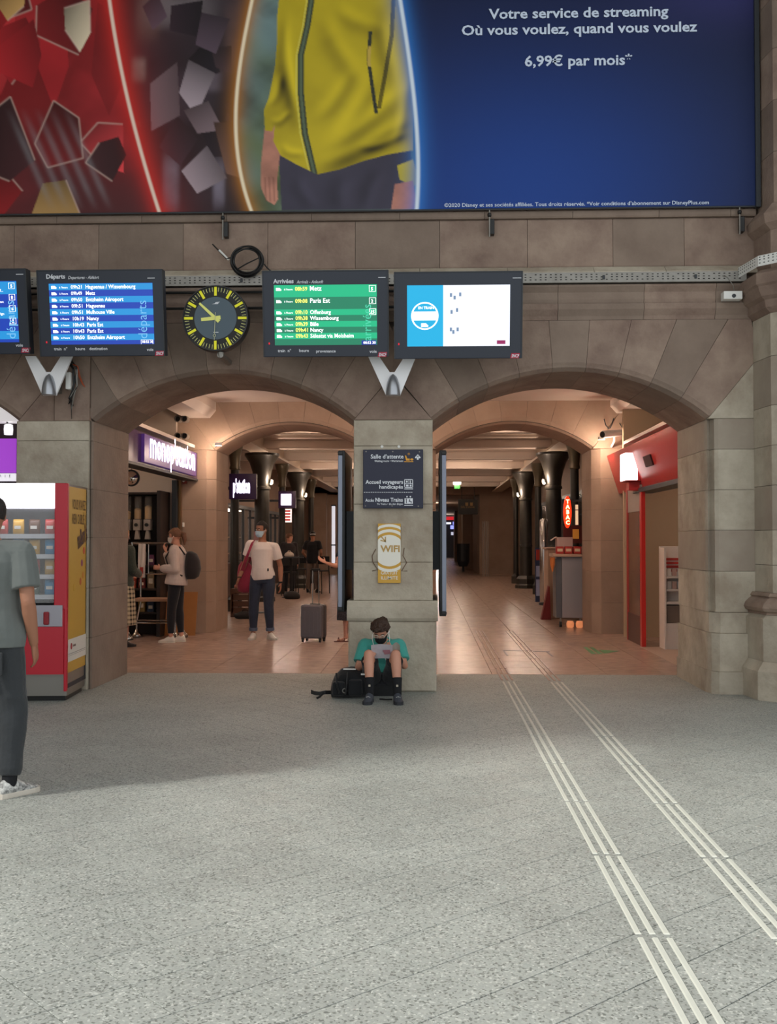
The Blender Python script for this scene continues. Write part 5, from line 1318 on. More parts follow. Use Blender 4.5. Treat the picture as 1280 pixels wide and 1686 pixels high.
MB().cbox(a.x - .06, a.x + .22, 18.95, 19.2, 1.27, 1.56, .008).build('carton', mat('carton_pink', 'c8a8a0', .7), t); MB().prism([(a.x - .06, 1.56), (a.x - .15, 1.50), (a.x - .15, 1.51), (a.x - .06, 1.57)], 'y', 18.95, 19.2).build('flap', MATS['carton_pink'], t)
t = thing('condiment_bottle', 'orange squeeze bottle hanging at the snack counter side', 'bottle', (a.x - .13, 18.72, .98)); mb = MB(); mb.lathe([(.012, 0), (.02, .05), (.04, .12), (.045, .24), (.04, .25)], (a.x - .165, 18.72, .96), 12); mb.build('bottle_body', mat('orange_plastic', 'd88040', .4), t); MB().box(a.x - .19, a.x - .10, 18.71, 18.73, 1.19, 1.215).build('hook', M_STEEL, t)
for k in range(2):
    x = a.x + .12 + k*.16; t = thing('floor_pot', 'small orange lantern pot on the floor beneath the snack counter', 'pot', (x, 18.62, 0), 0, 'orange pots under the counter')
    MB().lathe([(.04, 0), (.06, .02), (.065, .08), (.05, .12), (.045, .12)], (x, 18.6, 0), 14).build('pot', mat('orange_glow', 'e09060', .5, emit=.5), t)
# beige cabinet
a, b = at(903, 1018, 20.8), at(931, 905, 20.8)
t = thing('beige_cabinet', 'beige snack cabinet with small red stickers behind the grey counter', 'cabinet', ((a.x+b.x)/2, 21, 0))
mbg = mat('cabinet_beige', 'a88a74', .5)
MB().cbox(a.x, b.x + .4, 20.8, 21.5, 0, 1.33, .008).build('cabinet_body', mbg, t)
MB().cbox(a.x - .03, b.x + .43, 20.77, 21.53, 1.33, 1.37, .006).build('cabinet_top', mbg, t)
MB().cbox(a.x + .14, b.x + .38, 20.785, 20.8, .04, .98, .004).build('door', mbg, t)
for z in (1.14, 1.03, .9): MB().box(a.x + .14, a.x + .24, 20.79, 20.8, z, z + .07).build('sticker', MATS['print_red'], t)
tag(MB().prism([(a.x - .16, 0), (a.x + .02, 0), (a.x + .0, .62), (a.x - .02, .64)], 'y', 20.5, 20.72).build('red_cone', mat('dark_red_cloth', '7a1f1f', .6)), 'dark red folded warning stand on the floor beside the beige cabinet', 'warning stand')
a, b = at(882, 985, 26.4), at(894, 902, 26.4)
t = thing('poster_stand', 'narrow upright poster stand, red over white and blue, by the first thick column', 'poster stand', ((a.x+b.x)/2, 26.4, 0))
MB().cbox(a.x, b.x, 26.4, 26.46, 0.0, b.z, .006).build('frame', mat('blue_frame', '2f3a5f', .45), t)
for z0_, z1_, m_ in ((1.02, 1.28, MATS['print_red']), (.62, .88, mat('poster_blue', 'a8b4dc', .5)), (.15, .55, MATS['poster_blue'])): MB().box(a.x + .02, b.x - .02, 26.392, 26.4, z0_, z1_).build('poster_field', m_, t)
# glowing red oval sign
p = at(935, 843, 20.2)
t = thing('neon_sign', 'tall oval red neon sign glowing with white letters above the counter', 'neon sign', tuple(p))
rings = [[(p.x + .075*math.cos(q)*f, y_, p.z + .30*math.sin(q)*f) for q in [2*math.pi*i/24 for i in range(24)]] for y_, f in ((p.y + .06, 1), (p.y, 1), (p.y - .012, .85))]
MB().rings(rings).build('oval_face', mat('neon_red', 'd02a10', .4, emit=1.6, ecol='e0300c'), t)
mb = MB()
for i, ch in enumerate('TABAC'): mb.text(ch, (p.x, p.y - .02, p.z + .16 - i*.098), size=.072, align='CENTER', bold=.03)
mb.build('glowing_letters', mat('neon_cream', 'ffe8c0', .4, emit=4, ecol='ffd890'), t)
MB().box(p.x + .07, 4.0, p.y + .02, p.y + .05, p.z + .2, p.z + .24).build('bracket', M_DARK, t)
p = at(945, 880, 20.6)
t = thing('menu_board', 'dark red menu board with a yellow picture above the snack counter', 'menu board', tuple(p))
MB().cbox(p.x - .2, p.x + .3, p.y, p.y + .05, p.z - .17, p.z + .17, .006).build('board', mat('maroon_board', '5a1c18', .5), t); MB().cbox(p.x - .02, p.x + .1, p.y - .008, p.y, p.z - .08, p.z + .1, .003).build('picture', mat('yellow_print', 'd8983c', .6, emit=.15), t)
MB().box(p.x - .14, p.x - .10, p.y + .05, p.y + .3, 1.372, p.z).build('support', M_DARK, t)
# dark shop row behind the right columns
XRW = 4.0
struct(MB().box(XRW, XRW + .1, Y2B, 40, 0, 4.2), 'wall_right_row', mat('right_row_brown', '6f5646', .7))
for k, (y0_, y1_) in enumerate(((19.4, 24.8), (25.4, 31.6), (32.2, 39.4))):
    t = thing('shop_window', ['dark glazed shop front behind the snack counter', 'dark glazed shop front behind the first thick column of the snack side', 'dark glazed shop front by the far iron columns of the snack side'][k], 'shop window', (XRW, y0_, 0))
    MB().box(XRW - .03, XRW - .005, y0_, y1_, .1, 2.7).build('glass_pane', mat('dark_glass', '1f1d1f', .08, spec=.7), t)
    for i in range(5): y = y0_ + (y1_-y0_)*i/4; MB().cbox(XRW - .06, XRW, y - .04, y + .04, 0, 2.8, .004).build('mullion', M_DARK, t)
    MB().cbox(XRW - .06, XRW, y0_, y1_, 2.7, 2.8, .004).build('transom', M_DARK, t)
    MB().box(XRW - .05, XRW - .035, y0_ + 1.2, y0_ + 2.2, 1.1, 1.9).build('window_poster', mat('poster_pale', '8f86a0', .6), t)
# steel cylinder bin / urn by the first thick column
p = at(896, 905, 25.2); t = thing('steel_urn', 'tall shiny steel cylinder standing by the first thick column', 'urn', (p.x, 25.2, 0)); MB().lathe([(.09, 0), (.1, .02), (.1, 1.95), (.08, 2.0), (.01, 2.02)], (p.x, 25.2, 0), 18).build('cylinder', M_CHROME, t, smooth=40); MB().lathe([(.12, 0), (.12, .06), (.1, .07)], (p.x, 25.2, 0), 18).build('foot_ring', M_DARK, t)

# ------------------------------------------------------------------ far end of the corridor
YE = 48.0
ew = MB()
mE = M_STONEW
ew.box(-8, -3.35, YE, YE + 1, 0, 4.2); ew.box(X_(790, YE), 7.3, YE, YE + .8, 0, 4.2); ew.box(X_(512, YE), X_(790, YE), YE, YE + .8, 3.55, 4.2)
struct(ew, 'wall_end', mE)
struct(MB().box(X_(537, YE - .6), X_(512, YE - .6), YE - .6, YE, 0, 3.6), 'wall_end_pier', mE)
en = MB(); en.box(-4.0, -3.6, YE + 1, 96, 0, 3.6); en.box(X_(790, YE), X_(790, YE) + .3, YE + .8, 96, 0, 3.6); en.box(-8, 8, 96.5, 97, 0, 5)
struct(en, 'wall_far_passage', mE)
struct(MB().box(-6, 6, YE + .8, 97, 3.6, 3.8), 'ceiling_far', M_CEIL)
for k, y in enumerate((56, 66, 76)):
    x = X_(790, YE); tag(MB().cbox(x - .5 + k*.05, x + .02, y, y + 1.2, 0, 3.6, .03).build('wall_pier_far', mE), kind='structure')
lamp('far_lamp', 'round ceiling lamp in the far passage before the bright shop', (.3, 60, 3.5), 60, r=.12); lamp('far_lamp', 'round ceiling lamp nearest the bright far shop', (.8, 86, 3.5), 160, r=.12, col=(1, .95, .9))
# bright shop front far away
a, b = at(722, 917, 95), at(758, 820, 95)
fs = thing('far_shop_front', 'bright shop front with red sign closing the far passage', 'shop front', ((a.x+b.x)/2, 95, 0))
MB().box(a.x - 1.2, b.x, 95.1, 95.3, 0, b.z).build('front_wall', mat('far_dark', '2a2a30', .6), fs)
MB().box(a.x - 1.2, b.x, 94.9, 95.1, Z_(846, 95), Z_(838, 95)).build('lit_header', mat('far_glow_white', 'ffffff', .5, emit=2.0), fs)
MB().box(a.x - 1.2, b.x - .5, 94.85, 95.05, Z_(856, 95), Z_(846.5, 95)).build('red_sign', mat('far_glow_red', 'c02028', .5, emit=1.0), fs)
for i, (x0_, x1_, y0_, y1_, c_) in enumerate(((725, 732, 860, 863, 'dfe4ff'), (735, 743, 860, 863, 'dfe4ff'), (746, 756, 859, 864, '8f98ff'), (725, 733, 867, 870, 'dfe4ff'), (742, 752, 865, 871, '8f98ff'), (725, 732, 876, 881, 'f0f0ff'), (743, 747, 876, 881, 'a0a0b0'), (724, 734, 896, 903, 'c89060'), (724, 735, 908, 911, 'e0e0e8'), (751, 756, 882, 896, '8a8a98'))):
    MB().box(X_(x0_, 95), X_(x1_, 95), 95.0, 95.09, Z_(y1_, 95), Z_(y0_, 95)).build('lit_panel', mat('far_panel_' + c_, c_, .5, emit=1.4, ecol=c_), fs)
# hanging sign and exit light
a, b = at(755, 847, 46), at(787, 822, 46)
t = thing('hanging_sign', 'dark hanging direction sign before the far passage', 'sign', ((a.x+b.x)/2, 46, a.z))
MB().cbox(a.x, b.x, 46, 46.1, a.z, b.z, .01).build('panel', mat('dark_sign', '151515', .5), t)
for x in (a.x + .15, b.x - .15): MB().cyl((x, 46.05, b.z), (x, 46.05, 4.1), .015, n=8).build('hanger', M_DARK, t)
mb = MB(); mb.text('Salle d’attente', (a.x + .1, 45.99, a.z + .28), size=.09, xs=.8); mb.build('lettering', mat('sign_gold', '8a6a40', .6), t)
for k_ in range(2): MB().box(a.x + .3 + k_*.2, a.x + .42 + k_*.2, 45.985, 46, b.z - .28, b.z - .14).build('pictogram', MATS['sign_gold'], t)
p = at(753, 797, 44)
t = thing('exit_light', 'small green and white exit light hanging under the last beam', 'exit light', tuple(p))
MB().cbox(p.x - .16, p.x + .16, 44, 44.1, p.z - .02, p.z + .14, .01).build('lit_half', mat('exit_white', 'ffffff', .5, emit=3, ecol='fff6d8'), t); MB().cbox(p.x - .12, p.x + .12, 44, 44.1, p.z - .20, p.z - .022, .01).build('green_half', mat('exit_green', '2f7a3a', .5, emit=.5), t); MB().cyl((p.x, 44.05, p.z + .14), (p.x, 44.05, 4.1), .015, n=8).build('hanger', M_DARK, t)
# litter bin and grille at the far right
p = at(763, 925, 52); t = thing('litter_bin', 'dark litter bin on legs in the far passage', 'bin', (p.x, 52, 0)); MB().lathe([(.2, .25), (.3, .5), (.32, 1.35), (.3, 1.35), (.28, .5), (.18, .27)], (p.x, 52, 0), 16).build('bin_body', M_DARK, t); MB().cyl((p.x, 52, 0), (p.x, 52, .3), .06, n=8).build('post', M_DARK, t)
t = thing('metal_grille', 'tall grey folding grille at the corridor corner', 'grille', (X_(800, 45), 45, 0))
for k_ in range(4): MB().cbox(X_(795, 45) + k_*.07, X_(795, 45) + k_*.07 + .03, 45, 45.06, 0, 2.3, .004).build('grille_bar', mat('grille_grey', '8a8680', .4, metal=.4), t)

# door and light slit in the end wall on the cafe side
t = thing('far_door', 'tall dark door leaf in the end wall beside the stone pier', 'door', (X_(566, YE), YE - .06, 0))
MB().cbox(X_(556, YE - .06), X_(579, YE - .06), YE - .06, YE - .005, 0, Z_(826, YE), .01).build('leaf', mat('door_black', '1c1a1a', .4), t); MB().cbox(X_(558, YE - .1), X_(559.5, YE - .1), YE - .12, YE - .061, .9, 1.3, .005).build('handle', M_STEEL, t)
t = thing('lit_slit_window', 'narrow pale lit glazed slit in the end wall near the dark door', 'window', (X_(549, YE), YE - .03, 0))
MB().box(X_(546.5, YE - .03), X_(552, YE - .03), YE - .03, YE - .006, .3, Z_(832, YE)).build('pane', mat('slit_glow', 'dfe0ea', .4, emit=.8), t)
for z in (.3, 1.3, Z_(832, YE)): MB().box(X_(545.5, YE - .03), X_(553, YE - .03), YE - .05, YE - .005, z - .03, z + .03).build('bar', M_DARK, t)

p = at(950, 848, 20.9); t = thing('lit_strip', 'pale upright lit strip beside the red neon sign', 'lamp', tuple(p))
MB().cbox(p.x - .02, p.x + .03, 20.9, 20.94, p.z - .19, p.z + .20, .004).build('lit_tube', mat('peach_glow', 'f0c8a0', .5, emit=.8), t); MB().box(p.x - .03, p.x + .04, 20.89, 20.9, p.z + .09, p.z + .105).build('clip', M_DARK, t); MB().box(p.x + .03, 4.0, 20.91, 20.93, p.z, p.z + .03).build('bracket', M_DARK, t)
# ------------------------------------------------------------------ people
def V3(*a): return Vector(a)
def limb(mb, pts, radii, n=12, flat=1.0, caps=True):
    """tapered tube through pts with rounded ends"""
    pts = [Vector(p) for p in pts]; rings = []; ref = None
    P, Rr_ = list(pts), list(radii)
    if caps:
        t0 = (pts[0] - pts[1]).normalized(); t1 = (pts[-1] - pts[-2]).normalized()
        P = [pts[0] + t0*radii[0]*.85, pts[0] + t0*radii[0]*.5] + P + [pts[-1] + t1*radii[-1]*.5, pts[-1] + t1*radii[-1]*.85]
        Rr_ = [radii[0]*.45, radii[0]*.85] + Rr_ + [radii[-1]*.85, radii[-1]*.45]
    for i, p in enumerate(P):
        t = (P[min(i+1, len(P)-1)] - P[max(i-1, 0)]).normalized()
        if ref is None: ref = Vector((1, 0, 0)) if abs(t.x) < .8 else Vector((0, 1, 0))
        a = (ref - t*ref.dot(t)).normalized(); b = t.cross(a); ref = a
        r = Rr_[i]
        rings.append([p + a*r*math.cos(2*math.pi*k/n) + b*r*flat*math.sin(2*math.pi*k/n) for k in range(n)])
    return mb.rings(rings)
def fuse(mb, voxel, smooth=4, name='fused'):
    """overlapping closed volumes become one continuous surface"""
    me = bpy.data.meshes.new(name); me.from_pydata(mb.v, [], mb.f)
    bm = bmesh.new(); bm.from_mesh(me); bmesh.ops.recalc_face_normals(bm, faces=bm.faces[:]); bm.to_mesh(me); bm.free()
    o = bpy.data.objects.new(name, me); COL.objects.link(o)
    r = o.modifiers.new('r', 'REMESH'); r.mode = 'VOXEL'; r.voxel_size = voxel; r.adaptivity = 0
    if smooth:
        s = o.modifiers.new('s', 'SMOOTH'); s.factor = .5; s.iterations = smooth
    dg = bpy.context.evaluated_depsgraph_get(); ev = o.evaluated_get(dg)
    out = bpy.data.meshes.new_from_object(ev); bpy.data.objects.remove(o); bpy.data.meshes.remove(me)
    out.polygons.foreach_set('use_smooth', [True]*len(out.polygons)); out.materials.clear()
    return out
def put(name, me, m, parent):
    me.name = name; me.materials.append(m); o = bpy.data.objects.new(name, me); COL.objects.link(o); o.parent = parent; WL[o.name] = Vector((0,0,0)); return o
def lerp(a, b, t): return a + (b - a)*t
SK = {'light': mat('skin_light', 'c79078', .55, var=.15, vscale=12, vcol='b07060'), 'tan': mat('skin_tan', '9a6a52', .55, var=.15, vscale=12, vcol='85563f')}
HEADP = [(0, .026, .072, .0), (.06, .042, .088, -.012), (.14, .053, .094, -.035), (.25, .061, .094, -.062), (.36, .067, .092, -.082), (.5, .072, .090, -.096),
         (.62, .076, .094, -.103), (.75, .076, .090, -.102), (.86, .066, .074, -.088), (.94, .046, .048, -.064), (1.0, .014, .008, -.028)]
def head_surface(t, ang, off=0.0, s=1.0):
    """t 0 chin .. 1 crown, ang 0 = nose direction (local -y); returns local point (x right, y back, z up)"""
    T = [h[0] for h in HEADP]; w_ = np.interp(t, T, [h[1] for h in HEADP]); f = np.interp(t, T, [h[2] for h in HEADP]); b = np.interp(t, T, [h[3] for h in HEADP])
    c = (f + b)/2; d = (f - b)/2
    return Vector((s*(w_ + off)*math.sin(ang), -s*(c + (d + off)*math.cos(ang)), s*.235*t))
def hand_into(mb, wrist, d, nrm, side, s=1.0, curl=.35, spread=.0):
    d = Vector(d).normalized(); nrm = Vector(nrm); nrm = (nrm - d*nrm.dot(d)).normalized(); u = nrm.cross(d)*side
    w_ = Vector(wrist); rings = []
    for t, hw, th in ((-.012, .022, .018), (.02, .031, .017), (.05, .039, .016), (.085, .041, .013), (.096, .036, .010)):
        c = w_ + d*t*s; rings.append([c + u*hw*s*math.cos(q) + nrm*th*s*math.sin(q) for q in [2*math.pi*i/12 for i in range(12)]])
    mb.rings(rings)
    for off, L_, r in ((-.0315, .056, .0075), (-.0105, .071, .0082), (.0105, .077, .0084), (.0315, .068, .0082)):
        p = w_ + d*.085*s + u*off*s; a = curl*.45; pts = [p]; seg = L_*s/3
        for k in range(3):
            dd = d*math.cos(a) + nrm*math.sin(a) + u*spread*off*6; p = p + dd.normalized()*seg; pts.append(p); a += curl*.95
        limb(mb, pts, [r*s, r*s*.97, r*s*.92, r*s*.85], n=8)
    p = w_ + d*.022*s + u*.030*s
    limb(mb, [p, p + (d*.55 + u*.7 + nrm*.35).normalized()*.032*s, p + (d*.55 + u*.7 + nrm*.35).normalized()*.032*s + (d*.85 + u*.25 + nrm*.45).normalized()*.03*s], [.0125*s, .0105*s, .0085*s], n=8)
DIM = [(-.16, .150, .112), (-.05, .166, .120), (.06, .166, .118), (.25, .146, .108), (.42, .146, .106), (.6, .160, .116), (.76, .172, .117), (.87, .150, .092), (.94, .095, .070), (1.0, .062, .060)]
def torso_into(mb, J, infl=0.0, t0=-.16, t1=1.0, w=1.0, belly=0.0, flare=0.0):
    P, C, N_ = J['pelvis'], J['chest'], J['neck']; K = C*2 - (P + N_)*.5
    rp = (J['hip'][1] - J['hip'][0]).normalized(); rs = (J['sh'][1] - J['sh'][0]).normalized()
    T = [d[0] for d in DIM]; rings = []
    ts_ = [t for t in T if t0 < t < t1]; ts_ = [t0] + ts_ + ([t1] if t1 < 1.0 else [1.0])
    for t in ts_:
        c = P*(1-t)**2 + K*(2*t*(1-t)) + N_*t*t
        tan = ((K-P)*(2*(1-t)) + (N_-K)*(2*t)).normalized()
        r = lerp(rp, rs, min(max(t, 0), 1)).normalized(); r = (r - tan*r.dot(tan)).normalized(); f = tan.cross(r)   # f points to the back
        wx = np.interp(t, T, [d[1] for d in DIM])*w + infl + flare*max(0, .3 - t); wy = np.interp(t, T, [d[2] for d in DIM])*w**.5 + infl + flare*max(0, .3 - t)*.6
        bl = belly*max(0, 1 - abs(t - .25)/.35)
        ring = []
        for q in [2*math.pi*i/24 for i in range(24)]:
            sy = math.sin(q); ring.append(c + r*wx*math.cos(q)*(1 - .06*abs(sy)) + f*((wy + (bl if sy < 0 else 0))*sy))
        rings.append(ring)
    mb.rings(rings)
def shoe(parent, an, d, m, msole, s=1.0, name='shoe', zfl=0.0):
    d = Vector((d[0], d[1], 0)).normalized(); q = Vector((d.y, -d.x, 0))
    def ringsf(grow, prof):
        rings = []
        for x, w_, h_ in prof:
            ring = []
            for i in range(14):
                a = 2*math.pi*i/14; cx, cz = math.cos(a), math.sin(a)
                z = (h_*(.5 + .5*cz) if True else 0); ring.append(Vector((an[0], an[1], zfl)) + d*x*s + q*(w_ + grow)*cx*s*(1 if cz < .2 else 1 - .35*(cz-.2)) + Vector((0, 0, max(.012, z*s))))
            rings.append(ring)
        return rings
    prof = [(-.068, .024, .060), (-.055, .034, .095), (-.02, .041, .118), (.02, .042, .114), (.06, .043, .092), (.10, .044, .064), (.14, .045, .054), (.175, .038, .044), (.197, .022, .034)]
    mb = MB().rings(ringsf(0, prof)); o = mb.build(name, m, parent, world=False, smooth=60)
    rings = []
    out = [(-.074, .014), (-.068, .028), (-.04, .037), (.0, .037), (.05, .041), (.10, .048), (.145, .049), (.18, .040), (.202, .020)]
    pl = [(x, w_) for x, w_ in out] + [(x, -w_) for x, w_ in reversed(out)]
    mb = MB().rings([[Vector((an[0], an[1], zfl + z)) + d*x*s + q*w_*k*s for x, w_ in pl] for z, k in ((.0, .96), (.006, 1.0), (.026, 1.0), (.030, .97))])
    mb.build('sole', msole, o, world=False)
    mb = MB()
    for k in range(3): mb.tube([Vector((an[0], an[1], zfl)) + d*(.045 + .022*k)*s + q*e*s + Vector((0, 0, (.090 - .010*k - abs(e)*.35)*s)) for e in (-.022, 0, .022)], .003*s, 6)
    mb.build('laces', M_WHITE, o, world=False)
    return o
def person(name, label, loc, rotz, J, skin='light', voxel=.007, s=1.0, top=None, bottom=None, skirt=None, hair=None, mask=None, shoes=None, w=1.0, belly=0.0,
           curl=(.35, .35), hands=None, eyes=True, socks=None, arm_r=1.0, leg_r=1.0):
    """J: joints in local metres, facing -y; sides are [0] = -x and [1] = +x"""
    root = thing('person', label, 'person', loc, rotz)
    for k, v in list(J.items()):
        if isinstance(v, (list, tuple)) and len(v) == 2 and isinstance(v[0], (list, tuple, Vector)): J[k] = [Vector(v[0]), Vector(v[1])]
        elif k not in ('head_rot',): J[k] = Vector(v)
    sk = SK[skin]
    body = MB()
    torso_into(body, J, w=w)
    HM = Matrix.Rotation(J['head_rot'][1], 3, 'Z') @ Matrix.Rotation(J['head_rot'][0], 3, 'X')     # pitch (+ looks down), yaw
    pivot = Vector((0, -.0, .06)); HO = J['headbase']
    def hp(p): return HO + HM @ (Vector(p)*s)
    rings = []
    for t, *_ in HEADP: rings.append([hp(head_surface(t, 2*math.pi*i/20)) for i in range(20)])
    body.rings(rings)
    limb(body, [J['neck'] - V3(0, 0, .06), J['neck'], hp((0, .015, .05)), hp((0, .01, .12))], [.06*s, .056*s, .054*s, .05*s], n=14)
    # nose, brow, lips and ears
    body.rings([[hp((dx, y_, z_)) for dx, y_, z_ in ((-.006, -.090, .128), (.006, -.090, .128), (.004, -.080, .132), (-.004, -.080, .132))],
                [hp((dx, y_, z_)) for dx, y_, z_ in ((-.012, -.108, .088), (.012, -.108, .088), (.014, -.085, .084), (-.014, -.085, .084))],
                [hp((dx, y_, z_)) for dx, y_, z_ in ((-.011, -.104, .080), (.011, -.104, .080), (.013, -.085, .078), (-.013, -.085, .078))]])
    body.ball(hp((0, -.085, .137)), .045*s, .010*s, .008*s, HM); body.ball(hp((0, -.092, .058)), .024*s, .008*s, .009*s, HM)
    for sx in (-1, 1): body.ball(hp((sx*.075, .006, .112)), .010*s, .020*s, .031*s, HM)
    for i in (0, 1):
        S, E, W_ = J['sh'][i], J['el'][i], J['wr'][i]
        nb = J['neck'] - V3(0, 0, .05)
        limb(body, [lerp(nb, S, .3), lerp(nb, S, .8), S], [.05*s, .055*s, .054*s])
        limb(body, [S, lerp(S, E, .35), lerp(S, E, .75), E], [.054*s*arm_r, .049*s*arm_r, .042*s*arm_r, .039*s*arm_r])
        limb(body, [E, lerp(E, W_, .25), lerp(E, W_, .65), W_], [.039*s*arm_r, .041*s*arm_r, .034*s*arm_r, .026*s*arm_r])
        hd, hn = (hands[i] if hands else ((W_-E), V3(1 if i == 0 else -1, 0, 0)))
        side = -1 if i == 0 else 1
        hand_into(body, W_ + Vector(hd).normalized()*.012, hd, hn, (hands[i+2] if hands and len(hands) > 2 else side), s, curl[i])
        H_, Kn, A = J['hip'][i], J['kn'][i], J['an'][i]
        limb(body, [H_, lerp(H_, Kn, .35), lerp(H_, Kn, .75), Kn], [.088*s*leg_r, .080*s*leg_r, .062*s*leg_r, .053*s*leg_r])
        limb(body, [Kn, lerp(Kn, A, .3), lerp(Kn, A, .65), A], [.053*s*leg_r, .055*s*leg_r, .043*s*leg_r, .034*s*leg_r])
        fd = J['toe'][i]; fd = Vector((fd.x, fd.y, 0)).normalized()
        limb(body, [A - fd*.012 - V3(0, 0, .02*s), A + V3(0, 0, -.058*s) + fd*.05, A + V3(0, 0, -.070*s) + fd*.13], [.030*s, .021*s, .014*s])
    bo = put('body', fuse(body, voxel, 4), sk, root)
    if eyes:
        for sx in (-1, 1):
            e = hp((sx*.030, -.0865, .118)); mb = MB(); mb.ball(e, .012*s, .007*s, .0075*s, HM); eo = mb.build('eye', mat('eye_white', 'd8d4cc', .3), root, world=False)
            mb = MB(); mb.ball(hp((sx*.030, -.0925, .118)), .0055*s, .003*s, .0055*s, HM); mb.build('iris', mat('iris_dark', '1c1410', .3), eo, world=False)
            mb = MB(); mb.tube([hp((sx*.014, -.097, .134)), hp((sx*.032, -.096, .140)), hp((sx*.050, -.084, .135))], .0042*s, 6); mb.build('eyebrow', hair['mat'] if hair else M_BLACK, root, world=False)
    # clothing
    if top:
        g = top.get('infl', .018); mb = MB(); torso_into(mb, J, g, top.get('hem', -.3), top.get('neck', .955), w, belly, top.get('flare', 0.0))
        sl = top.get('sleeve', .6)
        for i in (0, 1):
            S, E, W_ = J['sh'][i], J['el'][i], J['wr'][i]; nb = J['neck'] - V3(0, 0, .05)
            limb(mb, [lerp(nb, S, .25), lerp(nb, S, .75), S], [.045*s + g*.5, .048*s + g*.9, .052*s + g])
            e1_ = min(sl, 1.0); ra = (.055 + top.get('wide', .012))*s*arm_r
            limb(mb, [S, lerp(S, E, .5*e1_), lerp(S, E, e1_)], [.053*s + g, ra + .002, ra + .002 if sl < 1 else .045*s*arm_r + g], caps=False)
            if sl > 1:
                e2_ = sl - 1; limb(mb, [E - (W_-E)*.02, lerp(E, W_, .5*e2_), lerp(E, W_, e2_)], [.045*s*arm_r + g, .044*s*arm_r + g, .032*s + g], caps=True)
        put(top.get('name', 'shirt'), fuse(mb, voxel, top.get('smooth', 3)), top['mat'], root)
    if bottom:
        g = bottom.get('infl', .014); mb = MB(); torso_into(mb, J, g, -.2, bottom.get('waist', .12), w, belly*.5)
        ln = bottom.get('len', 1.95)
        for i in (0, 1):
            H_, Kn, A = J['hip'][i], J['kn'][i], J['an'][i]
            e1_ = min(ln, 1.0)
            wk = bottom.get('knee', .058)*leg_r; wa = bottom.get('ankle', .048)
            limb(mb, [H_ + (H_-Kn).normalized()*.04, lerp(H_, Kn, .35*e1_), lerp(H_, Kn, .75*e1_), lerp(H_, Kn, e1_)], [.088*s*leg_r + g, .084*s*leg_r + g, .068*s*leg_r + g, wk*s + g], caps=(ln > 1), n=16)
            if ln > 1:
                e2_ = ln - 1; limb(mb, [Kn, lerp(Kn, A, .3*e2_), lerp(Kn, A, .65*e2_), lerp(Kn, A, .9*e2_), lerp(Kn, A, e2_)], [wk*s + g, (wk + .002)*s + g*.8, (wk*.5 + wa*.5)*s + g*.6, wa*s + g*.5 + bottom.get('bunch', 0), wa*s + g*.5], caps=False, n=16)
        put(bottom.get('name', 'trousers'), fuse(mb, voxel, 3), bottom['mat'], root)
        if bottom.get('cuff'):
            for i in (0, 1):
                Kn, A = J['kn'][i], J['an'][i]; a_, b_ = lerp(Kn, A, ln - 1 - .11), lerp(Kn, A, ln - 1 + .005)
                MB().cyl(a_, b_, bottom['ankle']*s + .016, bottom['ankle']*s + .015, 18).build('cuff', bottom['cuff'], root, world=False, smooth=50)
        if bottom.get('pockets'):
            for sx in (-1, 1):
                c = J['pelvis'] + V3(sx*.075, .124*w, -.165); mb = MB(); mb.cbox(c.x - .052, c.x + .052, c.y - .006, c.y + .012, c.z - .07, c.z + .06, .006); mb.build('back_pocket', bottom['mat'], root, world=False)
    if skirt:
        mb = MB(); P = J['pelvis']; rings = []
        for z, r1, r2 in ((.10, .155, .115), (.0, .185, .140), (-.15, .205, .160), (-.35, .215, .175), (skirt['hem'] + .02, .225, .19), (skirt['hem'], .222, .186)):
            rings.append([P + V3(r1*math.cos(q)*(1 + .05*math.sin(7*q)*max(0, -z)), r2*math.sin(q)*(1 + .06*math.sin(7*q + 1)*max(0, -z)), z) for q in [2*math.pi*i/48 for i in range(48)]])
        mb.rings(rings).build('skirt', skirt['mat'], root, world=False, smooth=70)
    if socks:
        for i in (0, 1):
            Kn, A = J['kn'][i], J['an'][i]; limb(mb := MB(), [lerp(Kn, A, .62), lerp(Kn, A, .85), A, A + V3(0, 0, -.03)], [.052*s, .046*s, .043*s, .042*s], caps=False); mb.build('sock', socks, root, world=False, smooth=60)
    if shoes:
        for i in (0, 1):
            shoe(root, J['an'][i], J['toe'][i], shoes[0], shoes[1], s*shoes[2] if len(shoes) > 2 else s, zfl=J['an'][i].z - .092*s if J['an'][i].z > .2 else 0.0)
    if hair:
        mb = MB(); rings = []
        lo = hair.get('low', .42)
        for t in (lo, lo + .1, .62, .72, .8, .88, .95, 1.02):
            ring = []
            for i in range(28):
                a = 2*math.pi*i/28; a = a if a <= math.pi else a - 2*math.pi
                off = hair.get('thick', .012)*(1 + .25*math.sin(5*a + 7*t))
                p = head_surface(min(t, 1.0), a, off)
                if t > 1: p = head_surface(1.0, a, off) + V3(0, 0, .014)
                lim = hair.get('front', -.03) if t < hair.get('line', .74) else -9     # hair stays behind this line below the hairline
                p.y = max(p.y, lim); ring.append(hp(p))
            rings.append(ring)
        mb.rings(rings)
        if hair.get('curls'):
            rg = random.Random(2)
            for k in range(46):
                a = rg.uniform(-math.pi, math.pi); t = rg.uniform(.66, 1.0)
                if abs(a) < 1.0 and t < .72: continue
                mb.ball(hp(head_surface(t, a, .014)), .018*s, n=8, m=5)
        if hair.get('tail'):
            limb(mb, [hp(p) for p in hair['tail']], hair['tail_r'], n=12)
        if hair.get('long'):
            for sx in (-1, 0, 1): limb(mb, [hp((sx*.045, .07, .15)), hp((sx*.06, .085, .04)), hp((sx*.065, .095, -.10)), hp((sx*.055, .10, -.22))], [.04, .045, .042, .02], n=10)
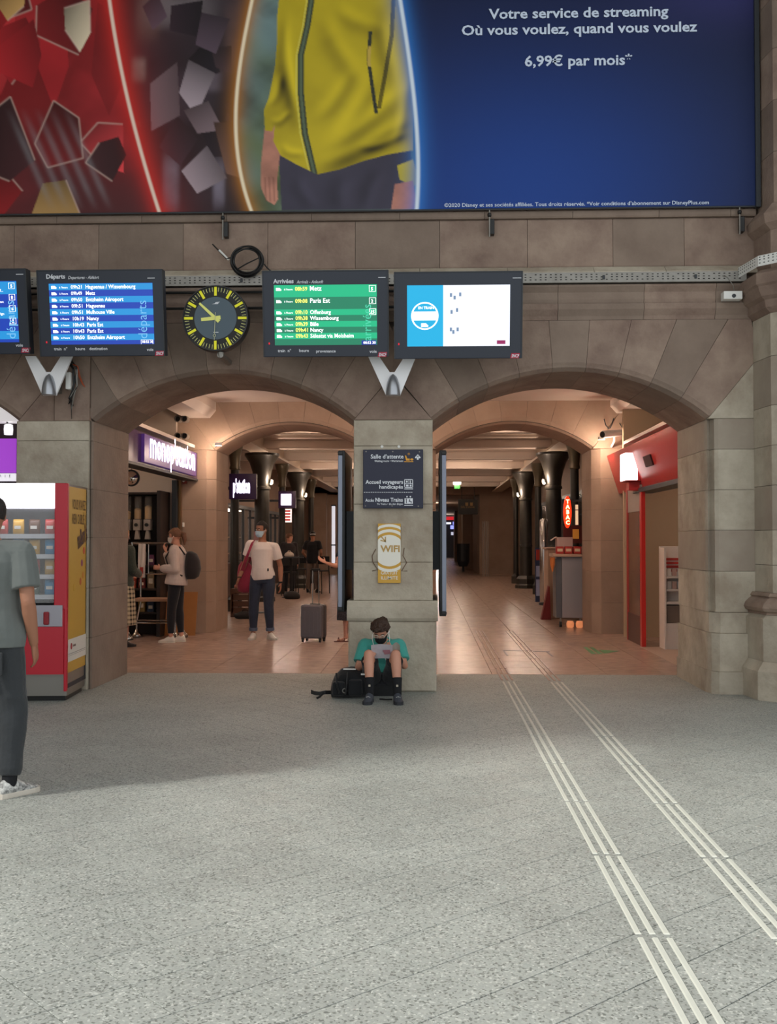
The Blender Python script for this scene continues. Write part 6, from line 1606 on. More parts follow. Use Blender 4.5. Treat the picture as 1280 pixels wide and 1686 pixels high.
        put('hair', fuse(mb, max(voxel*.8, .006), 2), hair['mat'], root)
    if mask:
        mb = MB(); rings = []
        for k, t in enumerate((.02, .10, .19, .28, .37, .45)):
            row_ = []
            for i in range(15):
                a = R(-78 + 156*i/14); o_ = .007 + (.020*math.cos(a)**4 if .12 < t < .5 else .003) ; p = head_surface(t, a, o_)
                if t > .4: p.z -= .012*abs(math.sin(a))
                row_.append(hp(p))
            rings.append(row_)
        mb.rings(rings, cap=False, closed=False); mo_ = mb.build('face_mask', mask, root, world=False, smooth=60)
        for sx in (-1, 1):
            for t in (.12, .40):
                a = hp(head_surface(t, sx*R(78), .006)); b = hp((sx*.085, .012, .115)); MB().tube([a, lerp(a, b, .5) + HM @ V3(sx*.004, 0, 0), b], .0022*s, 6).build('ear_loop', M_WHITE, mo_, world=False)
    return root, hp, J

def standing(h=1.75, **k):
    f = h/1.75
    J = dict(pelvis=(0, 0, .95*f), chest=(0, .0, 1.22*f), neck=(0, .012*f, 1.49*f), headbase=(0, -.0, 1.515*f), head_rot=(0, 0),
             sh=[(-.178*f, .01, 1.425*f), (.178*f, .01, 1.425*f)], el=[(-.225*f, .03, 1.13*f), (.225*f, .03, 1.13*f)], wr=[(-.235*f, -.04, .885*f), (.235*f, -.04, .885*f)],
             hip=[(-.088*f, 0, .91*f), (.088*f, 0, .91*f)], kn=[(-.10*f, -.012, .50*f), (.10*f, -.012, .50*f)], an=[(-.105*f, .02, .095*f), (.105*f, .02, .095*f)], toe=[(-.15, -1, 0), (.15, -1, 0)])
    J.update(k); return J
M_SHW = mat('white_leather', 'd8d0c6', .5); M_SOLEW = mat('white_rubber', 'c8c0b4', .6); M_SOLEB = mat('dark_rubber', '1a1a1c', .7)
M_HAIRD = mat('dark_hair', '1c1512', .55, bump=.5, bscale=90); M_HAIRB = mat('brown_hair', '3a271c', .6, bump=.6, bscale=90); M_HAIRR = mat('auburn_hair', '6e4a34', .55, bump=.5, bscale=90)
M_MASKB = mat('blue_mask', 'a9c4d4', .8); M_MASKW = mat('white_mask', 'cfcac2', .8); M_MASKK = mat('black_mask', '121214', .8)
def cloth(name, c, vc=None, b=.35, bs=9): return mat(name, c, .9, var=.35, vscale=7, vcol=vc or c, bump=b, bscale=bs, sheen=.15)

# man in a white T-shirt, jeans rolled up
J = standing(1.76, headbase=(0, -.012, 1.55), head_rot=(R(4), R(-38)), pelvis=(.01, 0, .96), chest=(-.0, .0, 1.22), sh=[(-.185, .0, 1.445), (.195, .01, 1.40)],
             el=[(-.265, .03, 1.16), (.275, .04, 1.10)], wr=[(-.345, -.05, .93), (.285, -.03, .86)], hip=[(-.085, 0, .92), (.10, 0, .92)],
             kn=[(-.125, -.02, .50), (.105, -.02, .50)], an=[(-.135, .02, .095), (.125, .02, .095)], toe=[(-.10, -1, 0), (.62, -1, 0)])
pos = gp(432, 1053)
mt, hp, Jm = person('man', 'man in white T-shirt and rolled jeans with blue mask and red shoulder bag', (pos[0], pos[1], 0), R(0), J, 'tan', .007, top=dict(mat=cloth('white_cotton', 'd9cfc9', 'c4b8b2'), sleeve=.62, hem=-.10, infl=.016, wide=.016, flare=.03),
       bottom=dict(mat=cloth('blue_denim', '252c3c', '343f55', .3, 14), len=1.90, knee=.062, ankle=.050, cuff=mat('denim_inside', '5a6478', .9)), hair=dict(mat=M_HAIRD, low=.45, thick=.010, line=.80), mask=M_MASKB, shoes=(M_SHW, M_SOLEW, 1.0), w=.99, belly=.025, arm_r=1.0)
MB().lathe([(.030, -.012), (.033, -.008), (.033, .008), (.030, .012)], (0, 0, 0), 14).xform(Matrix.Translation(lerp(Jm['el'][1], Jm['wr'][1], .97))).build('watch', M_BLACK, mt, world=False)
MB().lathe([(.030, -.008), (.034, 0), (.030, .008)], (0, 0, 0), 14).xform(Matrix.Translation(lerp(Jm['el'][0], Jm['wr'][0], .93))).build('wristband', M_BLACK, mt, world=False)
c = Jm['pelvis'] + V3(.10, -.135, .10); MB().cbox(c.x - .012, c.x + .012, c.y - .004, c.y + .004, c.z - .02, c.z + .02, .003).build('shirt_emblem', M_BLACK, mt, world=False)
# shoulder bag
bx, by = pos
sb = thing('shoulder_bag', 'soft red bag hanging from the shoulder of the man in white', 'bag', (bx - .30, by + .04, .72))
mrb = cloth('red_canvas', '8e2840', '6e1a30')
rings = []
for z, w_, d_ in ((.70, .05, .05), (.73, .13, .09), (.85, .15, .11), (1.0, .14, .10), (1.12, .10, .07), (1.18, .05, .03)):
    rings.append([(bx - .265 + w_*math.cos(q) + .02*math.sin(9*z), by + .085 + d_*math.sin(q), z) for q in [2*math.pi*i/20 for i in range(20)]])
MB().rings(rings).build('bag_body', mrb, sb, smooth=70)
rings = []
for p_, wd_ in (((-.30, -.03, 1.02), .035), ((-.245, -.115, 1.16), .026), ((-.19, -.145, 1.30), .022), ((-.14, -.10, 1.45), .020), ((-.125, .0, 1.505), .020), ((-.15, .09, 1.44), .020), ((-.20, .16, 1.25), .022), ((-.25, .12, 1.10), .026)):
    x, y, z = p_; rings.append([(bx + x - wd_, by + y - .004, z), (bx + x + wd_, by + y - .004, z + .01), (bx + x + wd_, by + y + .006, z + .01), (bx + x - wd_, by + y + .006, z)])
MB().rings(rings).build('strap', mrb, sb)

# woman in a white blouse, side view
J = standing(1.68, head_rot=(R(2), R(-8)), chest=(0, .01, 1.17), sh=[(-.155, .0, 1.365), (.155, .0, 1.365)], el=[(-.195, -.04, 1.09), (.20, .03, 1.08)], wr=[(-.12, -.25, 1.19), (.13, -.20, 1.09)],
             an=[(-.075, .06, .09), (.085, -.06, .09)], kn=[(-.085, .015, .48), (.09, -.05, .48)], toe=[(0, -1, 0), (0, -1, 0)], headbase=(0, -.02, 1.455), neck=(0, .0, 1.43))
pos2 = gp(291, 1058)
J['wr'][0] = (-.06, -.17, 1.33); J['el'][0] = (-.20, -.12, 1.10)
wm, hp, _ = person('woman', 'woman with auburn ponytail in loose white blouse and black trousers wearing a mask', (pos2[0], pos2[1], 0), R(-90), J, 'light', .007, s=.95, top=dict(mat=cloth('blouse_white', 'c4b4ac', 'ae9c94'), sleeve=1.82, hem=-.12, infl=.030, wide=.02, flare=.10, name='blouse'),
       bottom=dict(mat=cloth('black_cloth', '14141a', '1f1f28'), len=1.88, knee=.060, ankle=.042), hair=dict(mat=M_HAIRR, low=.42, thick=.014, line=.70, tail=[(0, .095, .17), (0, .145, .14), (0, .155, .06), (0, .145, -.02)], tail_r=[.03, .04, .036, .014]), mask=M_MASKW,
       shoes=(M_SHW, M_SOLEW, .95), w=.93, arm_r=.88, leg_r=.98, curl=(.7, .6), hands=[(V3(.25, -.35, .9)), (0, 0, 0)] and [(V3(.2, -.3, .9), V3(.2, .9, .2)), (V3(-.2, -.9, .15), V3(-.9, .1, -.2))])
bpk = thing('small_backpack', 'small dark backpack on the back of the woman in the white blouse', 'backpack', (pos2[0] + .22, pos2[1], 1.0))
rings = []
for z, dx, wy in ((.93, .06, .08), (.97, .10, .12), (1.08, .12, .14), (1.20, .11, .135), (1.30, .08, .11), (1.34, .03, .06)):
    rings.append([(pos2[0] + .185 + dx*.5 + dx*math.cos(q), pos2[1] + wy*math.sin(q), z) for q in [2*math.pi*i/18 for i in range(18)]])
MB().rings(rings).build('bag_body', cloth('dark_nylon', '211c1e', '2c2628'), bpk, smooth=70)
for sy in (-1, 1): MB().tube([(pos2[0] + .15, pos2[1] + sy*.10, 1.29), (pos2[0] + .07, pos2[1] + sy*.115, 1.405), (pos2[0] - .05, pos2[1] + sy*.115, 1.385), (pos2[0] - .135, pos2[1] + sy*.12, 1.25), (pos2[0] - .06, pos2[1] + sy*.17, 1.05), (pos2[0] + .12, pos2[1] + sy*.13, .98)], .012, 8).build('strap', MATS['dark_nylon'], bpk)

# woman in a plaid skirt, seen from behind, half hidden by the jamb
def plaid():
    m = bpy.data.materials.new('plaid_wool'); m.use_nodes = True; N = m.node_tree.nodes; L = m.node_tree.links; b = N['Principled BSDF']
    tc = N.new('ShaderNodeTexCoord'); w1 = N.new('ShaderNodeTexWave'); w2 = N.new('ShaderNodeTexWave'); w1.bands_direction = 'Y'; w2.bands_direction = 'Z'
    for w_ in (w1, w2): w_.inputs['Scale'].default_value = 5.2; w_.wave_profile = 'SIN'; L.new(tc.outputs['Object'], w_.inputs['Vector'])
    rs_ = []
    for w_ in (w1, w2):
        cr = N.new('ShaderNodeValToRGB'); cr.color_ramp.interpolation = 'CONSTANT'; cr.color_ramp.elements[0].color = (0, 0, 0, 1); cr.color_ramp.elements[1].position = .62; cr.color_ramp.elements[1].color = (.5, .5, .5, 1); L.new(w_.outputs['Fac'], cr.inputs[0]); rs_.append(cr)
    ad = N.new('ShaderNodeMath'); ad.operation = 'ADD'; L.new(rs_[0].outputs[0], ad.inputs[0]); L.new(rs_[1].outputs[0], ad.inputs[1])
    cr = N.new('ShaderNodeValToRGB'); cr.color_ramp.elements[0].color = (*srgb('b7a78c'), 1); cr.color_ramp.elements[1].color = (*srgb('1c1a18'), 1); L.new(ad.outputs[0], cr.inputs[0]); L.new(cr.outputs[0], b.inputs['Base Color']); b.inputs['Roughness'].default_value = .9
    return m
pos3 = gp(203, 1066)
J = standing(1.68, head_rot=(R(6), R(0)), sh=[(-.16, .0, 1.365), (.16, .0, 1.365)], el=[(-.19, -.03, 1.08), (.185, -.03, 1.08)], wr=[(-.12, -.22, 1.02), (.10, -.22, 1.02)], headbase=(0, -.01, 1.45), neck=(0, 0, 1.43))
person('woman', 'woman with long fair hair, green cardigan and plaid skirt behind the arch jamb', (pos3[0] - .02, pos3[1], 0), R(150), J, 'light', .008, s=.95, top=dict(mat=cloth('green_knit', '3d4238', '2c3029', .6, 40), sleeve=1.9, hem=-.22, infl=.028, name='cardigan', flare=.05),
       skirt=dict(mat=plaid(), hem=-.60), hair=dict(mat=mat('fair_hair', '9a7148', .55, bump=.5, bscale=90), low=.3, thick=.016, line=.75, long=True), shoes=(mat('black_leather', '161315', .4), M_SOLEB, .92), w=.93, arm_r=.9)

# man in black, back to the hall
yD = 31.0; pD = at(515, 980, yD)
J = standing(1.76, head_rot=(R(10), R(15)), el=[(-.27, .05, 1.16), (.29, .03, 1.16)], wr=[(-.20, -.14, .98), (.22, -.16, 1.0)], an=[(-.14, .02, .095), (.16, -.06, .095)])
md, hp, Jd = person('man', 'man in black T-shirt, cap and grey trousers seen from behind', (pD.x, yD, 0), R(172), J, 'tan', .010, top=dict(mat=cloth('black_cotton', '101014', '1a1a20'), sleeve=.7, hem=-.22, infl=.022), bottom=dict(mat=cloth('grey_trouser', '6a5a52', '54463f'), len=1.96, knee=.07, ankle=.062),
       hair=dict(mat=M_HAIRD, low=.40, thick=.008, line=.8), shoes=(MATS['black_leather'] if 'black_leather' in MATS else M_BLACK, M_SOLEB), w=1.04)
mb = MB(); mb.rings([[hp(head_surface(t, 2*math.pi*i/24, .018)) for i in range(24)] for t in (.70, .8, .9, .97)] + [[hp(head_surface(1.0, 2*math.pi*i/24, .012) + V3(0, 0, .02)) for i in range(24)]]); cp_ = mb.build('cap', M_BLACK, md, world=False, smooth=60)
mb = MB(); mb.rings([[hp((x, -.10 - .06*(1 - (x/.08)**2), .168 + z)) for x in (-.075, -.04, 0, .04, .075)] + [hp((x, -.07, .172 + z)) for x in (.075, .04, 0, -.04, -.075)] for z in (0, .006)]); mb.build('cap_peak', M_BLACK, cp_, world=False)
mb = MB(); mb.rings([[hp(head_surface(t, math.pi + R(-60 + 120*i/9), .016)) for i in range(10)] for t in (.58, .66)], cap=False, closed=False); mb.build('headband', M_WHITE, md, world=False)

# woman mostly hidden by the pier, arm held out
pos5 = gp(579, 1056)
J = standing(1.66, head_rot=(R(8), R(-62)), sh=[(-.155, .0, 1.35), (.155, .0, 1.35)], el=[(-.21, -.10, 1.12), (.19, .02, 1.07)], wr=[(-.33, -.22, 1.17), (.2, -.05, .84)], headbase=(0, -.02, 1.425), neck=(0, 0, 1.405), an=[(-.07, -.05, .09), (.085, .06, .09)], kn=[(-.08, -.03, .48), (.09, .01, .48)], toe=[(-1, -.5, 0), (-.8, -.6, 0)])
wd_, hp, J5 = person('woman', 'woman in dark dotted dress holding out her arm behind the middle pier', (pos5[0], pos5[1], 0), R(-10), J, 'light', .008, s=.93, top=dict(mat=mat('dotted_dress', '17161c', .9, var=.9, vscale=60, vcol='4a4850'), sleeve=.45, hem=-.2, infl=.014, name='bodice'),
       skirt=dict(mat=MATS['dotted_dress'], hem=-.58), hair=dict(mat=M_HAIRB, low=.25, thick=.015, line=.74, long=True), mask=M_MASKB, w=.92, arm_r=.88, hands=[(V3(-.8, -.3, .5), V3(.3, -.6, .7)), (V3(0, -.1, -1), V3(-1, 0, 0))], curl=(.3, .4))
for i in (0, 1):
    fd = Vector(J5['toe'][i]).normalized(); a_ = J5['an'][i]; q_ = Vector((fd.y, -fd.x, 0))
    pl = [a_ + fd*x + q_*y for x, y in ((-.06, -.02), (-.06, .02), (.0, .036), (.12, .042), (.18, .02), (.18, -.02), (.12, -.042), (.0, -.036))]
    so = MB().rings([[(p.x, p.y, z) for p in pl] for z in (.0, .014)]).build('sandal_sole', mat('sandal_brown', '6a3f34', .6), wd_, world=False)
    for x in (.03, .11): MB().tube([a_ + fd*x + q_*y + V3(0, 0, z - a_.z) for y, z in ((-.040, .012), (-.03, .05), (0, .068), (.03, .05), (.040, .012))], .006, 6).build('sandal_strap', MATS['sandal_brown'], so, world=False)

# seated boy reading
pos6 = (X_(629, 10.42), 10.45)
J = dict(pelvis=(0, .0, .125), chest=(0, .07, .34), neck=(0, -.035, .535), headbase=(0, -.085, .548), head_rot=(R(33), R(-6)), sh=[(-.165, .0, .485), (.165, .0, .485)], el=[(-.225, -.11, .27), (.222, -.12, .30)], wr=[(-.145, -.31, .36), (.150, -.30, .425)],
         hip=[(-.085, -.03, .12), (.085, -.03, .12)], kn=[(-.108, -.37, .435), (.145, -.37, .435)], an=[(-.095, -.45, .095), (.162, -.45, .095)], toe=[(-.12, -1, 0), (.12, -1, 0)])
bo_, hp, Jb = person('boy', 'boy in turquoise T-shirt and black mask sitting on the floor reading a magazine', (pos6[0], pos6[1], 0), 0, J, 'light', .006, s=.94, top=dict(mat=cloth('turquoise_cotton', '45a196', '37877e', .4, 11), sleeve=.72, hem=.10, infl=.020, wide=.022, flare=.03),
       bottom=dict(mat=cloth('black_shorts', '17181c', '222428'), len=.80, knee=.072, name='shorts', infl=.018), hair=dict(mat=M_HAIRB, low=.52, thick=.016, line=.70, front=-.045, curls=True), mask=M_MASKK, socks=mat('black_sock', '15161a', .9), shoes=(mat('grey_mesh', '3f434c', .8, bump=.4, bscale=120), mat('grey_rubber', '2a2c32', .7), .98), w=.93, arm_r=.92, leg_r=.96, curl=(.75, .6),
       hands=[(V3(.35, -.35, .55), V3(.8, .3, -.3)), (V3(-.55, -.25, .55), V3(-.3, .6, .6))])
for sx in (-1, 1):
    mb = MB(); c_ = [hp((sx*.032 + .024*math.cos(q), -.104 - .004*math.sin(q), .115 + .017*math.sin(q))) for q in [2*math.pi*i/16 for i in range(17)]]; mb.tube(c_, .0028, 6); g_ = mb.build('glasses_rim', mat('pale_frame', 'c8b8a8', .3), bo_, world=False)
    MB().tube([hp((sx*.056, -.10, .117)), hp((sx*.079, -.04, .120)), hp((sx*.080, .012, .122))], .0025, 6).build('glasses_temple', MATS['pale_frame'], g_, world=False)
MB().tube([hp((-.008, -.108, .118)), hp((0, -.112, .121)), hp((.008, -.108, .118))], .0025, 6).build('glasses_bridge', MATS['pale_frame'], bo_, world=False)
# earphones
ep = thing('earphones', 'white earphone cord hanging from the ears of the seated boy', 'earphones', (pos6[0], pos6[1] - .1, .4))
def bw(p): return Vector((pos6[0], pos6[1], 0)) + Vector(p)
j_ = bw((.03, -.165, .40))
for sx in (-1, 1):
    a_ = bw(hp((sx*.082, .0, .10))); b_ = bw((sx*.075, -.15, .50)); MB().tube([a_, lerp(a_, b_, .5) + V3(sx*.008, -.02, 0), b_, lerp(b_, j_, .5) + V3(0, -.02, 0), j_], .0032, 6).build('cord', M_WHITE, ep)
    mb = MB(); mb.ball(a_, .009); mb.build('earbud', M_WHITE, ep)
MB().tube([j_, bw((.06, -.19, .33)), bw((.08, -.20, .26))], .0032, 6).build('cord', M_WHITE, ep)
for i in (0, 1):
    A = Jb['an'][i]; MB().cbox(A.x - .010, A.x + .010, A.y - .052, A.y - .046, A.z + .055, A.z + .075, .003).build('sock_emblem', mat('emblem_tan', 'b0a898', .7), bo_, world=False)
# magazine
mg_ = thing('magazine', 'open magazine with pale pages resting on the knees of the boy', 'magazine', tuple(bw((.0, -.36, .42))))
M_PAGE = mat('magazine_page', 'cfcad2', .5, var=.4, vscale=9, vcol='9a8d98'); 
def page(x0, x1, bow, dx=0.0):
    rings = []
    for k in range(9):
        f = k/8; x = x0 + (x1-x0)*f; z_ = bow*math.sin(math.pi*f)
        rings.append([bw((x + dx, -.335 - .075 - z_*.3, .525 + z_)), bw((x, -.335 + .04 - z_*.3, .385 + z_*.6)), bw((x, -.329 + .04 - z_*.3, .385 + z_*.6)), bw((x + dx, -.329 - .075 - z_*.3, .525 + z_))])
    return MB().rings(rings)
page(-.085, .115, .010).build('cover', M_PAGE, mg_, smooth=50); page(.115, .185, .028, .0).build('curled_pages', mat('page_grey', 'a8a49c', .6), mg_, smooth=50)
MB().add([bw((x, -.412 + .115*(z-.525)/-.14 - .006, z)) for x, z in ((.02, .475), (.09, .48), (.095, .44), (.04, .43))], [(0,1,2,3)]).build('print_patch', mat('print_pink', 'b07a86', .6), mg_)
# black rucksack beside the boy
a = gp(576, 1146); rk = thing('rucksack', 'black rucksack with straps lying beside the seated boy', 'backpack', (a[0], a[1], 0))
rx, ry = a[0] + .0, a[1] - .02
mb = MB(); rings = []
for f, x0, x1, zt, dy in ((0, .0, .0, .13, .10), (.08, 0, 0, .20, .13), (.25, 0, 0, .265, .155), (.5, 0, 0, .285, .16), (.75, 0, 0, .275, .155), (.92, 0, 0, .235, .13), (1, 0, 0, .18, .09)):
    x = rx - .17 + .38*f
    rings.append([(x, ry + dy*math.cos(q)*(1 + .05*math.sin(3*q)), max(.004, zt/2 + zt/2*math.sin(q)*(1 + .05*math.cos(4*q)))) for q in [2*math.pi*i/20 for i in range(20)]])
mb.rings(rings).build('bag_body', cloth('black_nylon', '0f1114', '1c2024', .5, 14), rk, smooth=70)
for x_, w_, h_ in ((rx - .09, .12, .13), (rx + .07, .13, .15)):
    MB().cbox(x_ - w_/2, x_ + w_/2, ry - .19, ry - .11, .035, .035 + h_, .02).build('front_pocket', MATS['black_nylon'], rk)
MB().tube([(rx - .11, ry - .19, .25), (rx - .105, ry - .205, .15), (rx - .08, ry - .205, .06)], .010, 6).build('compression_strap', M_BLACK, rk); MB().tube([(rx + .0, ry - .185, .26), (rx - .01, ry - .2, .15), (rx - .02, ry - .2, .05)], .010, 6).build('compression_strap', M_BLACK, rk)
MB().cbox(rx - .05, rx + .07, ry - .125, ry - .10, .272, .283, .003).build('reflective_strip', M_WHITE, rk); MB().cbox(rx + .12, rx + .16, ry - .15, ry - .13, .225, .24, .003).build('reflective_strip', M_WHITE, rk)
MB().tube([(rx - .03 + .02*math.cos(q), ry - .20, .085 + .02*math.sin(q)) for q in [i*math.pi/6 for i in range(13)]], .005, 6).build('ring_buckle', M_STEEL, rk)
rings = []
for p_, w_ in (((-.16, -.06, .05), .018), ((-.22, -.10, .055), .018), ((-.28, -.11, .045), .018), ((-.33, -.10, .05), .018), ((-.36, -.09, .06), .02)):
    x, y, z = p_; rings.append([(rx + x, ry + y, z - w_), (rx + x, ry + y - .008, z - w_), (rx + x, ry + y - .008, z + w_), (rx + x, ry + y, z + w_)])
MB().rings(rings).build('shoulder_strap', M_BLACK, rk); MB().tube([(rx - .24, ry - .12, .05), (rx - .27, ry - .15, .02), (rx - .30, ry - .16, .006)], .012, 6).build('strap_end', M_BLACK, rk)
MB().tube([(rx + .30, ry - .19, .008), (rx + .36, ry - .22, .008), (rx + .42, ry - .21, .008)], .007, 6).build('strap_end', M_BLACK, rk)

# man in the foreground, back to the camera
pos7 = (X_(-15, 6.30), 6.30)
J = standing(1.77, head_rot=(R(8), R(20)), pelvis=(.0, .0, .955), sh=[(-.195, .01, 1.43), (.195, .01, 1.43)], el=[(-.245, .05, 1.14), (.245, .05, 1.14)], wr=[(-.245, -.05, .89), (.245, -.05, .89)], kn=[(-.135, -.03, .50), (.10, -.03, .50)], an=[(-.145, .05, .095), (.09, .02, .095)], toe=[(-.6, -1, 0), (.2, -1, 0)])
fm, hp, Jf = person('man', 'man in grey T-shirt and dark trousers with patterned white trainers, back turned', (pos7[0], pos7[1], 0), R(180), J, 'tan', .006, top=dict(mat=cloth('grey_cotton', '626765', '525755', .45, 8), sleeve=.72, hem=-.15, infl=.022, wide=.022, flare=.06), bottom=dict(mat=cloth('charcoal_twill', '2c2f32', '383c40', .9, 10), len=1.93, knee=.066, ankle=.05, bunch=.012, infl=.018, pockets=True), hair=dict(mat=M_HAIRD, low=.38, thick=.010, line=.8),
       shoes=(mat('patterned_trainer', 'd4d4d0', .5, var=1.0, vscale=38, vcol='26262a'), M_SOLEW, 1.02), w=1.05, arm_r=1.05, socks=mat('black_sock', '15161a', .9))

# guest beyond the man in white
yG = 29.6; pG = at(476, 980, yG)
J = standing(1.70, head_rot=(R(8), R(50)))
person('guest', 'person in dark jacket standing at the round cafe table', (pG.x, yG, 0), R(20), J, 'light', .011, s=.96, top=dict(mat=cloth('dark_jacket', '2a2426', '1c181a'), sleeve=1.95, hem=-.2, infl=.028, name='jacket'), bottom=dict(mat=MATS['black_cloth'], len=1.96, knee=.066, ankle=.058), hair=dict(mat=M_HAIRR, low=.4, thick=.014, line=.72), shoes=(MATS['black_leather'], M_SOLEB))
# ------------------------------------------------------------------ cabin suitcase
a, b = at(498, 1055, 15.9), at(534, 994, 15.9)
sc_ = thing('cabin_suitcase', 'grey hard-shell cabin suitcase with raised chrome handle', 'suitcase', ((a.x+b.x)/2, 15.95, 0), R(-14))
wd, z0, z1 = .165, .055, .55
ms = mat('grey_shell', '5f5d62', .45)
def rrect(w_, d_, r, n=5):
    out = []
    for cx_, cy_, a0 in ((w_-r, d_-r, 0), (-w_+r, d_-r, 90), (-w_+r, -d_+r, 180), (w_-r, -d_+r, 270)):
        out += [(cx_ + r*math.cos(R(a0 + 90*i/n)), cy_ + r*math.sin(R(a0 + 90*i/n))) for i in range(n + 1)]
    return out
for y0, y1, nm in ((-.125, -.006, 'front_shell'), (.006, .125, 'rear_shell')):
    pts = rrect(wd, (z1-z0)/2, .04); zc_ = (z0+z1)/2
    rings = []
    for y, k in ((y0, .86), (y0 + (.02 if y0 < -.1 else 0), 1.0), (y1 - (.02 if y1 > .1 else 0), 1.0), (y1, .86 if y1 > .1 else 1.0)) if nm == 'rear_shell' else ((y0, .9), (y0 + .022, 1.0), (y1, 1.0)):
        rings.append([(x*k, y, zc_ + z*k) for x, z in pts])
    sh_ = MB().rings(rings).build(nm, ms, sc_, world=False, smooth=35)
    for k in range(4):
        x = -.10 + k*.066; yy = y0 if nm == 'front_shell' else y1; MB().cbox(x - .012, x + .012, yy - .004, yy + .004, zc_ - .17, zc_ + .15, .003).build('shell_rib', ms, sh_, world=False)
pts = rrect(wd + .003, (z1-z0)/2 + .003, .042); MB().rings([[(x, y, (z0+z1)/2 + z) for x, z in pts] for y in (-.009, .009)]).build('zip_band', M_BLACK, sc_, world=False)
for sx in (-1, 1):
    MB().cyl((sx*.05, .09, z1 - .02), (sx*.05, .09, 1.06), .008, n=8).build('handle_tube', M_CHROME, sc_, world=False)
    for sy in (-1, 1):
        MB().cyl((sx*.135 - .012, sy*.09, .027), (sx*.135 + .012, sy*.09, .027), .027, n=14).build('wheel', M_BLACK, sc_, world=False); MB().cbox(sx*.135 - .02, sx*.135 + .02, sy*.09 - .02, sy*.09 + .02, .035, .07, .006).build('wheel_fork', M_BLACK, sc_, world=False)
MB().cbox(-.07, .07, .075, .105, 1.05, 1.085, .01).build('grip', M_BLACK, sc_, world=False); MB().cbox(-.08, .08, .06, .115, z1 - .07, z1 + .012, .008).build('handle_housing', M_BLACK, sc_, world=False)

# ------------------------------------------------------------------ vending machine
VW, VD, VH = 1.15, .74, 2.03
vm = thing('vending_machine', 'red snack vending machine with yellow side panel standing against the left pier', 'vending machine', (-3.36, 9.93, 0), R(4.5))
mvr = mat('vending_red', 'b81e30', .35); mvy = mat('vending_yellow', 'c39a3e', .45, var=.25, vscale=2, vcol='b58a34'); mvd = mat('vending_inside', '2a2c33', .5)
# local: x 0 right edge .. -VW, y 0 front .. VD
MB().box(-VW, -.0, .06, VD, .12, .16).build('floor_pan', mvd, vm, world=False)
MB().box(-VW, 0, VD - .03, VD, .12, VH).build('back_panel', mvd, vm, world=False); MB().box(-VW, -VW + .03, .0, VD, .12, VH).build('side_panel', mvr, vm, world=False)
MB().box(-VW, 0, .0, VD, VH - .02, VH).build('top_panel', mat('vending_grey', '8a8a8e', .4), vm, world=False)
sp = MB().box(-.025, 0, .02, VD, .26, VH).build('side_panel', mvy, vm, world=False)
MB().box(.0005, .002, .03, VD - .002, .36, .57).build('white_band', mat('vending_white', 'd8d4cc', .45), sp, world=False)
MB().box(.002, .003, .06, VD - .03, .43, .435).build('fine_print', mat('fine_print', '8a8480', .5), sp, world=False)
MB().box(.002, .003, .06, VD - .03, .415, .418).build('fine_print', MATS['fine_print'], sp, world=False)
mb = MB(); mb.lathe([(.001, .0), (.03, .0), (.03, .002), (.001, .002)], (.002, .16, .50), 20, 'x'); mb.build('round_logo', mat('logo_maroon', '9a1f2e', .4), sp, world=False)
mb = MB(); mb.text('selecta', (.003, .22, .49), right=(0, 1, 0), size=.028, bold=.02); tag(mb.build('logo_lettering', mat('logo_brown', '6a3a30', .5), sp, world=False), kind='stuff')
mb = MB()
for s_, z in (('VOUS N’AVEZ', 1.80), ('RIEN OUBLIÉ ?', 1.66)):
    q = MB().text(s_, (0,0,0), size=1, bold=.01); w0 = max(v[0] for v in q.v)
    mb.text(s_, (.003, .16, z), right=(0, 1, 0), size=.095, xs=.52/(w0*.095), bold=.01)
tag(mb.build('slogan_lettering', mat('slogan_brown', '5f4620', .6), sp, world=False), kind='stuff')
mb = MB(); mb.text('m&m’s', (.003, .38, 1.42), right=(0, 1, .25), up=(0, -.25, 1), size=.16, xs=.62, bold=.04); tag(mb.build('sweet_logo', mat('sweet_brown', '3f2322', .5), sp, world=False), kind='stuff')
for y, z, c_ in ((.55, 1.28, '8a3a68'), (.60, 1.16, 'c08030'), (.50, 1.10, 'b0562a'), (.26, 1.05, 'c8a040'), (.63, 1.40, 'c04a2a')):
    mb = MB(); mb.lathe([(.001, .001), (.035, .001), (.035, .003), (.001, .003)], (0, y, z), 16, 'x'); mb.build('sweet_print', mat('sweet_' + c_, c_, .5), sp, world=False)
# plinth
MB().box(-VW + .01, -.006, .04, VD - .01, .05, .26).build('steel_plinth', mat('brushed_steel', '8f8c86', .32, metal=.8), vm, world=False)
MB().box(-VW + .03, -.03, .08, VD - .03, 0, .05).build('kick_base', M_BLACK, vm, world=False)
# door frame
MB().cbox(-.115, .004, -.03, .04, .86, VH + .006, .008).build('door_stile', mvr, vm, world=False)
MB().cbox(-.020, .008, -.035, .02, .10, .87, .006).build('edge_rail', mvr, vm, world=False)
MB().cbox(-VW, -VW + .10, -.03, .04, .26, VH + .006, .008).build('door_stile', mvr, vm, world=False)
MB().prism([(-VW + .10, .26), (-.02, .26), (-.02, .86), (-.32, .86), (-.32, .72), (-.40, .66), (-VW + .10, .66)], 'y', -.045, .04).build('lower_door', mvr, vm, world=False)
MB().prism([(-.045, -.0), (-.10, .0), (-.10, -.0)], 'z', .6, .61).build('door_seam', M_BLACK, vm, world=False) if False else None
MB().cbox(-.31, -.03, -.05, -.03, .70, .90, .006).build('coin_panel', mat('coin_grey', '9a98a0', .35, metal=.4), vm, world=False)
MB().cbox(-.20, -.15, -.075, -.045, .72, .84, .01).build('coin_handle', mat('handle_red', '8a1420', .4), vm, world=False)
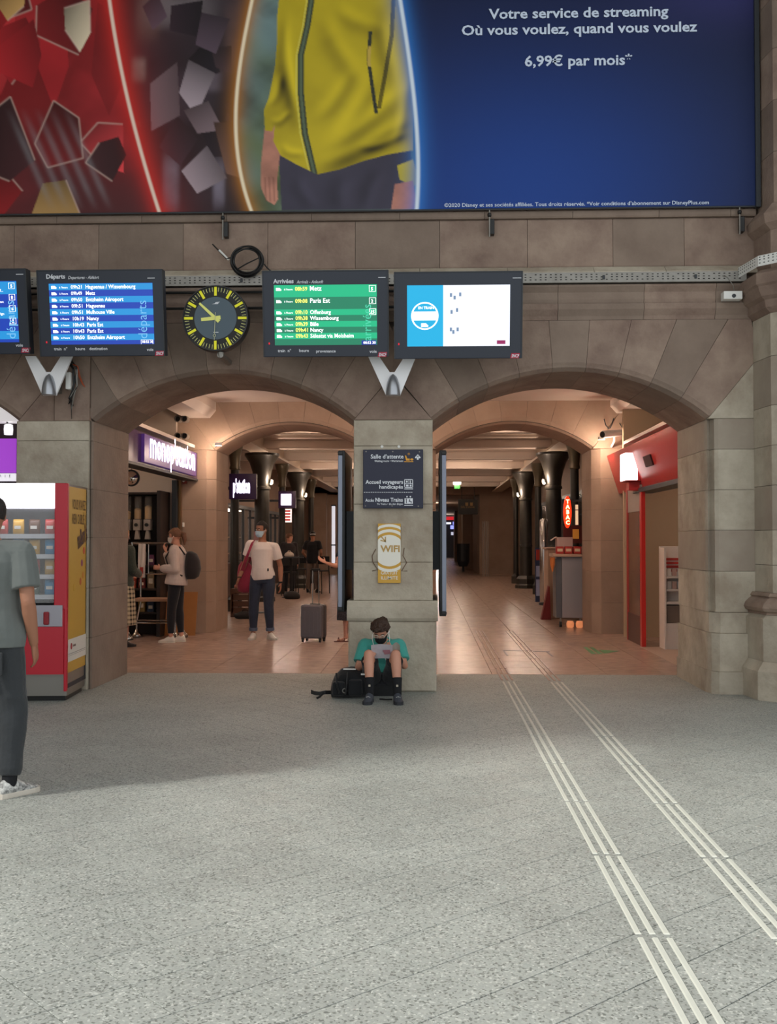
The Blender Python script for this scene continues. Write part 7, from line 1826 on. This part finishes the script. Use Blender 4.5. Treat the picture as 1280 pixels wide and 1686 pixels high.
MB().cbox(-VW + .10, -.115, -.02, .03, 1.80, VH + .004, .006).build('light_box', mat('vending_glow', 'ffffff', .4, emit=2.6, ecol='f4f2ff'), vm, world=False)
MB().box(-VW + .10, -.115, -.004, .002, .92, 1.80).build('glass_pane', mat('vending_glass', 'ffffff', .03, alpha=.10, spec=.7), vm, world=False)
for k, z in enumerate((.98, 1.17, 1.36, 1.55)):
    tr_ = MB().box(-VW + .11, -.12, .08, VD - .05, z - .012, z).build('product_tray', mat('tray_grey', '6a6c74', .4, metal=.3), vm, world=False)
    MB().box(-VW + .11, -.12, .06, .08, z - .03, z + .012).build('price_rail', mat('price_rail', 'b8bcc4', .5), tr_, world=False)
vmx = Matrix.Translation((-3.36, 9.93, 0)) @ Matrix.Rotation(R(4.5), 4, 'Z')
prods = [('blue', '2a8ac0'), ('gold', 'c89a3a'), ('dark green', '2f4a34'), ('red', 'a8302a'), ('silver', 'a8aab0'), ('brown', '5a3a28')]
for k, z in enumerate((.98, 1.17, 1.36, 1.55)):
    for i in range(4):
        nm, c_ = prods[(i*2 + k) % 6]
        if k == 2 and i == 0: nm, c_ = prods[0]
        if k == 2 and i == 1: nm, c_ = prods[1]
        x = -.20 - i*.15; hh_ = .15
        p_ = thing('snack_packet', '%s snack packet on the %s tray of the vending machine' % (nm, ['lowest', 'second lowest', 'second highest', 'top'][k]), 'snack packet', vmx @ V3(x, .16, z), R(4.5), 'snack packets in the vending machine')
        rings = []
        for f, w_, d_ in ((0, .05, .004), (.12, .052, .02), (.5, .054, .034), (.88, .052, .02), (1, .05, .004)):
            rings.append([(w_*math.cos(q), d_*math.sin(q), hh_*f + .001) for q in [2*math.pi*j/12 for j in range(12)]])
        MB().rings(rings).build('packet', mat('packet_' + c_, c_, .35), p_, world=False, smooth=60)
        MB().box(-.03, .03, -.036, -.034, .06, .09).build('packet_label', mat('packet_paper', 'd8d4cc', .5), p_, world=False)
ld = bpy.data.lights.new('vending_light', 'AREA'); lo = bpy.data.objects.new('tube_light', ld); COL.objects.link(lo); lo.parent = vm
ld.shape = 'RECTANGLE'; ld.size = .85; ld.size_y = .05; ld.energy = .5; ld.color = (.92, .95, 1); lo.location = (-.58, .10, 1.74)

# ------------------------------------------------------------------ neighbouring shop seen beside the left pier
ns = thing('lit_shop_header', 'glowing violet and white shop header beyond the left pier', 'shop sign', (-4.6, 11.6, 2.1))
yN = 11.7
a, b = at(-60, 778, yN), at(26, 722, yN)
MB().box(a.x, b.x, yN, yN + .06, a.z, b.z).build('violet_panel', mat('violet_glow', '9a48b8', .5, emit=.75, ecol='a040c8'), ns)
c_ = at(0, 792, yN); MB().box(a.x, b.x, yN, yN + .06, c_.z, a.z - .01).build('white_strip', mat('pale_glow', 'e8e4ec', .5, emit=.8), ns)
mb = MB(); mb.text('T · E · E · R · I · E', (at(18, 787, yN).x, yN - .006, at(18, 786, yN).z), size=.03, align='RIGHT'); tag(mb.build('strip_lettering', M_DARK, ns), kind='stuff')
MB().box(a.x, b.x, yN + .06, yN + .3, Z_(690, yN), Z_(663, yN)).build('upper_white_board', mat('board_glow', 'f0ecec', .5, emit=.5), ns)
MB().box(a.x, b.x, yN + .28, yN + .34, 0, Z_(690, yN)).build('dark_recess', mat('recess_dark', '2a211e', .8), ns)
p = at(14, 707, yN + .1); t = thing('shop_spot', 'small white spot lamp above the violet shop header', 'lamp', tuple(p))
MB().lathe([(.045, -.06), (.05, .0), (.045, .05), (.02, .06)], tuple(p), 14).build('lamp_body', mat('white_glow_soft', 'ffffff', .4, emit=1.2), t, smooth=40); MB().tube([(p.x, p.y, p.z + .05), (p.x - .04, p.y, p.z + .12), (p.x - .09, p.y + .1, p.z + .13)], .01).build('lamp_arm', M_DARK, t)
